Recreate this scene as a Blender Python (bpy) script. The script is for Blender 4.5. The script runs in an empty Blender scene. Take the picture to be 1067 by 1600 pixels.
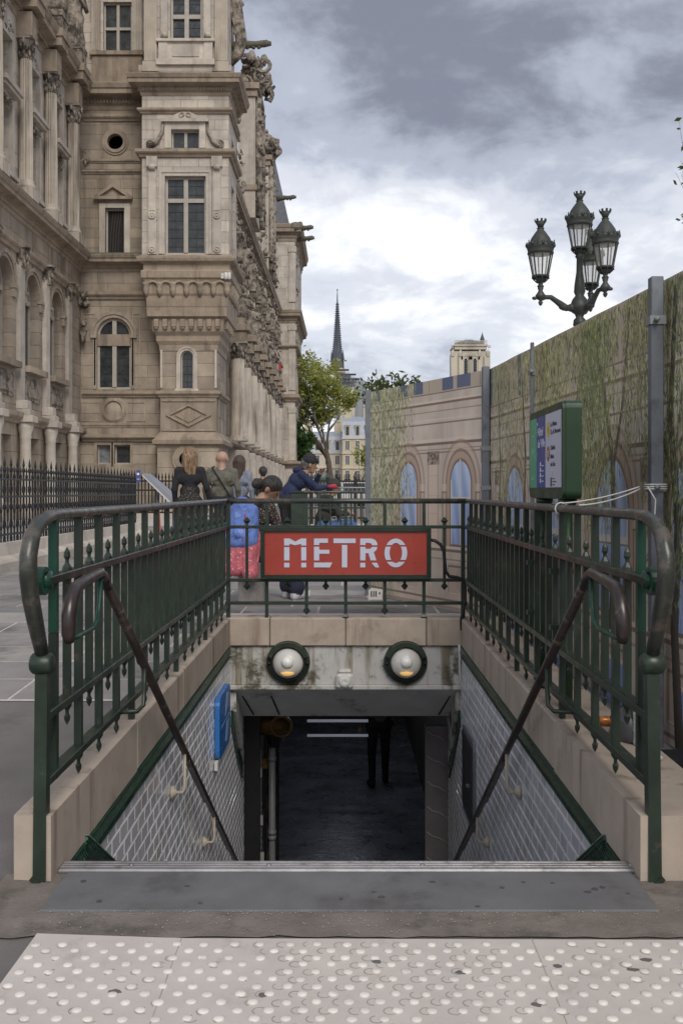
import bpy, bmesh, math, random
import numpy as np
from mathutils import Vector, Matrix, Euler
random.seed(7)
rng = np.random.default_rng(7)
scene = bpy.context.scene
COL = scene.collection
# ------------------------------------------------------------------ camera, sky, sun, exposure
F, CX, CY, H = 1556.0, 540.0, 768.0, 1.25       # focal length and optical axis of the photograph, eye height
def PX(px, Y): return (px - CX) * Y / F
def PZ(py, Y): return H + (CY - py) * Y / F
cd = bpy.data.cameras.new('camera'); cam = bpy.data.objects.new('camera', cd); COL.objects.link(cam)
cam.location = (0, 0, H); cam.rotation_euler = (math.radians(90), 0, 0)
cd.sensor_fit = 'VERTICAL'; cd.sensor_height = 36.0; cd.lens = 36.0 * F / 1600.0
cd.shift_x = (533.5 - CX) / 1600.0; cd.shift_y = (CY - 800.0) / 1600.0
cd.clip_start = 0.05; cd.clip_end = 4000
scene.camera = cam

SUN_EL, SUN_AZ = math.radians(42), math.radians(166)     # azimuth clockwise from +Y: behind the camera, to the right
world = bpy.data.worlds.new('World'); scene.world = world; world.use_nodes = True
nt = world.node_tree; nt.nodes.clear()
def N(t, **kw):
    n = nt.nodes.new(t)
    for k, v in kw.items(): setattr(n, k, v)
    return n
def wm(op, a, b=None, clamp=False):
    n = N('ShaderNodeMath', operation=op); n.use_clamp = clamp
    for i, x in enumerate((a, b)):
        if x is None: continue
        if isinstance(x, (int, float)): n.inputs[i].default_value = x
        else: nt.links.new(x, n.inputs[i])
    return n.outputs[0]
sky = N('ShaderNodeTexSky'); sky.sky_type = 'NISHITA'; sky.sun_disc = False
sky.sun_elevation = SUN_EL; sky.sun_rotation = SUN_AZ
bg1 = N('ShaderNodeBackground'); bg1.inputs[1].default_value = 0.10
nt.links.new(sky.outputs[0], bg1.inputs[0])
tc = N('ShaderNodeTexCoord'); sp = N('ShaderNodeSeparateXYZ'); nt.links.new(tc.outputs['Generated'], sp.inputs[0])
zc = wm('ADD', wm('MAXIMUM', sp.outputs[2], 0.0), 0.30)
cb = N('ShaderNodeCombineXYZ')
nt.links.new(wm('DIVIDE', sp.outputs[0], zc), cb.inputs[0]); nt.links.new(wm('DIVIDE', sp.outputs[1], zc), cb.inputs[1])
cb.inputs[2].default_value = 3.1
def cloud_noise(scale, detail, rough, off, dist=0.0):
    mp = N('ShaderNodeMapping'); mp.inputs['Location'].default_value = off
    nt.links.new(cb.outputs[0], mp.inputs[0])
    n = N('ShaderNodeTexNoise'); n.inputs['Scale'].default_value = scale; n.inputs['Detail'].default_value = detail
    n.inputs['Roughness'].default_value = rough; n.inputs['Distortion'].default_value = dist
    nt.links.new(mp.outputs[0], n.inputs[0]); return n.outputs[0]
n1 = cloud_noise(1.9, 9, 0.56, (0.35, 0.55, 0), 0.3)
n2 = cloud_noise(5.6, 8, 0.58, (4.2, 1.7, 0), 0.25)
mix = wm('ADD', wm('MULTIPLY', n1, 1.0), wm('SUBTRACT', wm('MULTIPLY', n2, 0.62), 0.30))
elev = N('ShaderNodeMapRange'); elev.interpolation_type = 'SMOOTHSTEP'
nt.links.new(sp.outputs[2], elev.inputs[0])
for i, v in ((1, 0.23), (2, 0.37), (3, 0.11), (4, -0.13)): elev.inputs[i].default_value = v
low = N('ShaderNodeMapRange'); low.interpolation_type = 'SMOOTHSTEP'
nt.links.new(sp.outputs[2], low.inputs[0])
for i, v in ((1, 0.02), (2, 0.22), (3, -0.07), (4, 0.0)): low.inputs[i].default_value = v
fac = wm('ADD', wm('ADD', mix, elev.outputs[0]), low.outputs[0])
ramp = N('ShaderNodeValToRGB'); nt.links.new(fac, ramp.inputs[0])
cr = ramp.color_ramp; cr.interpolation = 'EASE'
cr.elements[0].position = 0.22; cr.elements[0].color = (0.172, 0.184, 0.228, 1)
cr.elements[1].position = 0.74; cr.elements[1].color = (0.76, 0.765, 0.785, 1)
e = cr.elements.new(0.43); e.color = (0.36, 0.385, 0.455, 1)
e = cr.elements.new(0.58); e.color = (0.54, 0.56, 0.615, 1)
bg2 = N('ShaderNodeBackground'); bg2.inputs[1].default_value = 1.0; nt.links.new(ramp.outputs[0], bg2.inputs[0])
ms = N('ShaderNodeMixShader'); ms.inputs[0].default_value = 0.93
nt.links.new(bg1.outputs[0], ms.inputs[1]); nt.links.new(bg2.outputs[0], ms.inputs[2])
wo = N('ShaderNodeOutputWorld'); nt.links.new(ms.outputs[0], wo.inputs[0])

sl = bpy.data.lights.new('sun', 'SUN'); sl.energy = 1.5; sl.angle = math.radians(32); sl.color = (1.0, 0.95, 0.88)
so = bpy.data.objects.new('sun', sl); COL.objects.link(so)
sd = Vector((math.sin(SUN_AZ) * math.cos(SUN_EL), math.cos(SUN_AZ) * math.cos(SUN_EL), math.sin(SUN_EL)))
so.rotation_euler = sd.to_track_quat('Z', 'Y').to_euler(); so.location = (5, -8, 30)
scene.view_settings.view_transform = 'Standard'; scene.view_settings.look = 'None'
scene.view_settings.exposure = 0.52; scene.view_settings.gamma = 1.0; scene.view_settings.use_curve_mapping = False

# ------------------------------------------------------------------ scene-graph helpers
WL = {}
def wloc(o): return WL.get(o.name, Vector((0, 0, 0)))
def tag(o, label=None, cat=None, group=None, kind=None):
    if label: o['label'] = label
    if cat: o['category'] = cat
    if group: o['group'] = group
    if kind: o['kind'] = kind
    return o
def thing(name, label, cat, loc=(0, 0, 0), group=None):
    o = bpy.data.objects.new(name, None); COL.objects.link(o); o.empty_display_size = 0.2
    o.location = loc; WL[o.name] = Vector(loc)
    return tag(o, label, cat, group)
def link(name, me, parent=None, loc=(0, 0, 0), rot=None, scale=None):
    o = bpy.data.objects.new(name, me); COL.objects.link(o)
    loc = Vector(loc); WL[o.name] = loc
    if parent is not None:
        o.parent = parent; o.location = loc - wloc(parent)
    else: o.location = loc
    if rot: o.rotation_euler = rot
    if scale: o.scale = scale
    return o
def gz(y): return min(max(0.04 * (y - 3.4), 0.0), 0.2)      # the pavement rises gently away from the stair head

JOINED = {'letter', 'lettering', 'access_symbol', 'small_print', 'plate_print', 'pale_symbol', 'stripe', 'print', 'cord', 'spire', 'curtain'}
class MB:
    def __init__(s): s.v = []; s.f = []; s.m = []; s.s = []
    def add(s, vs, fs, mi=0, sm=False):
        o = len(s.v); s.v.extend([tuple(v) for v in vs])
        for f in fs: s.f.append([o + i for i in f]); s.m.append(mi); s.s.append(sm)
        return s
    def box(s, x0, x1, y0, y1, z0, z1, mi=0, bev=0.0):
        if x0 > x1: x0, x1 = x1, x0
        if y0 > y1: y0, y1 = y1, y0
        if z0 > z1: z0, z1 = z1, z0
        b = min(bev, (x1 - x0) * .4, (y1 - y0) * .4, (z1 - z0) * .4)
        if b <= 0:
            vs = [(x, y, z) for z in (z0, z1) for y in (y0, y1) for x in (x0, x1)]
            s.add(vs, [(0, 2, 3, 1), (4, 5, 7, 6), (0, 1, 5, 4), (2, 6, 7, 3), (0, 4, 6, 2), (1, 3, 7, 5)], mi); return s
        bm = bmesh.new(); bmesh.ops.create_cube(bm, size=1.0)
        for v in bm.verts:
            v.co = Vector(((x0 + x1) / 2 + v.co.x * (x1 - x0), (y0 + y1) / 2 + v.co.y * (y1 - y0), (z0 + z1) / 2 + v.co.z * (z1 - z0)))
        bmesh.ops.bevel(bm, geom=list(bm.edges), offset=b, segments=1, affect='EDGES')
        bm.verts.index_update()
        s.add([v.co for v in bm.verts], [[v.index for v in f.verts] for f in bm.faces], mi); bm.free(); return s
    def obox(s, c, size, R, mi=0):
        o = len(s.v); a, b, d = [q / 2 for q in size]
        s.box(-a, a, -b, b, -d, d, mi)
        c = Vector(c)
        for i in range(o, len(s.v)): s.v[i] = tuple(c + R @ Vector(s.v[i]))
        return s
    def bar(s, p, q, w, t, mi=0, up=(0, 0, 1)):
        p, q = Vector(p), Vector(q); d = q - p; L = d.length; d.normalize()
        side = d.cross(Vector(up)); side = side.normalized() if side.length > 1e-5 else Vector((1, 0, 0))
        u = side.cross(d); R = Matrix((side, d, u)).transposed()
        return s.obox((p + q) / 2, (w, L, t), R, mi)
    def tube(s, pts, r, n=8, mi=0, caps=True, sq=None):
        pts = [Vector(p) for p in pts]; k = len(pts)
        rs = [r] * k if isinstance(r, (int, float)) else list(r)
        vs = []; prev = None
        for i, p in enumerate(pts):
            d = (pts[min(i + 1, k - 1)] - pts[max(i - 1, 0)]).normalized()
            if prev is None:
                a = Vector((1, 0, 0)) if abs(d.x) < .9 else Vector((0, 0, 1))
                u = (a - d * a.dot(d)).normalized()
            else: u = (prev - d * prev.dot(d)).normalized()
            prev = u; w = d.cross(u)
            su, sw = sq if sq else (1, 1)
            for j in range(n):
                a = 2 * math.pi * (j + .5) / n
                vs.append(p + (u * math.cos(a) * su + w * math.sin(a) * sw) * rs[i])
        fs = [(i * n + j, i * n + (j + 1) % n, (i + 1) * n + (j + 1) % n, (i + 1) * n + j) for i in range(k - 1) for j in range(n)]
        if caps: fs += [tuple(range(n - 1, -1, -1)), tuple((k - 1) * n + j for j in range(n))]
        return s.add(vs, fs, mi, n > 5)
    def lathe(s, prof, c=(0, 0, 0), n=12, mi=0, ph=0.0, axis='z', sx=1, sy=1, smooth=None):
        vs = []; k = len(prof)
        for r, z in prof:
            for j in range(n):
                a = 2 * math.pi * j / n + ph
                x, y = r * math.cos(a) * sx, r * math.sin(a) * sy
                p = (x, y, z) if axis == 'z' else ((x, z, y) if axis == 'y' else (z, x, y))
                vs.append((c[0] + p[0], c[1] + p[1], c[2] + p[2]))
        fs = [(i * n + j, i * n + (j + 1) % n, (i + 1) * n + (j + 1) % n, (i + 1) * n + j) for i in range(k - 1) for j in range(n)]
        if prof[0][0] > 1e-4: fs.append(tuple(range(n - 1, -1, -1)))
        if prof[-1][0] > 1e-4: fs.append(tuple((k - 1) * n + j for j in range(n)))
        return s.add(vs, fs, mi, (n > 6) if smooth is None else smooth)
    def ell(s, c, r, n=8, k=6, mi=0, jit=0.0, R=None):
        vs = []
        for i in range(k + 1):
            t = math.pi * i / k
            for j in range(n):
                a = 2 * math.pi * j / n; q = 1 + jit * (random.random() - .5) * 2
                p = Vector((math.sin(t) * math.cos(a) * r[0] * q, math.sin(t) * math.sin(a) * r[1] * q, math.cos(t) * r[2] * q))
                if R is not None: p = R @ p
                vs.append((c[0] + p.x, c[1] + p.y, c[2] + p.z))
        fs = [(i * n + j, i * n + (j + 1) % n, (i + 1) * n + (j + 1) % n, (i + 1) * n + j) for i in range(k) for j in range(n)]
        return s.add(vs, fs, mi, True)
    def sweep(s, path, prof, mi=0, ends=True):
        k = len(path); m = len(prof); P = [Vector((a, b)) for a, b in path]; vs = []
        for i in range(k):
            ns = []
            for j in (i - 1, i):
                if 0 <= j < k - 1:
                    d = (P[j + 1] - P[j]).normalized(); ns.append(Vector((d.y, -d.x)))
            n = ns[0] if len(ns) == 1 else (ns[0] + ns[1]) / (1 + ns[0].dot(ns[1]))
            for o, z in prof: vs.append((P[i].x + n.x * o, P[i].y + n.y * o, z))
        fs = [(i * m + j, (i + 1) * m + j, (i + 1) * m + j + 1, i * m + j + 1) for i in range(k - 1) for j in range(m - 1)]
        if ends: fs += [tuple(range(m)), tuple((k - 1) * m + j for j in range(m - 1, -1, -1))]
        return s.add(vs, fs, mi)
    def prism(s, poly, axis, c0, c1, mi=0):
        def P(a, b, c): return {'y': (a, c, b), 'x': (c, a, b), 'z': (a, b, c)}[axis]
        n = len(poly)
        vs = [P(a, b, c0) for a, b in poly] + [P(a, b, c1) for a, b in poly]
        fs = [tuple(range(n)), tuple(range(2 * n - 1, n - 1, -1))] + [(i, i + n, (i + 1) % n + n, (i + 1) % n) for i in range(n)]
        return s.add(vs, fs, mi)
    def arcband(s, c, r0, r1, a0, a1, n, axis, d0, d1, mi=0, sa=1, sb=1):
        for i in range(n):
            t0 = a0 + (a1 - a0) * i / n; t1 = a0 + (a1 - a0) * (i + 1) / n
            s.prism([(c[0] + r * math.cos(t) * sa, c[1] + r * math.sin(t) * sb) for r, t in ((r0, t0), (r1, t0), (r1, t1), (r0, t1))], axis, d0, d1, mi)
        return s
    def mesh(s, name, mats, fix=True):
        me = bpy.data.meshes.new(name); me.from_pydata(s.v, [], s.f)
        if not isinstance(mats, (list, tuple)): mats = [mats]
        for m in mats: me.materials.append(m)
        me.polygons.foreach_set('material_index', s.m); me.polygons.foreach_set('use_smooth', s.s)
        if fix:
            bm = bmesh.new(); bm.from_mesh(me); bmesh.ops.recalc_face_normals(bm, faces=bm.faces); bm.to_mesh(me); bm.free()
        me.update(); return me
    def clusters(s):
        n = len(s.v); par = list(range(n))
        def fd(a):
            while par[a] != a: par[a] = par[par[a]]; a = par[a]
            return a
        for f in s.f:
            r = fd(f[0])
            for i in f[1:]: par[fd(i)] = r
        V = np.array(s.v); root = np.array([fd(i) for i in range(n)]); ids, inv = np.unique(root, return_inverse=True); k = len(ids)
        if k < 2 or k > 700: return None
        lo = np.full((k, 3), 1e9); hi = np.full((k, 3), -1e9); np.minimum.at(lo, inv, V); np.maximum.at(hi, inv, V)
        e = .006 + .02 * (hi - lo).max() * 0; lo -= e; hi += e; g_ = list(range(k))
        def fg(a):
            while g_[a] != a: g_[a] = g_[g_[a]]; a = g_[a]
            return a
        for i in range(k):
            t_ = np.where((lo[i + 1:] <= hi[i]).all(1) & (hi[i + 1:] >= lo[i]).all(1))[0] + i + 1
            for j in t_: g_[fg(int(j))] = fg(i)
        grp = np.array([fg(i) for i in range(k)]); gi = np.unique(grp)
        return None if not (2 <= len(gi) <= 60) else grp[inv]
    def build(s, name, mats, parent=None, fix=True, label=None, kind=None):
        if fix and parent is not None and kind is None and name not in JOINED:
            c = s.clusters()
            if c is not None:                       # pieces that do not touch each other become parts of their own
                o = None
                for g_ in np.unique(c):
                    w = MB(); mp = {}
                    for f, m_, sm in zip(s.f, s.m, s.s):
                        if c[f[0]] != g_: continue
                        for i in f:
                            if i not in mp: mp[i] = len(w.v); w.v.append(s.v[i])
                        w.f.append([mp[i] for i in f]); w.m.append(m_); w.s.append(sm)
                    q = link(name, w.mesh(name, mats), parent); o = o or q
                return o
        o = link(name, s.mesh(name, mats, fix), parent)
        if label: o['label'] = label
        if kind: o['kind'] = kind
        return o

# ------------------------------------------------------------------ materials
def rgb(r, g, b):                                        # sRGB bytes to linear
    f = lambda c: (c / 255 / 12.92) if c <= 10 else (((c / 255) + .055) / 1.055) ** 2.4
    return (f(r), f(g), f(b))
class NT:
    def __init__(s, name):
        s.m = bpy.data.materials.new(name); s.m.use_nodes = True; s.t = s.m.node_tree
        s.b = s.t.nodes['Principled BSDF']; s.geo = s.t.nodes.new('ShaderNodeNewGeometry'); s.oi = s.t.nodes.new('ShaderNodeObjectInfo')
    def n(s, t, **kw):
        q = s.t.nodes.new(t)
        for k, v in kw.items(): setattr(q, k, v)
        return q
    def l(s, a, b): s.t.links.new(a, b)
    def mul(s, a, k, add=0.0, op='MULTIPLY_ADD', clamp=False):
        q = s.n('ShaderNodeMath', operation=op); q.use_clamp = clamp
        for i, x in enumerate((a, k, add)):
            if isinstance(x, (int, float)): q.inputs[i].default_value = x
            else: s.l(x, q.inputs[i])
        return q.outputs[0]
    def noise(s, scale, detail=4, rough=.55, stretch=(1, 1, 1), dist=0):
        mp = s.n('ShaderNodeMapping'); mp.inputs['Scale'].default_value = stretch; s.l(s.geo.outputs['Position'], mp.inputs[0])
        q = s.n('ShaderNodeTexNoise'); q.inputs['Scale'].default_value = scale; q.inputs['Detail'].default_value = detail
        q.inputs['Roughness'].default_value = rough; q.inputs['Distortion'].default_value = dist
        s.l(mp.outputs[0], q.inputs[0]); return q.outputs[0]
    def rng(s, x, a, b, c=0.0, d=1.0, smooth=True):
        q = s.n('ShaderNodeMapRange'); q.interpolation_type = 'SMOOTHSTEP' if smooth else 'LINEAR'
        s.l(x, q.inputs[0])
        for i, v in enumerate((a, b, c, d)): q.inputs[i + 1].default_value = v
        return q.outputs[0]
    def mix(s, f, a, b, mode='MIX'):
        q = s.n('ShaderNodeMix', data_type='RGBA', blend_type=mode)
        for i, x in ((0, f), (6, a), (7, b)):
            if isinstance(x, (int, float)): q.inputs[i].default_value = x
            elif isinstance(x, tuple): q.inputs[i].default_value = (*x[:3], 1)
            else: s.l(x, q.inputs[i])
        return q.outputs[2]
    def rand(s):
        a = s.mul(s.geo.outputs['Random Per Island'], 1.0, s.oi.outputs['Random'])
        return s.mul(a, 1.0, 0.0, 'FRACT')
    def bump(s, h, strength, dist):
        q = s.n('ShaderNodeBump'); q.inputs['Strength'].default_value = strength; q.inputs['Distance'].default_value = dist
        s.l(h, q.inputs['Height']); s.l(q.outputs[0], s.b.inputs['Normal'])
def M(name, col, rough=.8, var=.12, vs=6, metal=0.0, island=0.0, bump=0.0, bs=60, bd=.004, streak=None, dirt=None, wear=None, spec=None, coat=0):
    """base colour with mottling; island = tint per piece; streak/dirt/wear = (colour, scale, lo, hi)"""
    q = NT(name); b = q.b
    c = col
    f = q.rng(q.noise(vs, 5, .6), .3, .7, 0, 1, False)
    dk = tuple(x * (1 - var) for x in col); lt = tuple(x * (1 + var) for x in col)
    c = q.mix(f, dk, lt)
    if island:
        r = q.rand(); g = q.mul(r, 2 * island, 1 - island)
        cc = q.n('ShaderNodeCombineColor'); q.l(g, cc.inputs[0]); q.l(g, cc.inputs[1]); q.l(q.mul(g, .9, .1), cc.inputs[2])
        c = q.mix(1.0, c, cc.outputs[0], 'MULTIPLY')
    if streak:
        cs, sc, lo, hi = streak
        c = q.mix(q.rng(q.noise(sc, 5, .6, (1, 1, .09)), lo, hi), c, cs)
    if dirt:
        cs, sc, lo, hi = dirt
        c = q.mix(q.rng(q.noise(sc, 8, .68), lo, hi), c, cs)
    if wear:
        cs, sc, lo, hi = wear
        c = q.mix(q.rng(q.noise(sc, 6, .7), lo, hi), c, cs)
    q.l(c, b.inputs['Base Color']); b.inputs['Metallic'].default_value = metal
    q.l(q.rng(q.noise(vs * 2.3, 3), .3, .7, max(rough - .08, .02), min(rough + .1, 1), False), b.inputs['Roughness'])
    if spec is not None: b.inputs['Specular IOR Level'].default_value = spec
    if coat: b.inputs['Coat Weight'].default_value = coat; b.inputs['Coat Roughness'].default_value = .15
    if bump: q.bump(q.noise(bs, 5, .65), bump, bd)
    return q.m
soot = (.075, .062, .05)
MS = M('stone_tan', (.335, .278, .217), .9, .22, 1.3, island=.15, bump=.5, bs=9, bd=.03, streak=((.19, .15, .11), 1.5, .48, .70), dirt=(soot, .8, .62, .95))  # tan stone, base colour darkened further to hold the shade of recessed walls
MSL = M('stone_light', (.50, .445, .38), .9, .20, 1.5, island=.13, bump=.5, bs=9, bd=.03, streak=((.32, .27, .22), 1.6, .5, .74), dirt=(soot, .9, .66, 1.0))
MSC = M('stone_cornice', (.33, .265, .20), .92, .22, 1.6, bump=.6, bs=8, bd=.04, streak=((.19, .155, .12), 2.2, .50, .70), dirt=(soot, 1.1, .58, .9))
MSO = M('stone_ornament', (.34, .29, .235), .92, .3, 3.0, bump=.9, bs=6, bd=.07, dirt=(soot, 2.2, .42, .62))
MSF = M('stone_flutes', (.48, .42, .345), .92, .14, 1.5, streak=((.16, .13, .10), 1.8, .5, .7), dirt=(soot, .9, .58, .8))  # column stone, base colour raised to carry the light on sunlit faces
def fluted(m):
    t = m.node_tree
    return m
MMOSS = M('stone_mossy', (.125, .118, .085), .95, .35, 3, dirt=(soot, 3, .5, .7), bump=.7, bs=10, bd=.04)
MGLS = M('window_glass', (.040, .045, .046), .2, .5, 2.5, spec=.6)
MGLB = M('window_glass_pale', (.20, .215, .225), .3, .5, 2.5, spec=.6)
MLEAD = M('leading', (.02, .02, .02), .6)
MFRM = M('window_frame_paint', (.40, .36, .31), .6, .1, 4)
MDARK = M('dark_recess', (.012, .011, .010), .8)
MSLT = M('slate', (.075, .08, .095), .55, .2, 2.0, bump=.4, bs=12, bd=.02)
MZNC = M('zinc_roof', (.30, .33, .38), .45, .1, 1.0)
MGRN = M('green_paint', (.021, .035, .023), .38, .3, 7, bump=.25, bs=50, bd=.002, wear=((.075, .06, .045), 14, .60, .67), spec=.5)
MGRT = M('green_paint_top', (.040, .044, .036), .30, .35, 9, bump=.2, bs=40, bd=.002, wear=((.10, .085, .07), 9, .52, .62), spec=.55)
MGRB = M('bright_green_paint', (.008, .058, .034), .35, .25, 8, wear=((.03, .03, .02), 12, .6, .7))
MRST = M('worn_brown_rail', (.030, .021, .018), .34, .35, 9, wear=((.10, .075, .06), 11, .56, .66), spec=.55)
MBLK = M('black_iron', (.010, .010, .011), .45, .3, 8, spec=.5)
MASP = M('asphalt', (.165, .150, .142), .9, .18, 2.2, bump=.7, bs=160, bd=.004, dirt=((.085, .078, .075), 1.2, .5, .72), wear=((.20, .19, .18), 130, .70, .76))
MPAV = M('granite_paver', (.27, .25, .232), .85, .14, 4, island=.24, bump=.5, bs=120, bd=.003, dirt=((.10, .095, .09), 1.6, .5, .7))
MJNT = M('paver_joint', (.50, .465, .425), .95, .15, 12, bump=.5, bs=90, bd=.003)
MGRA = M('threshold_granite', (.142, .139, .140), .75, .14, 5, bump=.5, bs=220, bd=.002, wear=((.28, .28, .28), 170, .62, .70), dirt=((.085, .08, .075), 2.6, .48, .72))
MCON = M('rough_concrete', (.19, .163, .14), .92, .22, 6, bump=.9, bs=70, bd=.006, wear=((.36, .33, .29), 60, .70, .76), dirt=((.10, .085, .07), 4, .5, .68))
MALU = M('nosing_aluminium', (.42, .41, .41), .38, .15, 8, metal=.85, dirt=((.20, .18, .16), 9, .52, .7))
MTAC = M('tactile_resin', (.555, .503, .455), .75, .07, 6, bump=.25, bs=90, bd=.002, dirt=((.38, .34, .31), 5, .56, .76), wear=((.23, .20, .18), 26, .70, .78))
MSTD = M('tactile_stud', (.69, .64, .59), .55, .07, 14, island=.08, dirt=((.42, .38, .35), 22, .58, .72))
MRNG = M('worn_ring', (.33, .29, .26), .85, .2, 20)
MCOP = M('coping_stone', (.405, .335, .27), .82, .12, 5, island=.08, bump=.35, bs=60, bd=.003, streak=((.23, .165, .125), 6, .53, .70), dirt=((.20, .15, .115), 2.8, .54, .76))
MTIL = M('white_tile', (.68, .68, .70), .13, .06, 5, island=.09, spec=.5, dirt=((.40, .33, .22), 1.7, .54, .74))
MGRO = M('tile_grout', (.52, .49, .46), .9, .2, 10, dirt=((.32, .27, .2), 2, .5, .7))
MGTL = M('green_tile', (.010, .052, .030), .12, .4, 30, bump=.6, bs=55, bd=.01, island=.3, spec=.55)
MGTP = M('plain_green_tile', (.008, .042, .024), .2, .25, 10, island=.2)
MGGR = M('green_grout', (.18, .26, .19), .8)
MWPT = M('stained_white_paint', (.50, .485, .46), .6, .08, 5, bump=.4, bs=14, bd=.01, dirt=((.085, .075, .05), 3.4, .49, .62), streak=((.20, .17, .11), 8, .52, .68))
MSOF = M('soffit_paint', (.60, .585, .57), .7, .1, 4, dirt=((.10, .095, .085), 3, .55, .75))
MRED = M('red_enamel', (.36, .050, .032), .35, .08, 6, coat=.3, dirt=((.20, .035, .025), 3.5, .56, .8))
MLET = M('enamel_letters', (.55, .57, .68), .4, .04, 6)
MWHT = M('white_paint', (.62, .60, .56), .6, .08, 6, dirt=((.3, .26, .2), 8, .58, .75))
MBLU = M('blue_enamel', (.035, .17, .48), .3, .1, 5)
MGAL = M('galvanised_post', (.17, .185, .205), .55, .15, 6, metal=.35, dirt=((.10, .105, .115), 5, .5, .7))
MBAR = M('barrier_steel', (.26, .27, .27), .5, .1, 5, metal=.4)
MGPN = M('sign_green', (.012, .040, .015), .4, .2, 3)
MROP = M('white_rope', (.62, .60, .57), .9)
MFLR = M('wet_floor', (.17, .185, .215), .30, .6, 2.2, bump=.45, bs=5, bd=.03, spec=.6)
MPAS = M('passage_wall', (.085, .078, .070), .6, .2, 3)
MBRS = M('yellow_metal', (.17, .09, .018), .4, .2, 6, metal=.4)
# ------------------------------------------------------------------ ground
PX0, PX1, PY0, PY1 = -.95, .95, 3.30, 8.15
g = MB()
xb = [-1500, PX0 - .05, PX1 + .05, 1500]; yb = [-80, 3.3, 3.4, 8.14, 8.4, 1500]
for i in range(3):
    for j in range(5):
        if i == 1 and j in (1, 2): continue
        g.add([(xb[i], yb[j], gz(yb[j])), (xb[i + 1], yb[j], gz(yb[j])), (xb[i + 1], yb[j + 1], gz(yb[j + 1])), (xb[i], yb[j + 1], gz(yb[j + 1]))], [(0, 1, 2, 3)])
ground = g.build('ground', MASP, kind='structure', fix=False)
# paved forecourt: mortar bed plus single granite pavers
pv = MB()
def bed(x0, x1, ys):
    for a, b in zip(ys[:-1], ys[1:]):
        pv.add([(x0, a, gz(a) + .004), (x1, a, gz(a) + .004), (x1, b, gz(b) + .004), (x0, b, gz(b) + .004)], [(0, 1, 2, 3)])
bed(-13, -1.062, [5.52, 8.4, 40]); bed(-1.062, 1.064, [8.27, 8.4, 40]); bed(1.064, 13, [8.27, 8.4, 40])
paving = pv.build('forecourt_paving', MJNT, kind='structure', fix=False)
pavm = MB().box(-.5, .5, -.5, .5, -.012, .006, bev=.0).mesh('paving_stone', MPAV)
far = MB(); cnt = 0; y = 5.55; row = 0
while y < 30:
    d = .50 if y < 14 else .62
    yc = y + d / 2; x = -12.4 + (row % 3) * .31
    lo, hi = -.6 - .36 * yc, 1.6 + .1 * yc
    while x < 6:
        w = random.choice((.66, .8, .92, 1.04)); x0, x1 = x, x + w; x += w
        if y < 8.27 and x1 > -1.064:
            x1 = -1.07
            if x0 > -1.2: break
        if x1 < lo or x0 > hi: continue
        c = ((x0 + x1) / 2, yc, gz(yc) + .0003 + random.random() * .0012)
        if yc < 13 and cnt < 290:
            link('paving_stone', pavm, paving, c, (math.atan(.04) if yc < 8.4 else 0, 0, 0), (x1 - x0 - .022, d - .022, 1)); cnt += 1
        else:
            far.box(x0 + .011, x1 - .011, y + .011, y + d - .011, c[2] - .01, c[2] + .006)
    y += d; row += 1
far.build('paving_stone', MPAV, paving, kind='stuff')
# narrow strip between coping and hoarding on the right
MB().add([(1.064, 2.9, .005), (1.7, 2.9, .005), (1.7, 3.4, .005), (1.064, 3.4, .005), (1.7, 8.26, .199), (1.064, 8.26, .199)], [(0, 1, 2, 3), (3, 2, 4, 5)]).build('pavement_strip', MPAV, kind='structure', fix=False)
# stair-head: concrete surround, granite slab, metal nosing
m = MB(); n = 40
pts = []
for i in range(n + 1): pts.append((-1.10 + 2.28 * i / n, 2.775 + .003 * math.sin(i * 1.7) + .016 * random.random() ** 2))
m.add([(x, y, .006) for x, y in pts] + [(x, 3.24, .006) for x, y in pts], [(i, i + 1, n + 2 + i, n + 1 + i) for i in range(n)])
m.build('concrete_apron', MCON, kind='structure', fix=False)
t = thing('threshold_slab', 'grey granite threshold slab at the head of the stairs, edged with a bright metal strip', 'threshold', (0, 3.1, 0))
MB().box(-.905, .93, 2.945, 3.245, -.05, .012, bev=.004).build('granite_slab', MGRA, t)
q = MB().box(-.94, .95, 3.245, 3.325, -.06, .017, bev=.005); [q.box(-.94, .95, 3.252 + .02 * k, 3.258 + .02 * k, .0168, .0195) for k in range(4)]
q.build('nosing_strip', MALU, t)
q = MB()
for px, py in ((420, 1364), (92, 1370), (205, 1363), (985, 1365), (660, 1366)): q.lathe([(.008, 0), (.007, .003), (0, .004)], (PX(px, 3.28), 3.285, .018), 8)
q.build('screw', MALU, t)
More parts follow.
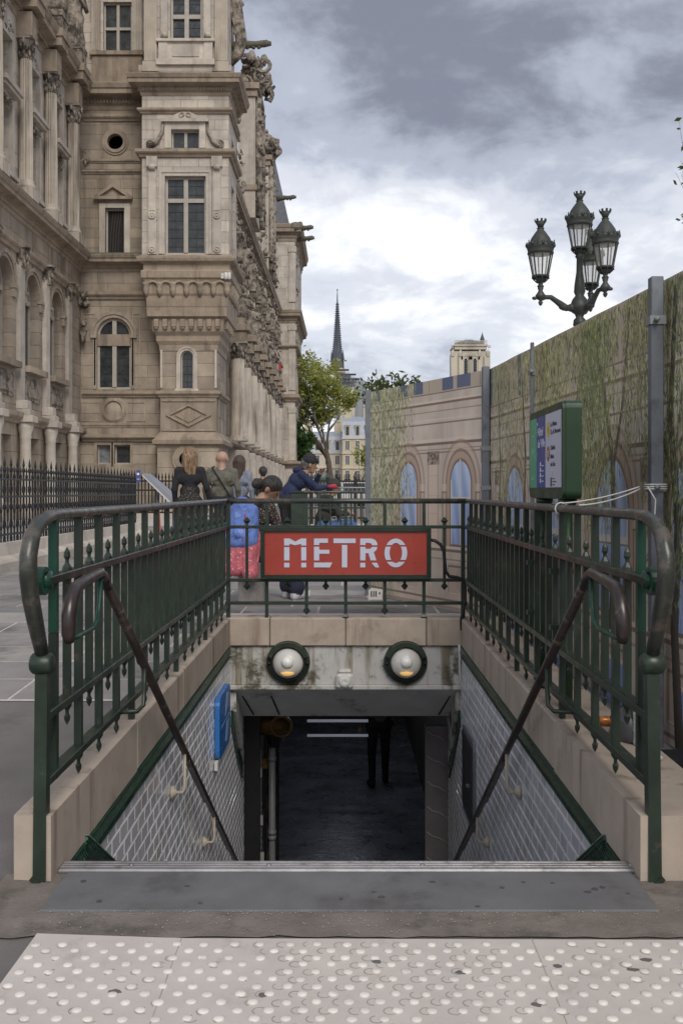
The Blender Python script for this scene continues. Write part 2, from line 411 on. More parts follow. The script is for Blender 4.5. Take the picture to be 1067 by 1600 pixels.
# tactile paving sheet with studs
t = thing('tactile_paving', 'off-white tactile warning mat studded with round domes in front of the stairs', 'tactile paving', (0, 2.4, 0))
edge = [(-.865, 2.79), (1.005, 2.755), (1.005, 1.75), (-.865, 1.75)]
MB().prism([(-.865, 2.795), (-.45, 2.765), (.93, 2.755), (.995, 2.70), (1.03, 2.2), (1.04, 1.6), (-.88, 1.6), (-.872, 2.3)], 'z', .002, .010).build('resin_sheet', MTAC, t)
q = MB()
for x in (-.455, .515): q.box(x - .0012, x + .0012, 1.6, 2.762, .009, .0106)
q.build('sheet_joint', MRNG, t)
stud = MB().lathe([(.0138, -.001), (.013, .0028), (.009, .0052), (.0, .006)], n=10).mesh('stud', MSTD)
rings = MB(); k = 0; extra = MB()
y = 2.725; row = 0
while y > 1.65:
    x = -.835 + (.0385 if row % 2 else 0)
    while x < 1.0:
        px = x + random.uniform(-.004, .004) + .012 * math.sin(y * 4); py = y + random.uniform(-.003, .003)
        if random.random() > .02 and px < 1.01:
            if k < 298:
                w_ = random.uniform(.95, 1.12); link('stud', stud, t, (px, py, .010), None, (w_, w_ * random.uniform(.9, 1.05), random.uniform(.8, 1.1))); k += 1
            else: extra.lathe([(.0138, -.001), (.013, .0028), (.009, .0052), (.0, .006)], (px, py, .010), 8)
            if random.random() < (.85 if -.2 < px < .45 else .35):      # ghost rims of studs that came off
                a = random.uniform(.0, .012) - (.024 if -.2 < px < .45 else .003)
                rings.arcband((px + a, py - .002), 0.0150, .0170, random.uniform(.5, 2.4), random.uniform(4.0, 6.0), 9, 'z', .0095, .0112)
        x += .077
    y -= .0385; row += 1
extra.build('stud', MSTD, t, kind='stuff'); rings.build('worn_rim', MRNG, t, kind='stuff')
q = MB()
for px, py in ((412, 1555), (180, 1550), (1010, 1500), (590, 1503), (838, 1570), (720, 1520), (380, 1530), (870, 1510), (990, 1515)):
    Y = 1.24 * F / (py - CY)
    X = PX(px, Y); a = random.random() * 3
    q.prism([(X + .018 * math.cos(a + j * 1.05) * random.uniform(.5, 1.2), Y + .012 * math.sin(a + j * 1.05) * random.uniform(.5, 1.2)) for j in range(6)], 'z', .0095, .0113)
q.build('chipped_patch', M('exposed_asphalt', (.13, .12, .11), .9), t, kind='stuff')
# painted survey marks on the asphalt
q = MB()
for cx, cy in ((-.965, 2.49), (-.985, 2.385)):
    for a, b in ((0, .025), (1.57, .02), (3.14, .025)):
        q.obox((cx + .012 * math.cos(a), cy + .012 * math.sin(a), .003), (.006, b, .002), Matrix.Rotation(a, 3, 'Z'))
q.build('painted_survey_mark', M('faded_paint', (.3, .3, .31), .8), kind='structure')
q = MB(); r_ = random.Random(4)
for _ in range(16):
    x, yy = r_.uniform(-.85, .9), r_.uniform(2.97, 3.2); s_ = r_.uniform(.006, .013)
    q.prism([(x + s_ * math.cos(j * .9) * r_.uniform(.7, 1.2), yy + s_ * math.sin(j * .9) * r_.uniform(.7, 1.2)) for j in range(7)], 'z', .0118, .0132)
q.build('gum_spot', M('old_gum', (.07, .067, .065), .8), bpy.data.objects['threshold_slab'], kind='stuff')
# loose grit on the apron
q = MB()
for _ in range(420):
    x = random.gauss(0, .75); yy = random.choice((random.uniform(2.79, 2.95), random.gauss(2.87, .05), random.gauss(2.94, .01))); s_ = random.uniform(.0008, .0032)
    if abs(x) < 1.2: q.ell((x, yy, .008 + s_ * .3), (s_, s_ * .8, s_ * .6), 5, 3, jit=.3)
q.build('grit', M('pale_grit', (.36, .33, .29), .9), kind='stuff')

# ------------------------------------------------------------------ stairs, tiled walls, lintel, passage
FZ = -3.2
st = thing('stairway', 'dark stone stairs leading down between white tiled walls to the underground', 'stairs', (0, 3.33, 0))
nst = 19; ris = -FZ / nst; trd = .285
for i in range(nst):
    y0 = 3.326 + i * trd
    MB().box(-.938, .938, y0, y0 + trd + .02, -ris * (i + 1) - .12, -ris * (i + 1), bev=.006).build('step', MGRA, st)
def stair_z(y): return -(y - 3.326) / trd * ris
WALL_END = 9.35
tile_t = .010
def tile_mesh(sgn):
    a, b = .0705, .0355; h = .0065; i = .0065
    vs = [(0, -a, -b), (0, a, -b), (0, a, b), (0, -a, b), (sgn * h, -a + i, -b + i), (sgn * h, a - i, -b + i), (sgn * h, a - i, b - i), (sgn * h, -a + i, b - i)]
    return vs, [(4, 5, 6, 7), (0, 1, 5, 4), (1, 2, 6, 5), (2, 3, 7, 6), (3, 0, 4, 7)]
for side in (-1, 1):
    sg = -side                                                 # direction the tiled face looks
    X = side * .950
    w = thing('tiled_wall', ('left' if side < 0 else 'right') + ' stairwell wall of bevelled white tiles under a green tile border' + (', with the blue plate' if side < 0 else ', with the grey cabinet door'), 'wall', (X, 6, -1), 'tiled walls of the stairwell')
    MB().box(X, X + side * .25, 3.2, WALL_END, FZ - .1, -.012).build('grout_bed', MGRO, w)
    vs, fs = tile_mesh(sg); tm = MB().add(vs, fs).mesh('wall_tile', MTIL)
    cand = []
    z = -.12; r = 0
    while z > FZ + .1:
        y = 3.3 + (.0725 if r % 2 else 0)
        while y < WALL_END - .08:
            if z > stair_z(y) + .02 and not (z > -.62 - 1 and False): cand.append((y, z))
            y += .1455
        z -= .0755; r += 1
    vis = [c for c in cand if c[1] > 1.25 - .377 * c[0] - .06 and c[1] < -.1 and c[1] > stair_z(c[0]) + .1]
    vis.sort(key=lambda c: c[0] ** 2 + .2 * (c[1] - 1.25) ** 2)
    top = set(vis[:298]); rest = MB()
    for c in cand:
        tilt = random.gauss(0, .006)
        if c in top: link('wall_tile', tm, w, (X, c[0], c[1]), (random.gauss(0, .004), 0, tilt))
        else: rest.add([(X + v[0], c[0] + v[1], c[1] + v[2]) for v in vs], fs)
    rest.build('wall_tile', MTIL, w, kind='stuff')
    # relief border of green tiles under the coping
    bt = MB()
    for a in range(4):
        z0 = -.0185 + .0145 * a
        bt.prism([(0.0, z0), (.0105, z0), (.016, z0 + .007), (.0105, z0 + .0135), (0, z0 + .0135)], 'y', -.0715, .0715)
    for a in range(7):
        yy = -.062 + a * .0205
        bt.add([(.012, yy - .006, -.028), (.012, yy + .002, -.028), (.030, yy + .004, 0), (.012, yy + .010, .028), (.012, yy + .002, .028), (.030, yy - .004, 0)], [(0, 1, 2, 5), (5, 2, 3, 4)])
    bt.box(-.0, .017, -.0725, .0725, .030, .040).box(0, .017, -.0725, .0725, -.040, -.030)
    bm_ = MB().add([(v[0] * sg, v[1], v[2]) for v in bt.v], bt.f).mesh('border_tile', MGTL)
    y = 3.29
    while y < 8.10:
        link('border_tile', bm_, w, (X + sg * .001, y, -.056)); y += .148
    # the same border returns down along the stairs over a plain green plinth
    sl_ = math.atan(ris / trd); y = 3.66
    for k in range(38):
        yy = 3.64 + k * .148 * math.cos(sl_); zz = -.070 - k * .148 * math.sin(sl_)
        link('border_tile', bm_, w, (X + sg * .0035, yy, zz), (-sl_, 0, 0))
    pl = MB()
    z0 = lambda y: -.070 - (y - 3.64) * math.tan(sl_) - .055
    y = 3.30
    while y < 9.2:
        a, b = y + .002, y + .141
        zt = [min(z0(a), -.10), min(z0(b), -.10)]
        pl.prism([(a, stair_z(a) - .25), (b, stair_z(b) - .25), (b, zt[1]), (a, zt[0])], 'x', X, X + sg * .0125); y += .146
    pl.build('plinth_tile', MGTP, w, kind=None)
    gl = MB().box(X, X + sg * .0165, 3.3, WALL_END, -.099, -.0955).box(X, X + sg * .0165, 3.3, WALL_END, -.0195, -.017)
    for dz in (.0455, -.0455):
        y0, y1 = 3.60, 9.2; k0 = -.070 + dz / math.cos(sl_)
        gl.prism([(y0, k0 - (y0 - 3.64) * math.tan(sl_)), (y1, k0 - (y1 - 3.64) * math.tan(sl_)), (y1, k0 - (y1 - 3.64) * math.tan(sl_) + .004), (y0, k0 - (y0 - 3.64) * math.tan(sl_) + .004)], 'x', X, X + sg * .0245)
    gl.build('border_fillet', MGGR, w)
# coping blocks (single stones) round three sides
cp = thing('stone_coping', 'beige stone coping blocks framing the stairwell on three sides', 'coping', (0, 5.6, 0))
for side in (-1, 1):
    ys = [3.18, 4.50, 5.78, 7.02, 8.125]
    for a, b in zip(ys[:-1], ys[1:]):
        o = MB()
        x0, x1 = side * .940, side * (1.062 if side < 0 else 1.22)
        if a < 3.3: o.prism([(x0, a + .0), (x1, a + .0 + .012), (x1, b - .004), (x0, b - .004)] if side < 0 else [(x0, a), (x1 + .04, a + .01), (x1 + .04, b - .004), (x0, b - .004)], 'z', -.012, .213)
        else: o.box(x0, x1 + (.04 if side > 0 else 0), a + .005, b - .005, -.012, .215 + random.uniform(-.003, .003), bev=.008)
        o.build('coping_stone', MCOP, cp)
for p in ((-1.055, -.948, 3.22, 8.15), (.948, 1.25, 3.22, 8.15), (-1.05, 1.09, 8.142, 8.32)): MB().box(*p, -.011, .205).build('mortar_core', M('dark_mortar', (.07, .055, .045), .95) if 'dark_mortar' not in bpy.data.materials else bpy.data.materials['dark_mortar'], cp)
for a, b in zip([-1.062, -.62, .0, .66, 1.102], [-.62, .0, .66, 1.102]):
    MB().box(a + .003, b - .003, 8.13, 8.33, -.012, .216 + random.uniform(-.003, .003), bev=.008).build('coping_stone', MCOP, cp)
# lintel: white painted fascia over a sloping soffit
li = thing('entrance_lintel', 'stained white painted beam over the way down, carrying the two round lamps', 'lintel', (0, 8.3, -.3))
MB().box(-.955, .955, 8.16, 8.45, -.335, -.014, bev=.004).build('fascia', MWPT, li)
MB().box(-.957, .957, 8.135, 8.19, -.372, -.335, bev=.006).build('drip_edge', MWPT, li)
MB().prism([(8.17, -.372), (8.45, -.372), (8.9, -.52), (8.80, -.705), (8.72, -.715)], 'x', -.955, .955).build('soffit', MSOF, li)
q = MB()
for s_ in (-1, 1):
    q.prism([(8.20, -.40), (8.72, -.73), (8.72, -1.02), (8.62, -.97), (8.2, -.56)], 'x', s_ * .955, s_ * .90)
q.build('cheek', MWPT, li)
q = MB()
for s_ in (-1, 1): q.prism([(8.19, -.55), (8.2, -.56), (8.72, -1.0), (9.0, -1.2), (9.0, -1.34), (8.72, -1.14), (8.19, -.68)], 'x', s_ * .955, s_ * .925)
q.build('green_edge_band', MGTP, li)
q = MB()
for x in (-.62, -.86, .87): q.bar((x, 8.30, -.452), (x * .93, 8.66, -.69), .012, .006)
q.build('soffit_joint', MDARK, li)
# passage
ps = thing('underground_passage', 'dark passage beyond the foot of the stairs with a wet shining floor', 'passage', (0, 12, FZ))
PW = 1.15
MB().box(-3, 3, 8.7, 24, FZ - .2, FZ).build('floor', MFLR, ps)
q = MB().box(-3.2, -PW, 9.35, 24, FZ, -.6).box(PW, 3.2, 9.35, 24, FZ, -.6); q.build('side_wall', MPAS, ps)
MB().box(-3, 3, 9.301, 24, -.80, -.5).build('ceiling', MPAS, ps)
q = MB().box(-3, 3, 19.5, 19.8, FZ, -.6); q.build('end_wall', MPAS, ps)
q = MB()
q.box(-.95, -.80, 9.28, 9.36, FZ, -.72); q.box(.945, .975, 9.2, 9.36, FZ, -.72)
q.build('door_frame', MBLK, ps)
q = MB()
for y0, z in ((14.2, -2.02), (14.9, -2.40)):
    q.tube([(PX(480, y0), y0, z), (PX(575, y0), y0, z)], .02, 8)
q.build('glowing_bar', M('bar_glow', (.3, .3, .33), .4), ps)  # handrail-like bars given a weak glow in place of reflected light
q = MB()
for y0 in (13.0, 15.0, 17.0): q.tube([(-.4, y0, -.86), (.5, y0, -.86)], .025, 8)
q.build('added_fill_tube', M('fill_tube_glow', (.5, .5, .55), .4), ps)  # unseen tubes added behind the lintel to brighten the passage floor
tb = bpy.data.materials['fill_tube_glow'].node_tree.nodes['Principled BSDF']; tb.inputs['Emission Color'].default_value = (.80, .86, 1, 1); tb.inputs['Emission Strength'].default_value = 8.5
tb = bpy.data.materials['bar_glow'].node_tree.nodes['Principled BSDF']; tb.inputs['Emission Color'].default_value = (.8, .85, 1, 1); tb.inputs['Emission Strength'].default_value = .10
# folding gate, pipes and cabinet on the left, door leaf on the right
gt = thing('folding_gate', 'black folding lattice gate pushed back against the left of the dark doorway', 'gate', (-.7, 10.5, FZ))
q = MB()
for k in range(7):
    y0 = 9.75 + k * .22
    q.box(-.80 + .05 * (k % 2), -.775 + .05 * (k % 2), y0, y0 + .03, FZ, -1.0)
q.build('stile', MBLK, gt)
q = MB()
for k in range(6):
    for z in np.arange(FZ + .1, -1.1, .24):
        y0 = 9.76 + k * .22
        q.bar((-.77, y0, z), (-.75, y0 + .22, z + .2), .012, .006); q.bar((-.75, y0, z + .2), (-.77, y0 + .22, z), .012, .006)
q.build('lattice_bar', M('gilt_lattice', (.10, .062, .02), .4, metal=.4), gt, kind='stuff')
pp = thing('service_pipes', 'grey pipes and cable runs standing beside the folding gate', 'pipes', (-.8, 9.5, FZ))
q = MB(); q.tube([(-.70, 9.5, FZ), (-.70, 9.5, -1.20)], .033, 10); [q.lathe([(.04, -.02), (.04, .02)], (-.70, 9.5, z), 10) for z in (-1.3, -2.0, -2.05, -2.8)]
q.build('pipe', M('dull_pipe', (.16, .16, .165), .5), pp)
q = MB(); q.box(-.84, -.795, 9.44, 9.47, FZ, -1.2)
for k in range(24): q.box(-.842, -.79, 9.425, 9.442, FZ + .1 + .06 * k, FZ + .125 + .06 * k)
q.build('cable_tray', M('tray_metal', (.14, .14, .15), .5, metal=.4), pp)
q = MB(); [q.box(-.815, -.79 + .01 * (k % 3), 9.40, 9.424, z, z + .09) for k, z in enumerate((-1.45, -1.9, -2.25, -2.6))]
q.build('cable_tag', M('pale_tag', (.3, .3, .3), .6), pp)
ym = thing('gate_motor', 'yellow gate motor drum under the lintel at the top left of the doorway', 'motor', (-.72, 9.9, -1.1))
q = MB(); q.lathe([(.0, -.16), (.10, -.16), (.11, -.14), (.11, .12), (.075, .15), (.075, .2), (0, .2)], (-.74, 9.75, -1.02), 14, axis='x'); q.build('drum', MBRS, ym)
q = MB(); q.arcband((-.74 + .12, -1.02), .085, .11, 0, 6.283, 16, 'y', 9.62, 9.65); q.box(-.80, -.75, 9.6, 9.7, -1.42, -1.33); q.build('ring', MBRS, ym)
dr = thing('passage_door', 'dark grey metal door leaf embossed with curved lines standing open on the right', 'door', (.86, 9.3, FZ))
MB().box(.735, .945, 9.22, 9.27, FZ, -.92, bev=.004).build('leaf', M('door_paint', (.17, .15, .15), .55, .2, 5), dr)
q = MB()
for k in range(9):
    z = FZ + .3 + k * .235
    q.tube([(.75, 9.216, z + .06), (.80, 9.216, z + .02), (.87, 9.216, z - .0), (.935, 9.216, z - .05)], .006, 6)
q.build('embossed_line', M('door_line', (.36, .34, .34), .4), dr)

# round bulkhead lamps, speaker, wall plate, cabinet door
def glass_mat():
    q = NT('frosted_globe'); q.b.inputs['Base Color'].default_value = (.78, .77, .73, 1); q.b.inputs['Roughness'].default_value = .28
    q.b.inputs['Transmission Weight'].default_value = .25; q.b.inputs['Coat Weight'].default_value = .6; return q.m
MGLO = glass_mat()
amber = M('amber_bulb', (.8, .5, .15), .4); ab = amber.node_tree.nodes['Principled BSDF']; ab.inputs['Emission Color'].default_value = (1, .62, .2, 1); ab.inputs['Emission Strength'].default_value = .30
for X, lab in ((-.468, 'round green bulkhead lamp with frosted globe at the left of the white beam'), (.489, 'round green bulkhead lamp with frosted globe at the right of the white beam')):
    t = thing('bulkhead_lamp', lab, 'lamp', (X, 8.16, -.145), 'round lamps on the beam')
    c = (X, 8.16, -.145)
    q = MB(); q.lathe([(.17, 0), (.178, -.01), (.178, -.035), (.165, -.05), (.15, -.055), (.14, -.075), (.136, -.075), (.136, -.02), (0, -.02)], c, 32, axis='y')
    q.arcband((X, -.145), .138, .172, .35, 2.79, 18, 'y', 8.05, 8.115)
    q.build('housing', MGRN, t)
    q = MB(); q.lathe([(.13, -.03), (.128, -.06), (.118, -.098), (.098, -.13), (.066, -.155), (.03, -.168), (0, -.17)], c, 28, axis='y'); gl = q.build('globe', MGLO, t)
    q = MB(); q.ell((X, 8.01, -.125), (.052, .05, .052), 14, 10); q.build('bulb', M('bulb_white', (.8, .79, .74), .3), t)
    q = MB(); q.ell((X, 8.032, -.208), (.058, .035, .030), 14, 8); q.build('amber_reflector', amber, t)
    q = MB()
    for a in (0, math.pi): q.lathe([(.014, 0), (.014, -.03), (0, -.034)], (X + .155 * math.cos(a), 8.11, -.145), 8, axis='y')
    q.build('clasp', MBLK, t)
    q = MB(); q.arcband((X, -.145), .131, .138, 0, 6.283, 32, 'y', 8.07, 8.09); q.build('rim', MBLK, t)
t = thing('wall_speaker', 'small cream loudspeaker box between the two round lamps', 'speaker', (-.012, 8.1, -.28))
MB().box(-.078, .062, 8.06, 8.16, -.355, -.225, bev=.022).build('case', MWHT, t)
q = MB(); q.lathe([(.05, 0), (.046, -.012), (.018, -.016), (0, -.008)], (-.008, 8.062, -.29), 16, axis='y'); q.box(-.06, .045, 8.07, 8.16, -.225, -.198, bev=.01); q.build('horn', MWHT, t)
t = thing('cable_conduit', 'thin white conduit running down the right edge of the beam', 'conduit', (.9, 8.1, 0))
MB().tube([(.925, 8.12, -.0), (.93, 8.12, -.22), (.945, 8.14, -.34), (.945, 8.2, -.42)], .011, 6).build('pipe', MWHT, t)
t = thing('wall_plate', 'blue enamel plate with rounded corners fixed to the left tiled wall', 'sign', (-.94, 7.5, -.5))
def rrect(a0, a1, b0, b1, r, n=5):
    P = []
    for ca, cb_, t0 in ((a1 - r, b1 - r, 0), (a0 + r, b1 - r, 1.5708), (a0 + r, b0 + r, 3.1416), (a1 - r, b0 + r, 4.7124)):
        for i in range(n + 1): P.append((ca + r * math.cos(t0 + 1.5708 * i / n), cb_ + r * math.sin(t0 + 1.5708 * i / n)))
    return P
MB().prism(rrect(7.16, 7.82, -.69, -.245, .07), 'x', -.94, -.905).build('plate', MBLU, t)
q = MB().prism([(7.25, -.47), (7.76, -.47), (7.76, -.476), (7.25, -.476)], 'x', -.906, -.9035)
q.prism([(7.5, -.44), (7.7, -.40), (7.74, -.30), (7.6, -.28)], 'x', -.906, -.904)
q.prism([(7.5, -.63), (7.6, -.5), (7.74, -.5), (7.72, -.56), (7.62, -.66)], 'x', -.906, -.904)
q.build('pale_symbol', M('faded_symbol', (.30, .40, .58), .4), t)
MB().box(-.939, -.915, 7.13, 7.19, -.75, -.69).build('lower_clip', MWHT, t)
t = thing('cabinet_door', 'narrow dark cabinet door with pale rim set into the right tiled wall', 'cabinet', (.94, 7.5, -.9))
MB().prism([(7.22, -1.18), (7.27, -1.24), (7.9, -1.26), (7.9, -.60), (7.27, -.58), (7.22, -.64)], 'x', .942, .926).build('rim', MGAL, t)
MB().box(.9275, .918, 7.29, 7.88, -1.2, -.63, bev=.004).build('panel', M('cabinet_dark', (.03, .03, .033), .5), t)
MB().box(.918, .895, 7.40, 7.43, -.95, -.93).build('latch', MGAL, t)
# ------------------------------------------------------------------ railings round the stairwell
ZT, Z2, Z3, Z4, ZC = 1.172, .960, .525, .312, .215
def leaf(mb, c, up, s=1.0):           # cast arrow finial, point up (+1) or down (-1)
    pr = [(.027, 0), (.024, .022), (.010, .045), (.010, .060), (.018, .076), (.015, .098), (0, .124)]
    mb.lathe([(r * s, z * up * s) for r, z in pr], c, 6, smooth=False)
def sqbar(mb, c, z0, z1, w=.013): mb.box(c[0] - w, c[0] + w, c[1] - w, c[1] + w, z0, z1)
def bar_mesh(kind):
    b = MB()
    if kind == 'tall': sqbar(b, (0, 0), Z4 - .012, ZT - .01, .0135); leaf(b, (0, 0, Z4 - .012), -1, .66)
    elif kind == 'support': sqbar(b, (0, 0), ZC - .005, ZT - .01, .0135)
    elif kind == 'foot': sqbar(b, (0, 0), ZC + .03, ZT - .01, .0135); b.lathe([(.034, 0), (.034, .012), (.022, .03), (.016, .05)], (0, 0, ZC), 4, ph=.785, smooth=False)
    elif kind == 'diamond':
        sqbar(b, (0, 0), Z3 - .03, Z2 + .03, .0115)
        for z in (Z2 + .05, Z3 - .05): b.lathe([(0, -.034), (.03, .0), (.012, .022), (.0, .034)] if z > Z2 else [(0, -.034), (.012, -.022), (.03, 0), (0, .034)], (0, 0, z), 4, smooth=False)
    elif kind == 'tall_diamond':
        sqbar(b, (0, 0), Z4 - .02, ZT - .01, .0135); b.lathe([(0, -.042), (.032, -.012), (.016, .012), (.0, .03)], (0, 0, Z4 - .03), 4, smooth=False)
    else: leaf(b, (0, 0, Z2 + .01), 1, .70); sqbar(b, (0, 0), Z3 - .012, Z2 + .012, .0125); leaf(b, (0, 0, Z3 - .012), -1, .66)
    return b.mesh('baluster', MGRN)
BM = {k: bar_mesh(k) for k in ('tall', 'support', 'foot', 'short', 'diamond', 'tall_diamond')}
for side in (-1, 1):
    X = side * (.975 if side < 0 else .985)
    nm = 'left' if side < 0 else 'right'
    r = thing('guard_railing', f'dark green iron railing with a curled newel along the {nm} side of the stairwell', 'railing', (X, 5.6, ZC), 'railings round the stairwell')
    hand = MB().tube([(X, 8.14, ZT), (X, 3.46, ZT), (X, 3.36, ZT), (X, 3.27, ZT - .005), (X, 3.17, ZT - .022), (X, 3.10, ZT - .06), (X, 3.065, ZT - .12), (X, 3.062, ZT - .18), (X, 3.085, ZT - .25), (X, 3.125, ZT - .32), (X, 3.165, ZT - .385), (X, 3.20, ZT - .44)],
                     [.019, .020, .021, .022, .024, .026, .027, .028, .027, .026, .024, .022], 12)
    hand.build('top_rail', MGRT, r)
    q = MB(); q.lathe([(.0, -.036), (.026, -.036), (.034, -.028), (.036, 0), (.034, .028), (.026, .036), (0, .036)], (X - side * .0, 3.205, ZT - .475), 14, axis='x'); q.build('knob', MGRN, r)
    q = MB(); q.bar((X, 3.215, ZT - .47), (X, 3.19, .0), .040, .044); q.bar((X, 3.19, .012), (X + side * .01, 3.19, -.0), .06, .05); q.build('newel', MGRN, r)
    MB().box(X - .014, X + .014, 3.315, 3.343, .78, ZT - .015).build('end_bar', MGRB, r); MB().box(X - .014, X + .014, 3.315, 3.343, Z4 - .02, .778).build('end_bar', MGRN, r)
    q = MB(); q.arcband((3.205, ZT - .21), .030, .046, 0, 6.283, 18, 'x', X - .013, X + .013); q.lathe([(.0, -.02), (.03, -.02), (.03, .02), (0, .02)], (X, 3.24, ZT - .21), 12, axis='x'); q.build('ring', MGRB, r)
    for z in (Z2, Z3, Z4):
        MB().box(X - .022, X + .022, 3.22, 8.14, z - .014, z + .014, bev=.003).build('rail', MGRN, r)
    q = MB(); q.prism([(3.22, Z3 - .01), (3.32, Z3 - .01), (3.31, Z3 - .06), (3.27, Z3 - .10), (3.25, Z3 - .17), (3.235, Z3 - .08)], 'x', X - .008, X + .008); q.build('scroll_plate', MGRN, r)
    for k in range(16):
        y = 3.64 + .30 * k
        if y < 8.0: link('baluster', BM['support' if k % 4 == 3 else 'tall'], r, (X, y, 0))
        if y - .15 < 8.05: link('baluster', BM['short'], r, (X, y - .15, 0))
    if side > 0:
        q = MB()
        for y in (4.62, 5.2):
            for z in (.88, .62): q.box(X - .04, X + .09, y - .02, y + .02, z - .012, z + .012)
        q.build('sign_clamp', MGRN, r)
YB = 8.16
r = thing('guard_railing', 'dark green iron railing across the far end of the stairwell, behind the red sign', 'railing', (0, YB, ZC), 'railings round the stairwell')
MB().tube([(-.985, YB, ZT), (.995, YB, ZT)], .022, 12).build('top_rail', MGRT, r)
for z in (Z2, Z3, Z4 + .025): MB().box(-.985, .995, YB - .02, YB + .02, z - .013, z + .013, bev=.003).build('rail', MGRN, r)
for k, (px, kind) in enumerate(((417, 'support'), (479, 'tall_diamond'), (540, 'foot'), (601, 'tall_diamond'), (662, 'foot'))): link('baluster', BM[kind], r, (PX(px, YB), YB, 0.0))
for px in (386, 449, 509, 571, 632, 694): link('baluster', BM['diamond'], r, (PX(px, YB), YB, 0))
for px in (357, 723): MB().box(PX(px, YB) - .016, PX(px, YB) + .016, YB - .016, YB + .016, ZC, ZT).build('corner_bar', MGRN, r)

# METRO sign
t = thing('station_sign', 'red enamel sign reading METRO in pale stencil letters, hung on the far railing', 'sign', (0, 8.08, .7))
YS = 8.10
sx0, sx1, sz0, sz1 = PX(407.5, YS), PX(673, YS), PZ(904.3, YS), PZ(823.7, YS)
q = MB(); b_ = .034
q.box(sx0, sx1, YS - .03, YS + .03, sz1 - b_, sz1); q.box(sx0, sx1, YS - .03, YS + .03, sz0, sz0 + b_); q.box(sx0, sx0 + b_, YS - .0295, YS + .03, sz0 + b_, sz1 - b_); q.box(sx1 - b_, sx1, YS - .0295, YS + .03, sz0 + b_, sz1 - b_)
k = sx0 + .01
while k < sx1 - .01:
    q.box(k, k + .006, YS - .034, YS - .03, sz1 - b_ + .002, sz1 - .002); q.box(k, k + .006, YS - .034, YS - .03, sz0 + .002, sz0 + b_ - .002); k += .0125
k = sz0 + .02
while k < sz1 - .02:
    q.box(sx0 + .002, sx0 + b_ - .002, YS - .034, YS - .0295, k, k + .006); q.box(sx1 - b_ + .002, sx1 - .002, YS - .034, YS - .0295, k, k + .006); k += .0125
q.build('frame', MGRN, t)
MB().box(sx0 + b_, sx1 - b_, YS - .012, YS + .02, sz0 + b_, sz1 - b_).build('panel', MRED, t)
def LP(x, y): return (PX(340 + x / 2.6675, YS), PZ(700 + y / 2.6675, YS))
def letter(name, polys, arcs=()):
    q = MB()
    for p in polys: q.prism([LP(*a) for a in p], 'y', YS - .0165, YS - .011)
    for (cx, cy, rx0, ry0, rx1, ry1, a0, a1) in arcs:
        n = 12
        for i in range(n):
            t0, t1 = a0 + (a1 - a0) * i / n, a0 + (a1 - a0) * (i + 1) / n
            q.prism([LP(cx + rx0 * math.cos(t0), cy - ry0 * math.sin(t0)), LP(cx + rx1 * math.cos(t0), cy - ry1 * math.sin(t0)), LP(cx + rx1 * math.cos(t1), cy - ry1 * math.sin(t1)), LP(cx + rx0 * math.cos(t1), cy - ry0 * math.sin(t1))], 'y', YS - .0165, YS - .011)
    q.build(name, MLET, t)
R_ = lambda a, b, c, d: [(a, b), (c, b), (c, d), (a, d)]
letter('letter', [[(278, 377), (301, 377), (324, 390), (348, 377), (370, 377), (370, 406), (349, 406), (349, 399), (324, 405), (300, 399), (300, 406), (278, 406)], R_(278, 413, 300, 468), R_(349, 413, 370, 468), R_(278, 478, 300, 497), R_(349, 478, 370, 497)])
letter('letter', [[(402, 377), (460, 377), (460, 395), (424, 395), (424, 404), (402, 404)], [(402, 411), (424, 411), (424, 424), (466, 424), (466, 440), (424, 440), (424, 468), (402, 468)], [(402, 477), (478, 477), (468, 497), (402, 497)]])
letter('letter', [R_(483, 377, 575, 396), [(518, 404), (540, 404), (540, 497), (518, 497)]])
letter('letter', [[(594, 377), (640, 377), (655, 382), (664, 394), (665, 405), (642, 405), (640, 398), (630, 395), (616, 395), (616, 404), (594, 404)], [(594, 412), (616, 412), (616, 420), (636, 420), (644, 412), (665, 412), (662, 424), (650, 434), (661, 468), (637, 468), (628, 438), (616, 438), (616, 468), (594, 468)], R_(594, 478, 615, 497), [(641, 478), (664, 478), (673, 497), (657, 497)]])
def ring_piece(a0, a1, b0, b1, n=10):
    e = lambda rx_, ry_, t_: (742 + rx_ * math.cos(t_), 437 - ry_ * math.sin(t_))
    return [e(47, 60, a0 + (a1 - a0) * i / n) for i in range(n + 1)] + [e(26, 42, b1 + (b0 - b1) * i / n) for i in range(n + 1)]
pi_ = math.pi
letter('letter', [ring_piece(.58, pi_ - .58, .904, pi_ - .904), ring_piece(-.505, .448, -.762, .668), ring_piece(pi_ - .448, pi_ + .505, pi_ - .668, pi_ + .762), ring_piece(pi_ + .665, 2 * pi_ - .665, pi_ + 1.08, 2 * pi_ - 1.08)])
q = MB(); [q.lathe([(.006, 0), (.005, -.003), (0, -.004)], (LP(x, y)[0], YS - .012, LP(x, y)[1]), 8, axis='y') for x, y in ((525, 517), (815, 352), (262, 352), (212, 515), (868, 518))]; q.build('rivet', MGAL, t)
t = thing('sign_cable', 'black cable pipe curving from the red sign to the right corner post', 'cable', (.75, 8.1, .6))
def pp_(a, b, Y): return (PX(340 + a / 2.6675, Y), Y, PZ(700 + b / 2.6675, Y))
MB().tube([pp_(a, b, 8.09) for a, b in ((885, 383), (905, 386), (928, 402), (942, 430), (946, 480), (950, 515), (965, 535), (1000, 540), (1022, 550), (1030, 575), (1030, 640), (1022, 680), (1015, 720), (1018, 760))], .0145, 8).build('pipe', MBLK, t)
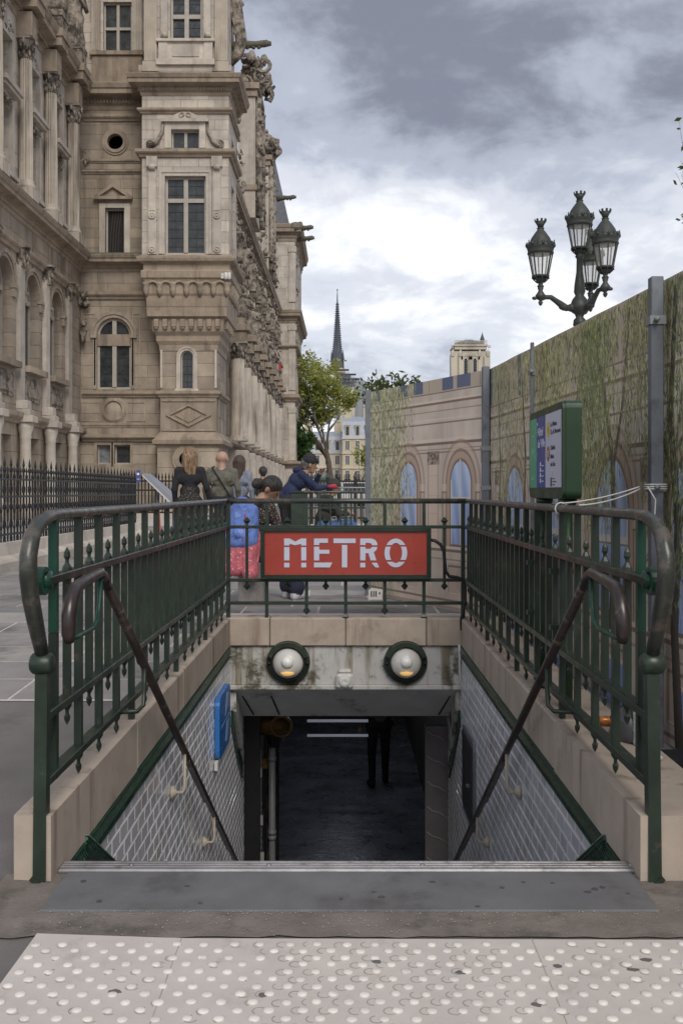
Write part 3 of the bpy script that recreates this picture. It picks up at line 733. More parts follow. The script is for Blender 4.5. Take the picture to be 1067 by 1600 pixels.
# handrails
for side in (-1, 1):
    X = side * .868; nm = 'left' if side < 0 else 'right'
    t = thing('stair_handrail', f'worn brown handrail with hooked upper end down the {nm} side of the stairs', 'handrail', (X, 3.6, 0), 'handrails of the stairs')
    P0, P1 = (X, 3.60, .925), (X, 9.1, .925 - .607 * 5.5)
    q = MB().tube([P1, (X, 6.0, .925 - .607 * 2.4), P0], .0175, 8, sq=(1.15, .85)); q.build('rail', MRST, t)
    q = MB().tube([(X, 3.64, .90), (X, 3.575, .945), (X, 3.52, .962), (X, 3.42, .957), (X, 3.30, .95), (X, 3.20, .938), (X, 3.15, .905), (X, 3.128, .86), (X, 3.125, .80), (X, 3.13, .775)], [.018, .019, .019, .019, .020, .022, .024, .024, .022, .014], 12); q.build('hooked_end', MRST, t)
    q = MB().tube([(X, 3.14, .785), (X, 3.22, .78), (X, 3.42, .78), (X, 3.49, .80), (X, 3.52, .86), (X, 3.53, .95)], .0085, 8); q.build('loop_rod', MGRB, t)
    q = MB(); yk = 4.28
    q.tube([(side * .98, yk - .05, Z4), (X + side * .02, yk - .03, Z4), (X, yk, Z4 + .02), (X, yk + .02, Z4 + .09), (X, yk + .02, .925 - .607 * (yk + .02 - 3.6))], .010, 8); q.build('stay', MGRN, t)
    for y0, z0 in ((5.38, -.375), (6.59, -1.07), (7.8, -1.8)):
        zr = .925 - .607 * (y0 - 3.6)
        q = MB(); q.lathe([(.0, 0), (.035, 0), (.038, .012), (.02, .022), (.018, .03)], (side * .942, y0, z0), 12, axis='x', sx=1) if side < 0 else q.lathe([(.0, 0), (.035, 0), (.038, -.012), (.02, -.022), (.018, -.03)], (side * .942, y0, z0), 12, axis='x')
        q.tube([(side * .94, y0, z0), (X + side * .01, y0, z0), (X, y0, z0 + .025), (X, y0, zr)], .0085, 8)
        q.build('wall_bracket', M('bracket_cream', (.50, .44, .34), .5, .15, 9) if 'bracket_cream' not in bpy.data.materials else bpy.data.materials['bracket_cream'], t)
    q = MB()
    for y0 in (5.47, 6.66, 7.9): q.bar((X, y0, .925 - .607 * (y0 - 3.6) - .018), (X, y0 + .75, .925 - .607 * (y0 + .75 - 3.6) - .022), .030, .014)
    q.build('under_flat', MRST, t)

# ------------------------------------------------------------------ information box above the right railing
FONT_MESH = {}
def text(name, s, size, mat_, parent, origin, right, up, ext=.0006, align='LEFT', bold=0):
    cu = bpy.data.curves.new(name, 'FONT'); cu.body = s; cu.size = size; cu.align_x = align; cu.extrude = ext; cu.offset = bold; cu.resolution_u = 3
    tmp = bpy.data.objects.new(name + '_tmp', cu); COL.objects.link(tmp)
    dg = bpy.context.evaluated_depsgraph_get(); me = bpy.data.meshes.new_from_object(tmp.evaluated_get(dg)); bpy.data.objects.remove(tmp)
    me.materials.clear(); me.materials.append(mat_)
    r, u = Vector(right).normalized(), Vector(up).normalized(); n = r.cross(u)
    R = Matrix((r, u, n)).transposed()
    for v in me.vertices: v.co = Vector(origin) + R @ v.co
    me.name = name
    return link(name, me, parent)
t = thing('information_box', 'green information box with blue and white panels on legs above the right railing', 'sign', (1.05, 5.0, .6))
bx0, bx1, by0, by1, bz0, bz1 = 1.0, 1.085, 4.58, 5.42, 1.215, 1.672
q = MB().prism(rrect(by0, by1, bz0, bz1, .035), 'x', bx0 + .012, bx1)
q.prism(rrect(by0 + .004, by1 - .004, bz0 + .004, bz1 - .004, .033), 'x', bx0 - .002, bx0 + .0115)
q.build('case', MGPN, t)
fx = bx0 - .0022
w_ = by1 - by0
def strip(a, b, name, m_): return MB().prism([(by1 - .035 - a, bz0 + .055), (by1 - .035 - b, bz0 + .055), (by1 - .035 - b, bz1 - .04), (by1 - .035 - a, bz1 - .04)], 'x', fx - .0025, fx + .001).build(name, m_, t)
L_ = w_ - .07
strip(0, L_ * .24, 'green_panel', M('print_green', (.07, .36, .20), .35, .05)); strip(L_ * .24, L_ * .54, 'blue_panel', M('print_blue', (.025, .055, .27), .35, .05)); strip(L_ * .54, L_, 'white_panel', M('print_white', (.55, .56, .66), .35, .03))
fx -= .003
MWT = M('print_letter_white', (.7, .72, .78), .4, .02); MDK = M('print_letter_dark', (.03, .035, .09), .4, .02)
Yc = lambda f: by1 - .035 - L_ * f
rt, upv = (0, -1, 0), (0, 0, 1)
q = MB(); q.arcband((Yc(.10), 1.43), .066, .070, 0, 6.283, 28, 'x', fx - .0005, fx, sb=1.7); q.build('ring_symbol', M('print_pale_green', (.30, .62, .46), .4), t)
text('letter', 'M', .12, M('print_pale_green2', (.20, .52, .36), .4), t, (fx, Yc(.045), 1.40), rt, upv)
text('lettering', 'M', .03, MWT, t, (fx, Yc(.26), 1.585), rt, upv)
text('lettering', 'Hôtel', .062, MWT, t, (fx, Yc(.28), 1.535), rt, upv); text('lettering', 'de Ville', .062, MWT, t, (fx, Yc(.28), 1.475), rt, upv)
q = MB()
for k in range(4): q.box(fx - .0006, fx, Yc(.36), Yc(.36) - .03, 1.295 + .028 * k, 1.316 + .028 * k)
for k in range(4): q.box(fx - .0006, fx, Yc(.42), Yc(.42) - .05, 1.30 + .026 * k, 1.305 + .026 * k)
q.build('access_symbol', MWT, t)
for z, m_, s in ((1.555, M('line_yellow', (.75, .50, .02), .4), '1'), (1.435, M('line_brown', (.32, .09, .055), .4), '11')):
    q = MB(); q.arcband((Yc(.63), z), 0.001, .036, 0, 6.283, 24, 'x', fx - .0005, fx, sb=1.05); q.build('line_disc', m_, t)
    text('number', s, .05, MDK if s == '1' else MWT, t, (fx - .0007, Yc(.63), z - .017), rt, upv, align='CENTER')
for s, z in (('La Défense', 1.565), ('Ch. de Vincennes', 1.528), ('Châtelet', 1.452), ('Mairie', 1.410), ('des Lilas', 1.372)):
    text('lettering', s, .032, MDK, t, (fx, Yc(.70), z), rt, upv, bold=.0003)
q = MB(); q.box(fx - .0006, fx, Yc(.70), Yc(.70) - .03, 1.275, 1.318)
for k in range(3): q.box(fx - .0006, fx, Yc(.76), Yc(.76) - (.05 + .04 * (k % 2)), 1.28 + .015 * k, 1.285 + .015 * k)
q.build('small_print', MDK, t)
for y in (4.70, 5.24):
    q = MB(); q.lathe([(.045, 0), (.044, -.02), (.03, -.045), (.0245, -.06)], (1.045, y, bz0), 14); q.tube([(1.045, y, bz0 - .03), (1.045, y, .2)], .0245, 12); q.build('leg', MGPN, t)

# ------------------------------------------------------------------ hoarding with printed facade
def paint_print(Wm, Hm, D, arches, bw, seed, leaf_specs, trunks, top_blocks, dens=False):
    rg = np.random.default_rng(seed); w, h = int(Wm * D), int(Hm * D)
    im = np.zeros((h, w, 3), np.float32); im[:] = (.80, .74, .68)
    def nz(k1, k2, amp):
        a = rg.random((k2 + 2, k1 + 2)).astype(np.float32); yy = np.linspace(0, k2, h); xx = np.linspace(0, k1, w)
        yi = yy.astype(int); xi = xx.astype(int); fy = (yy - yi)[:, None]; fx_ = (xx - xi)[None]
        fy = fy * fy * (3 - 2 * fy); fx_ = fx_ * fx_ * (3 - 2 * fx_)
        v = a[yi][:, xi] * (1 - fy) * (1 - fx_) + a[yi + 1][:, xi] * fy * (1 - fx_) + a[yi][:, xi + 1] * (1 - fy) * fx_ + a[yi + 1][:, xi + 1] * fy * fx_
        return ((v - .5) * 2 * amp)[..., None]
    im += nz(int(Wm * 3), 6, .05) * np.array([1, .95, .9]) + nz(int(Wm * 12), 24, .03) + nz(int(Wm * 40), 14, .015)
    U = (np.arange(w) / D)[None, :]; V = (np.arange(h) / D)[:, None]       # V from the bottom
    def rect(u0, u1, v0, v1, c, a=1.0):
        i0, i1 = max(int(v0 * D), 0), min(int(v1 * D), h); j0, j1 = max(int(u0 * D), 0), min(int(u1 * D), w)
        if i1 > i0 and j1 > j0: im[i0:i1, j0:j1] = im[i0:i1, j0:j1] * (1 - a) + np.array(c, np.float32) * a
    def mask(mk, c, a=1.0): im[mk] = im[mk] * (1 - a) + np.array(c, np.float32) * a
    dk, lt, br = (.44, .35, .29), (.90, .82, .75), (.60, .50, .42)
    for v, hh, c, a in ((1.93, .012, dk, .8), (1.855, .02, lt, .7), (1.835, .02, dk, .8), (1.77, .012, br, .7), (1.69, .02, lt, .5), (1.66, .014, dk, .7), (1.50, .03, lt, .6), (1.475, .022, dk, .85), (1.43, .012, br, .7), (1.40, .015, dk, .6),
                        (.56, .03, lt, .6), (.535, .022, dk, .8), (.46, .014, br, .7), (.10, .02, dk, .7), (.0, .06, br, .6)): rect(0, Wm, v, v + hh, c, a)
    rect(0, Wm, 1.945, Hm, (.74, .68, .60))
    for u0, u1 in top_blocks: rect(u0, u1, 1.95, Hm, (.32, .37, .50), .9)
    for k in np.arange(.1, Wm, .27): rect(k, k + .008, 1.95, Hm, (.45, .42, .37), .8)
    for c in arches:
        hw = bw; sp_ = 1.12
        for extra, col, al in ((.15, br, .55), (.125, lt, .5), (.085, dk, .6), (.065, (.74, .64, .56), .9), (.02, dk, .7)):
            r = hw + extra; mk = (np.abs(U - c) < r) & (V > .58) & (V < sp_) | (((U - c) ** 2 + ((V - sp_) * .78) ** 2 < r * r) & (V >= sp_)); mask(mk, col, al)
        r = hw; mk = (np.abs(U - c) < r) & (V > .60) & (V < sp_) | (((U - c) ** 2 + ((V - sp_) * .78) ** 2 < r * r) & (V >= sp_))
        g_ = np.clip((V - .5) / .9, 0, 1)
        gl_ = (np.array([.54, .62, .80]) * (1 - g_[..., None]) + np.array([.72, .78, .88]) * g_[..., None]) + .06 * np.sin(U * 40 + V * 9)[..., None]
        gl_ = np.broadcast_to(gl_, im.shape); im[mk] = gl_[mk]
        fr = (.84, .80, .76)
        for u in (c - hw, c - .012, c + hw - .022): rect(u, u + .022, .60, 1.16 if u != c - .012 else 1.34, fr, .9)
        rect(c - hw, c + hw, .975, 1.015, fr, .95); rect(c - hw, c + hw, .965, .975, dk, .7)
        for s_ in (-1, 1):
            p = c + s_ * (hw + .105)
            rect(p - .04, p + .04, 1.06, 1.13, lt, .5); rect(p - .04, p + .04, 1.05, 1.06, dk, .8); rect(p - .035, p - .028, .6, 1.05, dk, .5)
        rect(c - hw - .05, c + hw + .05, .16, .44, (.74, .65, .58), .6); rect(c - hw - .04, c + hw + .04, .405, .42, dk, .7); rect(c - hw - .04, c - hw - .03, .17, .42, dk, .6); rect(c + hw + .03, c + hw + .04, .17, .42, lt, .6); rect(c - hw - .04, c + hw + .04, .17, .18, lt, .6)
        mask(((U - c) / .085) ** 2 + ((V - .30) / .10) ** 2 < 1, (.70, .62, .57), .7)
    if Hm > 2.1:
        for c in arches: rect(c - bw * .8, c + bw * .8, .03, .34, (.50, .60, .82), .9); rect(c - bw * .8, c + bw * .8, .34, .365, lt, .8); rect(c - bw * .8, c - bw * .72, .03, .34, dk, .7)
    for a, b in zip(arches[:-1], arches[1:]):
        p = (a + b) / 2
        rect(p - .085, p + .085, .58, 1.40, (.84, .75, .67), .8); rect(p - .085, p - .075, .58, 1.40, dk, .6); rect(p + .07, p + .085, .58, 1.40, br, .7)
        rect(p - .10, p + .10, 1.30, 1.42, (.50, .42, .36), .7)
        for k in range(26): mask(((U - p - rg.uniform(-.09, .09)) / .014) ** 2 + ((V - rg.uniform(1.31, 1.41)) / .014) ** 2 < 1, rg.choice([.33, .72]) * np.array([1, .88, .8]), .7)
        for k in (.7, .86, 1.02, 1.2): rect(p - .08, p + .08, k, k + .006, br, .6)
    im = np.clip(im, 0, 1)
    def stroke(u, v, du, dv, wd, c):
        n = max(int(np.hypot(du, dv) * D * 1.3), 2); s_ = np.linspace(0, 1, n)
        bend = rg.uniform(-.12, .12) * np.hypot(du, dv)
        uu = u + du * s_ + bend * 4 * s_ * (1 - s_); vv = v + dv * s_
        ww = np.maximum(wd * D * np.sin(np.pi * np.clip(s_ * .9 + .08, 0, 1)), .6)
        for o in np.arange(-int(wd * D), int(wd * D) + 1):
            ok = np.abs(o) <= ww
            x = (uu[ok] * D + o).astype(int); y_ = (vv[ok] * D).astype(int); g2 = (x >= 0) & (x < w) & (y_ >= 0) & (y_ < h)
            im[y_[g2], x[g2]] = im[y_[g2], x[g2]] * .28 + np.asarray(c) * .72
    for pts, wd in trunks:
        for (u0, v0), (u1, v1), w0, w1 in zip(pts[:-1], pts[1:], wd[:-1], wd[1:]):
            n = int(np.hypot(u1 - u0, v1 - v0) * D * 1.5) + 2
            for s_ in np.linspace(0, 1, n):
                ww = (w0 + (w1 - w0) * s_); u = u0 + (u1 - u0) * s_; v = v0 + (v1 - v0) * s_
                j0, j1, i = int((u - ww) * D), int((u + ww) * D) + 1, int(v * D)
                if 0 <= i < h and j1 > 0 and j0 < w:
                    j0 = max(j0, 0); j1 = min(j1, w); k = np.linspace(0, 1, j1 - j0)[:, None]
                    im[i, j0:j1] = np.array([.30, .27, .23]) * (.75 + .5 * k)
    pal = np.array([(.38, .39, .28), (.50, .51, .36), (.62, .62, .46), (.72, .72, .55), (.28, .29, .21), (.80, .80, .66)])
    fm = (nz(int(Wm * 2.6) + 1, 3, 1.0) * .8 + nz(int(Wm * 7), 5, 1.0) * .7)[..., 0]
    fm = np.clip(.74 + fm * 1.0 + (V - 1.45) * .85, 0, 1) ** 1.4 if dens else np.ones((h, w))
    for (u0, u1, vtop, vbot, n, hang, tint) in leaf_specs:
        for _ in range(n):
            u = rg.uniform(u0, u1); v = vtop - (vtop - vbot) * rg.random() ** 1.25
            k = min(max((u - u0) / max(u1 - u0, .01), 0), 1)
            if rg.random() > 1.25 * np.sin(np.pi * np.clip(k * .86 + .07, 0, 1)) * (.45 + .55 * np.sin(u * 23 + np.sin(v * 5) * 1.4) ** 2): continue
            L = rg.uniform(.03, .085) * hang; a = rg.normal(-1.57, .42)
            if tint[0] >= 1 and rg.random() > fm[min(max(int(v * D), 0), h - 1), min(max(int(u * D), 0), w - 1)]: continue
            c = pal[rg.integers(len(pal))] * rg.uniform(.8, 1.08) * np.array(tint)
            if rg.random() < .10:
                LL = rg.uniform(.15, .55); stroke(u, v, rg.normal(0, .02), -LL, .0022, np.clip(pal[rg.integers(3)] * rg.uniform(.7, 1.0) + .06, 0, 1))
            stroke(u, v, L * np.cos(a), L * np.sin(a), rg.uniform(.003, .0075), np.clip(c, 0, 1))
    return np.clip(im, 0, 1)
def image_mat(name, im):
    h, w, _ = im.shape; img = bpy.data.images.new(name, w, h); buf = np.ones((h, w, 4), np.float32); buf[..., :3] = im
    img.pixels.foreach_set(buf.ravel()); img.update(); img.pack()
    q = NT(name); ti = q.n('ShaderNodeTexImage'); ti.image = img; uv = q.n('ShaderNodeUVMap'); q.l(uv.outputs[0], ti.inputs[0])
    c = q.mix(q.rng(q.noise(2.2, 6, .6, (1, 1, .3)), .45, .75, 0, .14), ti.outputs[0], (.20, .18, .16)); q.l(c, q.b.inputs['Base Color'])
    q.b.inputs['Roughness'].default_value = .5; q.bump(q.noise(2.6, 2), .25, .03); return q.m
PA, PB = Vector((.226, 10.04)), Vector((1.142, 8.19)); PCn = Vector((1.142 + .1009 * 6.6, 8.19 - 6.6))
ZH = 2.25
LA = (PB - PA).length; LB = (PCn - PB).length
imA = paint_print(LA, 2.06, 300, [.40 * LA - .02, .80 * LA + .05, 1.22 * LA], .155, 3,
    [(-.12, .36 * LA, 2.06, .25, 4200, .8, (1.15, 1.15, 1.12)), (.05, .46 * LA, 2.06, 1.0, 1300, .75, (1.2, 1.2, 1.1)), (-.05, .3 * LA, 1.2, .2, 1200, .9, (1.25, 1.25, 1.25))],
    [], [(.30 * LA, .385 * LA), (.44 * LA, .52 * LA), (.68 * LA, .77 * LA), (.80 * LA, .90 * LA), (.05 * LA, .12 * LA)])
ar = [-.22 + 1.0 * k for k in range(9)]
imB = paint_print(LB, 2.25, 300, [a + .02 for a in ar], .235, 5,
    [(0, 1.0, 2.25, 1.05, 2600, .75, (1.05, 1.08, .88)), (.45, .95, 2.2, .75, 700, .6, (1.1, 1.1, .95)), (.9, 2.2, 2.25, 1.3, 4600, .75, (1.1, 1.12, .85)), (1.5, 2.0, 2.1, 1.1, 600, .6, (1.2, 1.15, .9)), (2.1, 2.9, 2.25, 1.05, 4600, .75, (1.0, 1.04, .8)), (2.2, 2.75, 2.2, 1.3, 1500, .65, (.82, .88, .66)), (2.9, 3.5, 2.25, 1.45, 1800, .6, (1.0, 1.0, .85)), (3.2, 4.0, 2.25, .85, 3000, .7, (.85, .92, .72)), (2.95, 3.4, 2.25, 1.6, 900, .5, (.9, .9, .75)), (4.2, 6.6, 2.25, 1.2, 2500, .7, (1.1, 1.1, .95)), (3.4, 3.75, 1.6, .7, 500, .6, (.9, .95, .85))],
    [([(2.78, .5), (2.83, 1.0), (2.80, 1.4), (2.70, 1.75), (2.55, 2.1)], [.035, .032, .028, .022, .012]), ([(2.80, 1.35), (2.95, 1.7), (3.05, 2.2)], [.02, .016, .01]), ([(3.66, .0), (3.60, .6), (3.64, 1.1), (3.56, 1.6), (3.62, 2.2)], [.045, .04, .036, .028, .018]), ([(3.63, 1.05), (3.85, 1.35), (4.05, 1.75)], [.024, .018, .01]),
     ([(3.6, 1.3), (3.4, 1.6), (3.3, 2.0)], [.02, .016, .01]), ([(1.05, 1.0), (1.1, 1.5), (1.0, 2.1)], [.02, .018, .01]), ([(.35, .9), (.38, 1.5), (.30, 2.1)], [.018, .015, .01])],
    [(.05, .12), (.9, .98)], True)
def print_wall(a, b, zb, zt, vspan, m_, parent, joints):
    d = (b - a); L = d.length; d = d / L; nrm = Vector((-d.y, d.x)) * -1
    seg = [0] + joints + [L]
    for s0, s1 in zip(seg[:-1], seg[1:]):
        p, r_ = a + d * (s0 + .002), a + d * (s1 - .002); k = 6; vs, fs, uvs = [], [], []
        for i in range(k + 1):
            c = p + (r_ - p) * i / k; s_ = s0 + (s1 - s0) * i / k
            for z in (gz(c.y) + .02 if zb is None else zb, zt):
                off = .004 * math.sin(s_ * 7 + z)
                vs.append((c.x + nrm.x * off, c.y + nrm.y * off, z)); uvs.append((s_ / L, 1 - (zt - z) / vspan))
        for i in range(k + 1):
            c = p + (r_ - p) * i / k - nrm * .03
            for z in (gz(c.y) + .02, zt): vs.append((c.x, c.y, z)); uvs.append((0, 0))
        o = 2 * (k + 1)
        for i in range(k):
            fs.append((2 * i, 2 * i + 2, 2 * i + 3, 2 * i + 1)); fs.append((o + 2 * i, o + 2 * i + 1, o + 2 * i + 3, o + 2 * i + 2))
            fs.append((2 * i + 1, 2 * i + 3, o + 2 * i + 3, o + 2 * i + 1)); fs.append((2 * i, o + 2 * i, o + 2 * i + 2, 2 * i + 2))
        fs += [(0, 1, o + 1, o), (2 * k, o + 2 * k, o + 2 * k + 1, 2 * k + 1)]
        me = bpy.data.meshes.new('printed_panel'); me.from_pydata(vs, [], fs); me.materials.append(m_); me.materials.append(MGAL)
        ul = me.uv_layers.new(name='UVMap')
        for pl_ in me.polygons:
            if pl_.index >= 4 * k or pl_.index % 4 != 0: pl_.material_index = 1
            for li_ in pl_.loop_indices: ul.data[li_].uv = uvs[me.loops[li_].vertex_index]
        bm = bmesh.new(); bm.from_mesh(me); bmesh.ops.recalc_face_normals(bm, faces=bm.faces); bm.to_mesh(me); bm.free()
        link('printed_panel', me, parent)
hA = thing('hoarding', 'far hoarding panel printed with willow leaves and arched windows, behind the red sign', 'hoarding', (.7, 9.1, .2), 'printed hoardings')
print_wall(PA, PB, None, ZH, 2.06, image_mat('hoarding_print_far', imA), hA, [])
hB = thing('hoarding', 'long hoarding along the right side printed with an old facade and trees', 'hoarding', (1.4, 5, .1), 'printed hoardings')
print_wall(PB + Vector((.03, -.02)), PCn, None, ZH, 2.25, image_mat('hoarding_print_near', imB), hB, [1.52, 3.62])
def onB(Y, off=0): return Vector((1.142 + .1009 * (8.19 - Y) - off, Y))
q = MB()
for p, w, d, par, name in ((PA + Vector((.0, -.02)), .03, .03, hA, 'left'), (PB + Vector((.0, -.05)), .028, .04, hA, 'corner')):
    MB().box(p.x - w, p.x + w, p.y - d, p.y + d, gz(p.y), ZH + .02, bev=.004).build('post', MGAL, par)
for Y, w, z1 in ((4.67, .029, ZH + .005), (6.68, .012, ZH)):
    p = onB(Y, .045); MB().box(p.x - w, p.x + w, Y - w, Y + w, gz(Y), z1, bev=.004).build('post', MGAL, hB)
    q = MB()
    for z in (1.27, 2.05):
        q.box(p.x - w - .008, p.x + w + .008, Y - w - .008, Y + w + .008, z - .02, z + .02)
        q.lathe([(.012, 0), (.012, -.03), (0, -.03)], (p.x - .01, Y - w - .008, z), 8, axis='y')
    q.build('clamp', MBAR, hB)
q = MB(); p = PB + Vector((0, -.05))
for z in (1.28, 1.6): q.box(p.x - .036, p.x + .036, p.y - .046, p.y + .046, z - .018, z + .018)
q.build('clamp', MBAR, hA)
q = MB()                                                   # rubber ballast feet
for Y in (4.35, 7.0): p = onB(Y, .12); q.prism([(p.x - .09, Y - .12), (p.x + .1, Y - .12), (p.x + .10, Y + .1), (p.x - .09, Y + .1)], 'z', gz(Y) + .006, gz(Y) + .06)
q.build('ballast_foot', M('black_rubber', (.018, .016, .015), .85), hB)
# rope from railing to post
t = thing('rope', 'white cord tied from the right railing to the grey hoarding post', 'rope', (1.2, 4.7, 1.2))
pp0 = Vector((1.36, 4.62, 1.272)); r0 = Vector((.985, 4.54, 1.196))
def sag(a, b, s_, n=12): return [a.lerp(b, i / n) - Vector((0, 0, s_ * 4 * (i / n) * (1 - i / n))) for i in range(n + 1)]
q = MB(); q.tube(sag(r0, pp0, .012), .0035, 6); q.tube(sag(Vector((.985, 4.20, 1.192)), pp0 + Vector((0, -.01, -.01)), .015), .0035, 6)
q.tube([(.985 + .027 * math.cos(a), 4.54 + .02 * math.sin(a * .5), ZT + .027 * math.sin(a)) for a in np.linspace(0, 6.6, 18)], .0035, 6)
q.tube([pp0 + Vector((.03, -.03, 0)), pp0 + Vector((.06, -.05, -.06)), pp0 + Vector((.055, -.055, -.14)), pp0 + Vector((.03, -.05, -.18))], .0035, 6)
pq = onB(4.67, .045)
for z in (1.262, 1.272, 1.282): q.tube([(pq.x + .046 * math.cos(a) * 1.1, 4.67 + .046 * math.sin(a) * 1.1, z) for a in np.linspace(0, 6.3, 14)], .0035, 6)
q.build('cord', MROP, t)
# litter on the right-hand strip
t = thing('drinks_can', 'orange and brown crushed can lying on the right coping', 'can', (1.075, 4.2, .24))
MB().lathe([(0, -.032), (.016, -.032), (.02, -.028), (.02, .028), (.016, .032), (0, .032)], (1.15, 4.40, .238), 14, axis='x').build('body', M('can_orange', (.45, .16, .04), .35, .5, 40, metal=.3), t)
t = thing('water_bottle', 'clear plastic bottle with a dark cap standing by the right newel', 'bottle', (1.18, 3.85, .02))
bz = .215
q = MB(); q.lathe([(0, 0), (.03, 0), (.034, .01), (.031, .05), (.034, .06), (.031, .10), (.033, .14), (.014, .19), (.013, .2)], (1.205, 4.07, bz), 14); q.build('body', M('clear_plastic', (.45, .50, .47), .15, .3, 30), t)
MB().lathe([(.015, 0), (.015, .022), (0, .022)], (1.205, 4.07, bz + .2), 12).build('cap', M('navy_cap', (.02, .025, .10), .4), t)
t = thing('paper_bag', 'white crumpled paper lying on the right coping beside the bottle', 'litter', (1.18, 3.75, .02))
q = MB(); q.ell((1.17, 3.86, .225), (.05, .06, .016), 10, 5, jit=.35); q.build('paper', M('white_paper', (.6, .6, .58), .8), t)
t = thing('plastic_bag', 'dark grey plastic bag slumped behind the newel on the right', 'litter', (1.14, 4.05, .03))
q = MB(); q.ell((1.165, 4.16, .27), (.06, .09, .085), 12, 8, jit=.18); q.build('bag', M('grey_plastic', (.07, .07, .075), .4), t)
t = thing('cigarette_end', 'pale cigarette end lying on the pavement at far right', 'litter', (1.25, 3.7, .02))
MB().lathe([(0, -.014), (.004, -.014), (.004, .014), (0, .014)], (1.36, 3.85, gz(3.85) + .012), 8, axis='x').build('stub', M('stub_white', (.6, .58, .5), .8), t)
# ------------------------------------------------------------------ town hall
TH = thing('town_hall', 'ornate tan stone town hall with fluted columns and mullioned windows along the left', 'building', (-8, 44, .2))
BLOCKS = []
def ashlar(axis, c, u0, u1, z0, z1, openings=(), course=.46, length=1.0, depth=.30, m_=0, gap=.012, sgn=-1):
    """single stone blocks laid in courses on the plane axis=c, facing sgn along that axis"""
    zs = {z0, z1}
    for a in openings: zs.update(z for z in (a[2], a[3]) if z0 < z < z1)
    zs = sorted(zs); rows = []
    for a, b in zip(zs[:-1], zs[1:]):
        n = max(1, round((b - a) / course)); rows += [(a + (b - a) * i / n, a + (b - a) * (i + 1) / n) for i in range(n)]
    for r, (a, b) in enumerate(rows):
        iv = sorted((max(o[0], u0), min(o[1], u1)) for o in openings if o[2] < (a + b) / 2 < o[3] and o[1] > u0 and o[0] < u1)
        free = []; u = u0
        for p, q_ in iv:
            if p > u + .02: free.append((u, p))
            u = max(u, q_)
        if u < u1 - .02: free.append((u, u1))
        for p, q_ in free:
            n = max(1, round((q_ - p) / length)); e = [p + (q_ - p) * i / n for i in range(n + 1)]
            if n > 1: e = [e[0]] + [x + ((.22 if r % 2 else -.22) + random.uniform(-.06, .06)) * (q_ - p) / n for x in e[1:-1]] + [e[-1]]
            for s, t_ in zip(e[:-1], e[1:]):
                pr = random.uniform(-.004, .006); f0, f1 = c + sgn * pr, c - sgn * depth
                if axis == 'y': BLOCKS.append((s + gap / 2, t_ - gap / 2, min(f0, f1), max(f0, f1), a + gap / 2, b - gap / 2, m_))
                else: BLOCKS.append((min(f0, f1), max(f0, f1), s + gap / 2, t_ - gap / 2, a + gap / 2, b - gap / 2, m_))
def front_window(x0, x1, z0, z1, Y, rec=.16, mull=True, trans=None, bars=True, w=.075, glass=None, arch=False, label=None):
    """stone-framed window set into a wall that faces the camera: window > pane"""
    yf = Y + rec; q = MB(); top = z1
    if arch:
        r = (x1 - x0) / 2; cz = z1 - r
        q.arcband(((x0 + x1) / 2, cz), r - w, r + .03, 0, math.pi, 12, 'y', yf, yf + .10); q.box(x0 - .02, x0 + w, yf, yf + .1, z0, cz); q.box(x1 - w, x1 + .02, yf, yf + .1, z0, cz); q.box(x0 + w, x1 - w, yf, yf + .1, z0, z0 + w)
    else:
        q.box(x0, x0 + w, yf, yf + .1, z0, z1); q.box(x1 - w, x1, yf, yf + .1, z0, z1); q.box(x0 + w, x1 - w, yf, yf + .1, z1 - w, z1); q.box(x0 + w, x1 - w, yf, yf + .1, z0, z0 + w)
    xm = (x0 + x1) / 2
    if mull: q.box(xm - w * .95, xm + w * .95, yf - .05, yf + .1, z0 + w, z1 - w)
    for zt in (trans or ()): q.box(x0 + w, x1 - w, yf - .045, yf + .1, zt - w * .9, zt + w * .9)
    f = q.build('window', MFRM if not label else MFRM, TH)
    q = MB(); q.box(x0 + .01, x1 - .01, yf + .06, yf + .08, z0 + .01, (z1 - .01) if not arch else (z1 - (x1 - x0) / 2))
    if arch: q.prism([((x0 + x1) / 2 + ((x1 - x0) / 2 - .01) * math.cos(a), z1 - (x1 - x0) / 2 + ((x1 - x0) / 2 - .01) * math.sin(a)) for a in np.linspace(0, math.pi, 13)], 'y', yf + .06, yf + .08)
    q.build('pane', glass or MGLS, f)
    if bars:
        q = MB(); n = max(2, round((z1 - z0) / .38))
        for i in range(1, n): z = z0 + (z1 - z0) * i / n; q.box(x0 + w, x1 - w, yf + .045, yf + .06, z - .012, z + .012)
        for a in ((x0 + xm) / 2, (x1 + xm) / 2) if mull else (xm,): q.box(a - .01, a + .01, yf + .046, yf + .06, z0, z1 - (0 if not arch else .2))
        q.build('glazing_bar', MLEAD, f)
    return f
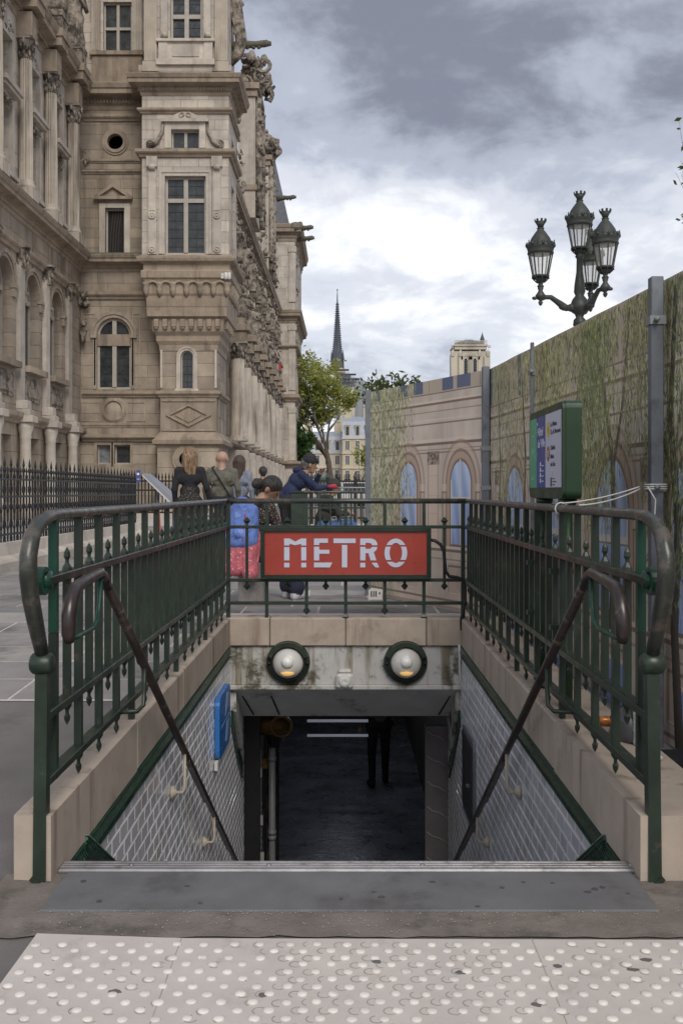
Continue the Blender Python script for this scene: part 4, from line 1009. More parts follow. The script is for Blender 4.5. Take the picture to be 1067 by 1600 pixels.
def side_window(y0, y1, z0, z1, X, rec=.3, mull=True, trans=None, w=.09, arch=False, glass=None):
    """the same on a wall that faces +X"""
    xf = X - rec; q = MB(); ym = (y0 + y1) / 2
    cz = z1 - (y1 - y0) / 2 if arch else z1
    q.box(xf - .1, xf, y0, y0 + w, z0, cz); q.box(xf - .1, xf, y1 - w, y1, z0, cz); q.box(xf - .1, xf, y0 + w, y1 - w, z0, z0 + w)
    if arch: q.arcband((ym, cz), (y1 - y0) / 2 - w, (y1 - y0) / 2 + .02, 0, math.pi, 12, 'x', xf - .1, xf)
    else: q.box(xf - .1, xf, y0 + w, y1 - w, z1 - w, z1)
    if mull: q.box(xf - .1, xf + .05, ym - w, ym + w, z0 + w, z1 - w)
    for zt in (trans or ()): q.box(xf - .1, xf + .045, y0 + w, y1 - w, zt - w, zt + w)
    f = q.build('window', MFRM, TH)
    q = MB(); q.box(xf - .09, xf - .07, y0 + .01, y1 - .01, z0 + .01, cz)
    if arch: q.prism([(ym + (y1 - y0) / 2 * math.cos(a) * .98, cz + (y1 - y0) / 2 * math.sin(a) * .98) for a in np.linspace(0, math.pi, 13)], 'x', xf - .09, xf - .07)
    q.build('pane', glass or MGLS, f); return f
def capital(q, c, r, h, depth_dirs=((1, 0), (-1, 0), (0, 1), (0, -1))):
    """leafy Corinthian capital"""
    q.lathe([(r, 0), (r * 1.12, .04 * h), (r * .98, .08 * h), (r * 1.02, .4 * h), (r * 1.22, .75 * h), (r * 1.5, .9 * h)], c, 12)
    for ring, (zz, n, rr) in enumerate(((.22, 8, 1.12), (.5, 8, 1.28), (.78, 4, 1.6))):
        for k in range(n):
            a = 2 * math.pi * (k + .5 * ring) / n
            q.ell((c[0] + r * rr * math.cos(a), c[1] + r * rr * math.sin(a), c[2] + h * zz), (r * .24, r * .24, h * .17), 5, 4, jit=.25)
    a = r * 1.55; q.box(c[0] - a, c[0] + a, c[1] - a, c[1] + a, c[2] + h * .9, c[2] + h)
def figure(q, c, h, seedv=0, lean=0.0):
    """draped standing stone figure"""
    r = random.Random(seedv); w = h * .15
    q.box(c[0] - w * 1.1, c[0] + w * 1.1, c[1] - w * 1.1, c[1] + w * 1.1, c[2] - h * .08, c[2])
    prof = [(w * .95, 0), (w * 1.05, .08 * h), (w * .8, .3 * h), (w * .95, .46 * h), (w * .7, .58 * h), (w * 1.0, .74 * h), (w * .95, .8 * h), (w * .36, .845 * h), (w * .34, .87 * h)]
    q.lathe(prof, c, 9, sx=1.15, sy=.8)
    for k in range(7):
        a = r.uniform(0, 6.28); q.tube([(c[0] + w * 1.0 * math.cos(a), c[1] + w * .8 * math.sin(a), c[2] + h * r.uniform(.0, .1)), (c[0] + w * .85 * math.cos(a + .3), c[1] + w * .7 * math.sin(a + .3), c[2] + h * r.uniform(.4, .55))], w * .16, 5)
    q.ell((c[0] + lean * w, c[1] - w * .1, c[2] + h * .93), (w * .42, w * .48, h * .075), 8, 6, jit=.08)
    for s in (-1, 1):
        e = (c[0] + s * w * r.uniform(1.2, 1.6), c[1] - w * r.uniform(.2, .8), c[2] + h * r.uniform(.52, .62)); hnd = (c[0] + s * w * r.uniform(.2, 1.3), c[1] - w * r.uniform(.7, 1.1), c[2] + h * r.uniform(.5, .82))
        q.tube([(c[0] + s * w * .95, c[1], c[2] + h * .77), e, hnd], [w * .3, w * .25, w * .17], 6)
def lumps(q, c, size, n, seedv, flat=.6):
    """mass of carved foliage, scrolls and figures"""
    r = random.Random(seedv)
    for _ in range(n):
        p = [c[i] + size[i] * r.uniform(-.5, .5) for i in range(3)]; s = min(size) * r.uniform(.14, .34)
        t_ = r.random()
        if t_ < .55: q.ell(p, (s * r.uniform(.6, 1.1), s * r.uniform(.6, 1.1), s * r.uniform(.7, 1.6)), 6, 5, jit=.3)
        elif t_ < .8:
            a = r.uniform(0, 6.28); q.tube([(p[0] + s * 1.1 * math.cos(a + k) * (1 - k * .12), p[1] - s * .3, p[2] + s * 1.1 * math.sin(a + k) * (1 - k * .12)) for k in np.linspace(0, 5, 9)], s * .28, 5)
        else: q.tube([p, (p[0] + r.uniform(-1, 1) * s * 2, p[1] + r.uniform(-1, 1) * s, p[2] + r.uniform(-1, 1) * s * 2)], [s * .5, s * .2], 5)
def flutes(q, x0, x1, Y, z0, z1, n, sgn=-1):
    """fluted strip pilaster facing the camera"""
    w = (x1 - x0) / n; q.box(x0, x1, Y, Y + .1, z0, z1)
    for i in range(n):
        q.box(x0 + w * (i + .22), x0 + w * (i + .78), Y - .035, Y, z0 + .05, z1 - .05)
def fluted_column(q, c, r0, r1, z0, z1, n=15):
    prof = [(r0, z0), (r0 * .985, z0 + (z1 - z0) * .33), (r1, z1)]; vs = []; m_ = 2 * n
    for r, z in prof:
        for j in range(m_):
            a = 2 * math.pi * j / m_; rr = r * (1.0 if j % 2 == 0 else .83); vs.append((c[0] + rr * math.cos(a), c[1] + rr * math.sin(a), z))
    q.add(vs, [(i * m_ + j, i * m_ + (j + 1) % m_, (i + 1) * m_ + (j + 1) % m_, (i + 1) * m_ + j) for i in range(2) for j in range(m_)])
    q.lathe([(r0 * 1.4, z0 - .32), (r0 * 1.4, z0 - .2), (r0 * 1.3, z0 - .16), (r0 * 1.12, z0 - .1), (r0 * 1.2, z0 - .03), (r0, z0)], (c[0], c[1], 0), 16)
def entab(path, z0, h, out, name='cornice', dent=True, m_=None):
    """classical cornice: bed mould, dentil band, corona, cyma"""
    pr = [(-.05, z0), (.04 * out, z0), (.10 * out, z0 + .10 * h), (.10 * out, z0 + .20 * h), (.22 * out, z0 + .24 * h), (.22 * out, z0 + .42 * h), (.42 * out, z0 + .50 * h), (.80 * out, z0 + .54 * h), (.82 * out, z0 + .74 * h), (.90 * out, z0 + .78 * h), (1.0 * out, z0 + .96 * h), (1.0 * out, z0 + h), (-.05, z0 + 1.12 * h)]
    MB().sweep(path, pr).build(name, m_ or MSC, TH)
    if dent:
        q = MB(); P = [Vector(p) for p in path]; dz = .16 * h
        for a, b in zip(P[:-1], P[1:]):
            d = (b - a); L = d.length; d /= L; n_ = Vector((d.y, -d.x)); s = dz * .9; k = s
            while k < L - s * .2:
                c = a + d * k + n_ * (.27 * out); R = Matrix(((n_.x, d.x, 0), (n_.y, d.y, 0), (0, 0, 1)))
                q.obox((c.x, c.y, z0 + .33 * h), (.16 * out, s * .55, dz), R); k += s
        q.build('dentil_band', MSC, TH, kind='stuff')
def mould(path, z0, h, out, m_=None, name='string_course'):
    MB().sweep(path, [(-.05, z0), (out * .35, z0), (out * .5, z0 + h * .3), (out * .85, z0 + h * .45), (out, z0 + h * .6), (out, z0 + h), (-.05, z0 + h * 1.15)]).build(name, m_ or MSC, TH)

YT, YR, YL = 44.0, 45.5, -12.1
tx = lambda p: PX(p, YT); tz = lambda p: PZ(p, YT); rx = lambda p: PX(p, YR); rz = lambda p: PZ(p, YR)
XTL, XTR = tx(222), tx(358)
# cores behind the stone facing
q = MB()
q.box(XTL + .3, XTR - .3, YT + .31, 47.2, 11.0, 30.0); q.box(tx(245) + .3, tx(336) - .3, YT + .95, 48.2, -.1, 11.2)
q.box(-22, XTL + .35, YR + .31, 60, -.1, 19.8); q.box(-22, XTL + .35, YR + 1.0, 60, 19.8, 30); q.box(-22, YL - .7, 24, YR + .4, -.1, 19.6)
q.box(XTL - .2, -6.52, 47.0, 88.6, -.1, 17.6)
core = q.build('wall', MS, TH)
# ---- recessed wall beside the tower
ow = [(rx(165), rx(195), rz(403), rz(325)), (rx(152), rx(205), rz(608), rz(497)), (rx(152), rx(173), rz(725), rz(695)), (rx(179), rx(204), rz(725), rz(695)), (rx(181) - .36, rx(181) + .36, rz(222) - .36, rz(222) + .36)]
ashlar('y', YR, YL, tx(245) + .5, .1, rz(680), ow, .52, 1.15)
ashlar('y', YR, YL, tx(245) + .5, rz(612), 11.3, ow, .50, .95); ashlar('y', YR, YL, tx(245) + .5, rz(680), rz(612), (), .9, .95)
ashlar('y', YR, YL, XTL + .1, 11.3, 19.3, ow, .48, 1.0)
ashlar('y', YR + .7, rx(70), XTL + .2, 19.6, 26, [(PX(162, 46.2), PX(206, 46.2), PZ(82, 46.2), PZ(3, 46.2))], .5, .8, m_=1)
f = front_window(*ow[0], YR, rec=.2, mull=False, bars=False, glass=MDARK)
q = MB()
for k in range(4): x = rx(170) + .12 * k; q.tube([(x, YR + .25, ow[0][2] + .1), (x + .05, YR + .24, (ow[0][2] + ow[0][3]) / 2), (x + .16, YR + .25, ow[0][3] - .15)], .035, 5)
q.build('curtain', M('dark_curtain', (.05, .042, .036), .9), f)
x0, x1, z0, z1 = ow[0]
q = MB(); q.box(x0 - .26, x0, YR - .05, YR + .1, z0 - .05, z1 + .2); q.box(x1, x1 + .26, YR - .05, YR + .1, z0 - .05, z1 + .2); q.box(x0, x1, YR - .05, YR + .1, z1, z1 + .2); q.box(x0 - .35, x1 + .35, YR - .16, YR + .1, z0 - .2, z0 - .05)
q.build('window_surround', MSL, TH)
q = MB(); xa, xb_, zb, zt = rx(148), rx(208), rz(313), rz(290); xm = (xa + xb_) / 2
q.prism([(xa, zb), (xb_, zb), (xb_, zb + .13), (xa, zb + .13)], 'y', YR - .24, YR + .1)
for s_ in (-1, 1): q.prism([(xm + s_ * (xb_ - xm) * 1.0, zb + .131), (xm, zt + .05), (xm, zt - .12), (xm + s_ * (xb_ - xm) * .72, zb + .131)], 'y', YR - .22, YR + .1)
q.prism([(xa + .25, zb + .131), (xb_ - .25, zb + .131), (xm, zt - .1)], 'y', YR - .08, YR + .1)
q.build('pediment', MSC, TH)
q = MB(); c = (rx(181), rz(222)); q.arcband(c, .36, .50, 0, 6.283, 28, 'y', YR - .10, YR + .2); q.arcband(c, .50, .60, 0, 6.283, 28, 'y', YR - .05, YR + .1); o_ = q.build('round_window', MSC, TH)
MB().lathe([(.37, 0), (0, 0)], (c[0], YR + .25, c[1]), 24, axis='y').build('pane', MDARK, o_)
q = MB()
for sx_ in (-1, 1):                                      # fill the square hole round the oculus
    for sz_ in (-1, 1): q.prism([(c[0] + sx_ * .365, c[1] + sz_ * .365)] + [(c[0] + sx_ * .36 * math.cos(a), c[1] + sz_ * .36 * math.sin(a)) for a in np.linspace(0, 1.5708, 7)], 'y', YR, YR + .25)
q.build('wall', MS, TH)
# arched window
x0, x1, z0, z1 = ow[1]; r = (x1 - x0) / 2; xm = (x0 + x1) / 2; cz = z1 - r
fw = front_window(x0, x1, z0, z1, YR, rec=.14, arch=True, w=.10)
MB().box(x0 + .01, x1 - .01, YR + .06, YR + .2, rz(540), rz(522)).build('transom', MSC, fw)
q = MB()
for s_ in (-1, 1): q.prism([(xm + s_ * r, cz)] + [(xm + s_ * r * math.cos(a), cz + r * math.sin(a)) for a in np.linspace(0, 1.5708, 9)][1:] + [(xm, z1 + .0), (xm + s_ * r, z1)], 'y', YR - .001, YR + .3)
q.build('wall', MS, TH)
q = MB(); q.arcband((xm, cz), r + .02, r + .16, 0, math.pi, 16, 'y', YR - .05, YR + .1); q.arcband((xm, cz), r + .16, r + .30, 0, math.pi, 16, 'y', YR - .10, YR + .1); q.box(x0 - .16, x0 - .02, YR - .04, YR + .1, z0, cz); q.box(x1 + .02, x1 + .16, YR - .04, YR + .1, z0, cz)
for s_ in (-1, 1): q.box(xm + s_ * (r + .14) - .14, xm + s_ * (r + .14) + .14, YR - .12, YR + .1, cz - .14, cz)
q.build('arch_moulding', MS, TH)
q = MB()
for a, b in ((rx(128), rx(150)), (rx(207), rx(220))): q.box(a, a + .06, YR - .04, YR, 6.1, 9.4); q.box(b - .06, b, YR - .04, YR, 6.1, 9.4); q.box(a + .06, b - .06, YR - .04, YR, 9.34, 9.4)
q.build('panel_frame', MS, TH)
# roundel
q = MB(); c = (rx(178), rz(640)); q.arcband(c, .40, .53, 0, 6.283, 26, 'y', YR - .08, YR + .1); q.arcband(c, .53, .60, 0, 6.283, 26, 'y', YR - .04, YR + .1); q.lathe([(.4, 0), (.3, -.03), (0, -.05)], (c[0], YR + .02, c[1]), 20, axis='y'); q.build('roundel', MS, TH)
q = MB()
for a, b in ((rx(127), rx(158)), (rx(198), rx(228))):
    q.box(a, b, YR - .03, YR, 5.3, 5.36); q.box(a, b, YR - .03, YR, 4.45, 4.51); q.box(a, a + .06, YR - .03, YR, 4.511, 5.299); q.box(b - .06, b, YR - .03, YR, 4.511, 5.299)
q.build('panel_frame', MS, TH)
for k in (2, 3):
    x0, x1, z0, z1 = ow[k]; front_window(x0, x1, z0, z1, YR, rec=.22, mull=False, trans=None, bars=(k == 3), glass=MGLB if k == 2 else MGLS, w=.06)
    q = MB(); q.box(x0 - .12, x0, YR - .03, YR + .2, z0 - .1, z1 + .12); q.box(x1, x1 + .12, YR - .03, YR + .2, z0 - .1, z1 + .12); q.box(x0, x1, YR - .03, YR + .2, z1, z1 + .12); q.build('window_surround', MSC, TH)
pathL = [(YL, 24), (YL, YR), (XTL + .3, YR)]
entab(pathL, rz(172), rz(138) - rz(172), .75)
entab(pathL, rz(425), rz(405) - rz(425) + .1, .62, dent=False)
mould(pathL, rz(468), .35, .22); mould([(YL + .1, YR), (XTL + .3, YR)], rz(272), .16, .12); mould([(YL + .1, YR), (XTL + .3, YR)], rz(255), .14, .1); mould([(YL + .1, YR), (XTL + .3, YR)], rz(190), .3, .18)
mould([(YL + .1, YR), (XTL + .9, YR)], rz(621), .26, .2); mould([(YL + .1, YR), (XTL + .9, YR)], rz(690), .3, .28); mould([(YL + .1, YR), (XTL + .9, YR)], rz(668), .2, .08)
q = MB(); q.sweep(pathL, [(-.05, 11.98), (.62, 11.96), (.60, 12.03), (-.05, 12.06)]); q.build('moss_line', MMOSS, TH)
# window above the cornice
Yu = YR + .7; x0, x1, z0, z1 = PX(162, 46.2), PX(206, 46.2), PZ(82, 46.2), PZ(3, 46.2)
f = front_window(x0, x1, z0, z1, Yu, rec=.18, trans=[PZ(43, 46.2)], bars=False, w=.07)
MB().box(xm + .35, xm + .62, Yu + .262, Yu + .28, z0 + .1, z1 - .1).build('curtain', M('pale_curtain', (.35, .36, .40), .9), f)
q = MB(); flutes(q, x0 - .52, x0 - .12, Yu - .14, z0, z1 + .3, 4); flutes(q, x1 + .12, x1 + .52, Yu - .14, z0, z1 + .3, 4); q.build('pilaster', MSL, TH)
q = MB(); q.box(x0 - .6, x1 + .6, Yu - .22, Yu + .1, z0 - .18, z0); q.box(x0 - .5, x1 + .5, Yu - .12, Yu + .1, z0 - 1.4, z0 - .19); q.box(x0 - .6, x1 + .6, Yu - .2, Yu + .1, 19.75, z0 - 1.41); q.build('sill', MSC, TH)

# ---- corner tower
pathT = [(XTL, 46.9), (XTL, YT), (XTR, YT), (XTR, 47.1)]
wz0, wz1 = tz(397), tz(275); wx0, wx1 = tx(258), tx(322)
ot = [(wx0, wx1, wz0, wz1), (tx(268), tx(312), tz(232), tz(203))]
ashlar('y', YT, XTL, XTR, 11.62, 19.0, ot, .47, .85, m_=1)
ashlar('x', XTR, YT + .31, 47.0, 11.62, 19.0, [(44.9, 46.1, 12.0, 15.1), (45.0, 46.0, 16.45, 17.2)], .47, .9, m_=1, sgn=1)
ashlar('y', YT + .05, XTL + .1, XTR - .1, 19.7, 27, [(tx(266), tx(316), tz(64), tz(-10))], .5, .75, m_=1)
ashlar('x', XTR - .1, YT + .36, 47.0, 19.7, 27, (), .5, .9, m_=1, sgn=1)
front_window(wx0, wx1, wz0, wz1, YT, rec=.2, trans=[tz(312)], w=.10)
front_window(*ot[1][:2], *ot[1][2:], YT, rec=.16, bars=False, w=.07)
side_window(44.9, 46.1, 12.0, 15.1, XTR, rec=.15, trans=[14.1]); side_window(45.0, 46.0, 16.45, 17.2, XTR, rec=.12)
front_window(tx(266), tx(316), tz(64), tz(-10), YT + .05, rec=.18, trans=[tz(23)], w=.10)
q = MB()                                                 # stepped surround and side pilasters of the big window
q.box(wx0 - .14, wx0, YT - .04, YT + .15, wz0, wz1 + .14); q.box(wx1, wx1 + .14, YT - .04, YT + .15, wz0, wz1 + .14); q.box(wx0, wx1, YT - .04, YT + .15, wz1, wz1 + .14)
q.box(wx0 - .26, wx0 - .14, YT - .08, YT + .15, wz0, wz1 + .26); q.box(wx1 + .14, wx1 + .26, YT - .08, YT + .15, wz0, wz1 + .26); q.box(wx0 - .14, wx1 + .14, YT - .08, YT + .15, wz1 + .14, wz1 + .26)
q.build('window_surround', MSL, TH)
q = MB()
for a, b in ((tx(232), tx(245)), (tx(333), tx(346))):
    q.box(a, b, YT - .10, YT + .1, tz(398), tz(262)); q.box(a + .05, b - .05, YT - .125, YT - .1, tz(390), tz(345)); q.box(a + .05, b - .05, YT - .125, YT - .1, tz(330), tz(272))
    for py in (338, 391): q.lathe([(.15, 0), (.15, -.05), (.11, -.07), (.10, -.03), (.06, -.03), (.05, -.08), (0, -.09)], ((a + b) / 2, YT - .10, tz(py)), 14, axis='y')
    q.box(a - .05, b + .05, YT - .2, YT + .1, tz(262), tz(246)); q.lathe([(0, -.14), (.13, -.14), (.13, .14), (0, .14)], ((a + b) / 2, YT - .14, tz(262) - .02), 10, axis='x')
q.build('pilaster', MSL, TH)
mould(pathT, tz(246), tz(235) - tz(246), .26); mould(pathT, tz(178), tz(172) - tz(178) + .05, .18)
# small window: pediment and scrolls
q = MB(); x0, x1, z0, z1 = ot[1]
q.box(x0 - .28, x0 - .0, YT - .10, YT + .1, z0, z1 + .30); q.box(x1, x1 + .28, YT - .10, YT + .1, z0, z1 + .30); q.box(x0, x1, YT - .10, YT + .1, z1, z1 + .30); q.box(x0 - .42, x1 + .42, YT - .24, YT + .1, z1 + .301, z1 + .44)
xm = (x0 + x1) / 2; hw = (x1 - x0) / 2 + .25
q.prism([(xm - hw, z1 + .441), (xm + hw, z1 + .441), (xm + hw * .6, z1 + .62), (xm, z1 + .86), (xm - hw * .6, z1 + .62)], 'y', YT - .10, YT + .1)
q.build('window_surround', MSL, TH)
q = MB()
for s_ in (-1, 1):
    q.tube([(xm + s_ * (.13 + .11 * math.cos(a) * (1 - a * .1)), YT - .12, z1 + .62 + .11 * math.sin(a) * (1 - a * .1)) for a in np.linspace(-1.4, 5, 14)], .035, 5)
    P = [(xm + s_ * (hw + .1), YT - .07, z1 + .25), (xm + s_ * (hw + .14), YT - .07, z1 - .1), (xm + s_ * (hw + .35), YT - .07, z0 + .28), (xm + s_ * (hw + .62), YT - .07, z0 + .06)]
    q.tube(P, [.07, .08, .09, .09], 6)
    q.tube([(xm + s_ * (hw + .66 + .14 * math.cos(a) * (1 - a * .1)), YT - .10, z0 + .19 + .14 * math.sin(a) * (1 - a * .1)) for a in np.linspace(-1.6, 5.5, 16)], .045, 5)
q.build('scroll', MSO, TH)
entab(pathT, tz(150), tz(122) - tz(150), .62)
mould([(XTL, 46.9), (XTL, YT), (XTR, YT), (XTR, 47.1)], 19.55, .5, .12, MSL)
# upper stage pilasters
q = MB()
for a, b in ((tx(226), tx(246)), (tx(336), tx(356))): flutes(q, a, b, YT - .08, tz(98), 27, 6); q.box(a - .06, b + .06, YT - .16, YT + .1, tz(112), tz(98)); q.box(a - .1, b + .1, YT - .2, YT + .1, 19.75, tz(112))
q.build('pilaster', MSF, TH)
q = MB()
for a, b in ((tx(252), tx(263)), (tx(319), tx(330))): q.box(a, b, YT - .10, YT + .1, tz(58), 27); q.lathe([(.12, 0), (.12, -.05), (0, -.08)], ((a + b) / 2, YT - .1, tz(56)), 12, axis='y')
q.build('pilaster', MSL, TH)
q = MB(); xa, xb_ = tx(249), tx(333); q.box(xa - .1, xb_ + .1, YT - .22, YT + .1, tz(67), tz(63)); q.box(xa, xa + .38, YT - .15, YT + .1, tz(95), tz(67)); q.box(xb_ - .38, xb_, YT - .15, YT + .1, tz(95), tz(67)); q.box(xa + .38, xb_ - .38, YT - .1, YT + .1, tz(95), tz(67)); q.box(xa + .6, xb_ - .6, YT - .14, YT - .1, tz(90), tz(72)); q.box(xa - .1, xb_ + .1, YT - .25, YT + .1, tz(104), tz(95.2))
q.build('sill', MSL, TH)
# corbelled underside: stepped mouldings, two rows of consoles
X0, X1, YB_ = tx(245) + .05, tx(336), YT + .65
pathB = [(X0, 48), (X0, YB_), (X1, YB_), (X1, 48.2)]
zz = lambda p: tz(p)
MB().sweep(pathB, [(-.1, zz(545)), (.03, zz(545)), (.06, zz(536)), (.16, zz(530)), (.17, zz(522)), (.30, zz(516)), (.32, zz(511)), (.33, zz(496)), (.50, zz(493)), (.52, zz(479)), (.54, zz(462)), (.60, zz(458)), (.60, zz(440)), (.64, zz(436)), (.72, zz(434)), (.74, zz(424)), (.64, zz(421)), (.64, zz(412.5)), (.72, zz(411)), (.86, zz(409)), (.90, zz(405)), (.90, zz(402.5)), (.66, zz(398)), (-.1, zz(396))]).build('corbelling', MSC, TH)
q = MB(); n = 8
for i in range(n):
    x = X0 - .30 + (X1 - X0 + .60) * (i + .5) / n; q.box(x - .10, x + .10, YB_ - .48, YB_ - .2, zz(509), zz(497)); q.box(x - .07, x + .07, YB_ - .44, YB_ - .2, zz(512), zz(509.1))
n = 6
for i in range(n + 1):
    x = X0 - .52 + (X1 - X0 + 1.04) * i / n; q.lathe([(.03, zz(463)), (.12, zz(458)), (.15, zz(452)), (.12, zz(449)), (.17, zz(445)), (.19, zz(441))], (x, YB_ - .60, 0), 8)
    if i < n:
        xm = x + (X1 - X0 + 1.04) / n / 2; rr = (X1 - X0 + 1.04) / n / 2 - .07
        q.arcband((xm, zz(449)), rr, rr + .09, .15, math.pi - .15, 7, 'y', YB_ - .72, YB_ - .55)
for i in range(5):
    y = YB_ + .3 + i * .5; q.box(X1 + .2, X1 + .48, y - .10, y + .10, zz(509), zz(497)); q.lathe([(.03, zz(463)), (.12, zz(458)), (.15, zz(452)), (.12, zz(449)), (.19, zz(441))], (X1 + .60, y, 0), 8)
q.build('console', MSC, TH)
q = MB(); k = X0 - .5
while k < X1 + .5: q.box(k, k + .05, YB_ - .555, YB_ - .5, zz(478), zz(464)); k += .095
q.build('fluted_band', MSC, TH, kind='stuff')
# lower shaft
aw = (PX(283, YB_), PX(302, YB_), PZ(608, YB_), PZ(548, YB_))
ashlar('y', YB_, X0, X1, PZ(612, YB_), zz(540), [aw], .62, .8); ashlar('x', X1, YB_ + .31, 48, PZ(612, YB_), zz(540), (), .62, .9, sgn=1)
x0, x1, z0, z1 = aw; r = (x1 - x0) / 2; xm = (x0 + x1) / 2; cz = z1 - r
front_window(x0, x1, z0, z1, YB_, rec=.12, arch=True, mull=False, w=.05)
q = MB()
for s_ in (-1, 1): q.prism([(xm + s_ * r, cz)] + [(xm + s_ * r * math.cos(a), cz + r * math.sin(a)) for a in np.linspace(0, 1.5708, 7)][1:] + [(xm + s_ * r, z1)], 'y', YB_, YB_ + .3)
q.arcband((xm, cz), r + .01, r + .10, 0, math.pi, 14, 'y', YB_ - .05, YB_ + .1); q.arcband((xm, cz), r + .10, r + .19, 0, math.pi, 14, 'y', YB_ - .08, YB_ + .1)
for s_ in (-1, 1): q.box(xm + s_ * r + min(0, s_) * .19 + max(0, s_) * .01, xm + s_ * r + min(0, s_) * .01 + max(0, s_) * .19, YB_ - .06, YB_ + .1, z0, cz)
q.box(x0 - .25, x1 + .25, YB_ - .14, YB_ + .1, z0 - .16, z0)
for a, b in ((X0, X0 + .09), (X1 - .09, X1)): q.box(a, b, YB_ - .04, YB_, 5.9, 7.6)
q.build('arch_moulding', MSL, TH)
mould(pathB, PZ(621, YB_), .28, .18)
ashlar('y', YB_ - .02, X0, X1, PZ(681, YB_), PZ(621, YB_), (), 1.8, 3); ashlar('x', X1 + .02, YB_ + .31, 48, PZ(681, YB_), PZ(621, YB_), (), 1.0, 1.2, sgn=1)
zc_, xm = PZ(649, YB_), (X0 + X1) / 2; hw, hh = 1.02, .52
q = MB()
for sx_, sz_ in ((1, 1), (1, -1), (-1, 1), (-1, -1)): q.prism([(xm + sx_ * hw, zc_), (xm, zc_ + sz_ * hh), (xm, zc_ + sz_ * (hh - .11)), (xm + sx_ * (hw - .2), zc_)], 'y', YB_ - .10, YB_)
q.prism([(xm + .6, zc_), (xm, zc_ + .32), (xm - .6, zc_), (xm, zc_ - .32)], 'y', YB_ - .06, YB_)
q.box(X0 + .05, X1 - .05, YB_ - .07, YB_ - .02, zc_ + .62, zc_ + .70); q.box(X0 + .05, X1 - .05, YB_ - .07, YB_ - .02, zc_ - .70, zc_ - .62)
q.build('diamond_panel', MSC, TH)
MB().sweep(pathB, [(-.1, PZ(700, YB_)), (.10, PZ(700, YB_)), (.14, PZ(697, YB_)), (.30, PZ(694, YB_)), (.32, PZ(688, YB_)), (.24, PZ(686, YB_)), (.12, PZ(680, YB_)), (.04, PZ(676, YB_)), (-.1, PZ(672, YB_))]).build('plinth_cornice', MSC, TH)
YQ = YB_ - .12; oc = (PX(292, YQ), PZ(718, YQ))
ashlar('y', YQ, X0 - .12, X1 + .12, .1, PZ(700, YB_), [(oc[0] - .36, oc[0] + .36, oc[1] - .36, oc[1] + .36)], .7, 1.3); ashlar('x', X1 + .12, YQ + .31, 48, .1, PZ(700, YB_), (), .7, 1.1, sgn=1)
q = MB(); q.arcband(oc, .34, .50, 0, 6.283, 28, 'y', YQ - .08, YQ + .15); q.arcband(oc, .50, .64, 0, 6.283, 28, 'y', YQ - .04, YQ + .1); o_ = q.build('round_window', MSC, TH)
MB().lathe([(.36, 0), (0, 0)], (oc[0], YQ + .14, oc[1]), 24, axis='y').build('pane', MGLB, o_)
q = MB(); q.box(X0 - .2, X1 + .2, YQ - .07, YQ + .2, 0, 1.0); q.box(X1 + .12, X1 + .2, YQ + .2, 48, 0, 1.0); q.build('base_course', MSL, TH)
# gargoyles
def gargoyle(x0, x1, Y, z, th=.16):
    q = MB(); L = x1 - x0
    q.tube([(x0 - .2, Y, z - .12), (x0 + .2 * L, Y, z), (x0 + .55 * L, Y, z + .02), (x0 + .8 * L, Y, z + .05), (x1, Y, z + .06)], [th * 1.3, th * 1.1, th * .8, th * .95, th * .55], 8)
    q.ell((x0 + .84 * L, Y, z + .10), (th * .9, th * .7, th * .7), 8, 6, jit=.2)
    for k in range(4): q.ell((x0 + (.15 + .17 * k) * L, Y, z - th * .7), (th * .6, th * .5, th * .5), 6, 4, jit=.3)
    q.build('gargoyle', MMOSS, TH)
gargoyle(XTR + .1, PX(424, 46), 46.0, PZ(70, 46), .17); gargoyle(PX(436, 78), PX(463, 78), 78.0, PZ(309, 78), .17)
gargoyle(PX(464, 88), PX(490, 88), 87.6, PZ(358, 88), .22); gargoyle(PX(464, 89), PX(491, 89), 89.6, PZ(370, 89), .22); gargoyle(PX(460, 90), PX(470, 90), 91, PZ(346, 90), .22)
q = MB(); q.tube([(XTR - .05, 45.7, 25.2), (XTR + .12, 45.8, 23.5), (XTR + .35, 45.9, 22.0), (XTR + .2, 45.9, 21.4), (XTR - .1, 45.8, 20.9)], [.35, .3, .28, .24, .12], 8); lumps(q, (XTR + .1, 45.9, 22.6), (.5, .8, 2.6), 22, 5); q.build('bracket', MSO, TH)
# security camera
t = thing('security_camera', 'two small white security cameras fixed under the cornice at the corner of the stone tower', 'camera', (tx(352), YB_ - .75, tz(432)))
q = MB(); q.box(tx(346), tx(351), YB_ - .80, YB_ - .6, tz(436), tz(428))
for p in (354, 359): q.lathe([(0, .18), (.07, .18), (.08, -.08), (.05, -.12), (0, -.12)], (tx(p), YB_ - .85, tz(434)), 10); q.box(tx(p) - .03, tx(p) + .03, YB_ - .88, YB_ - .6, tz(429), tz(427))
q.build('housing', MWHT, t)
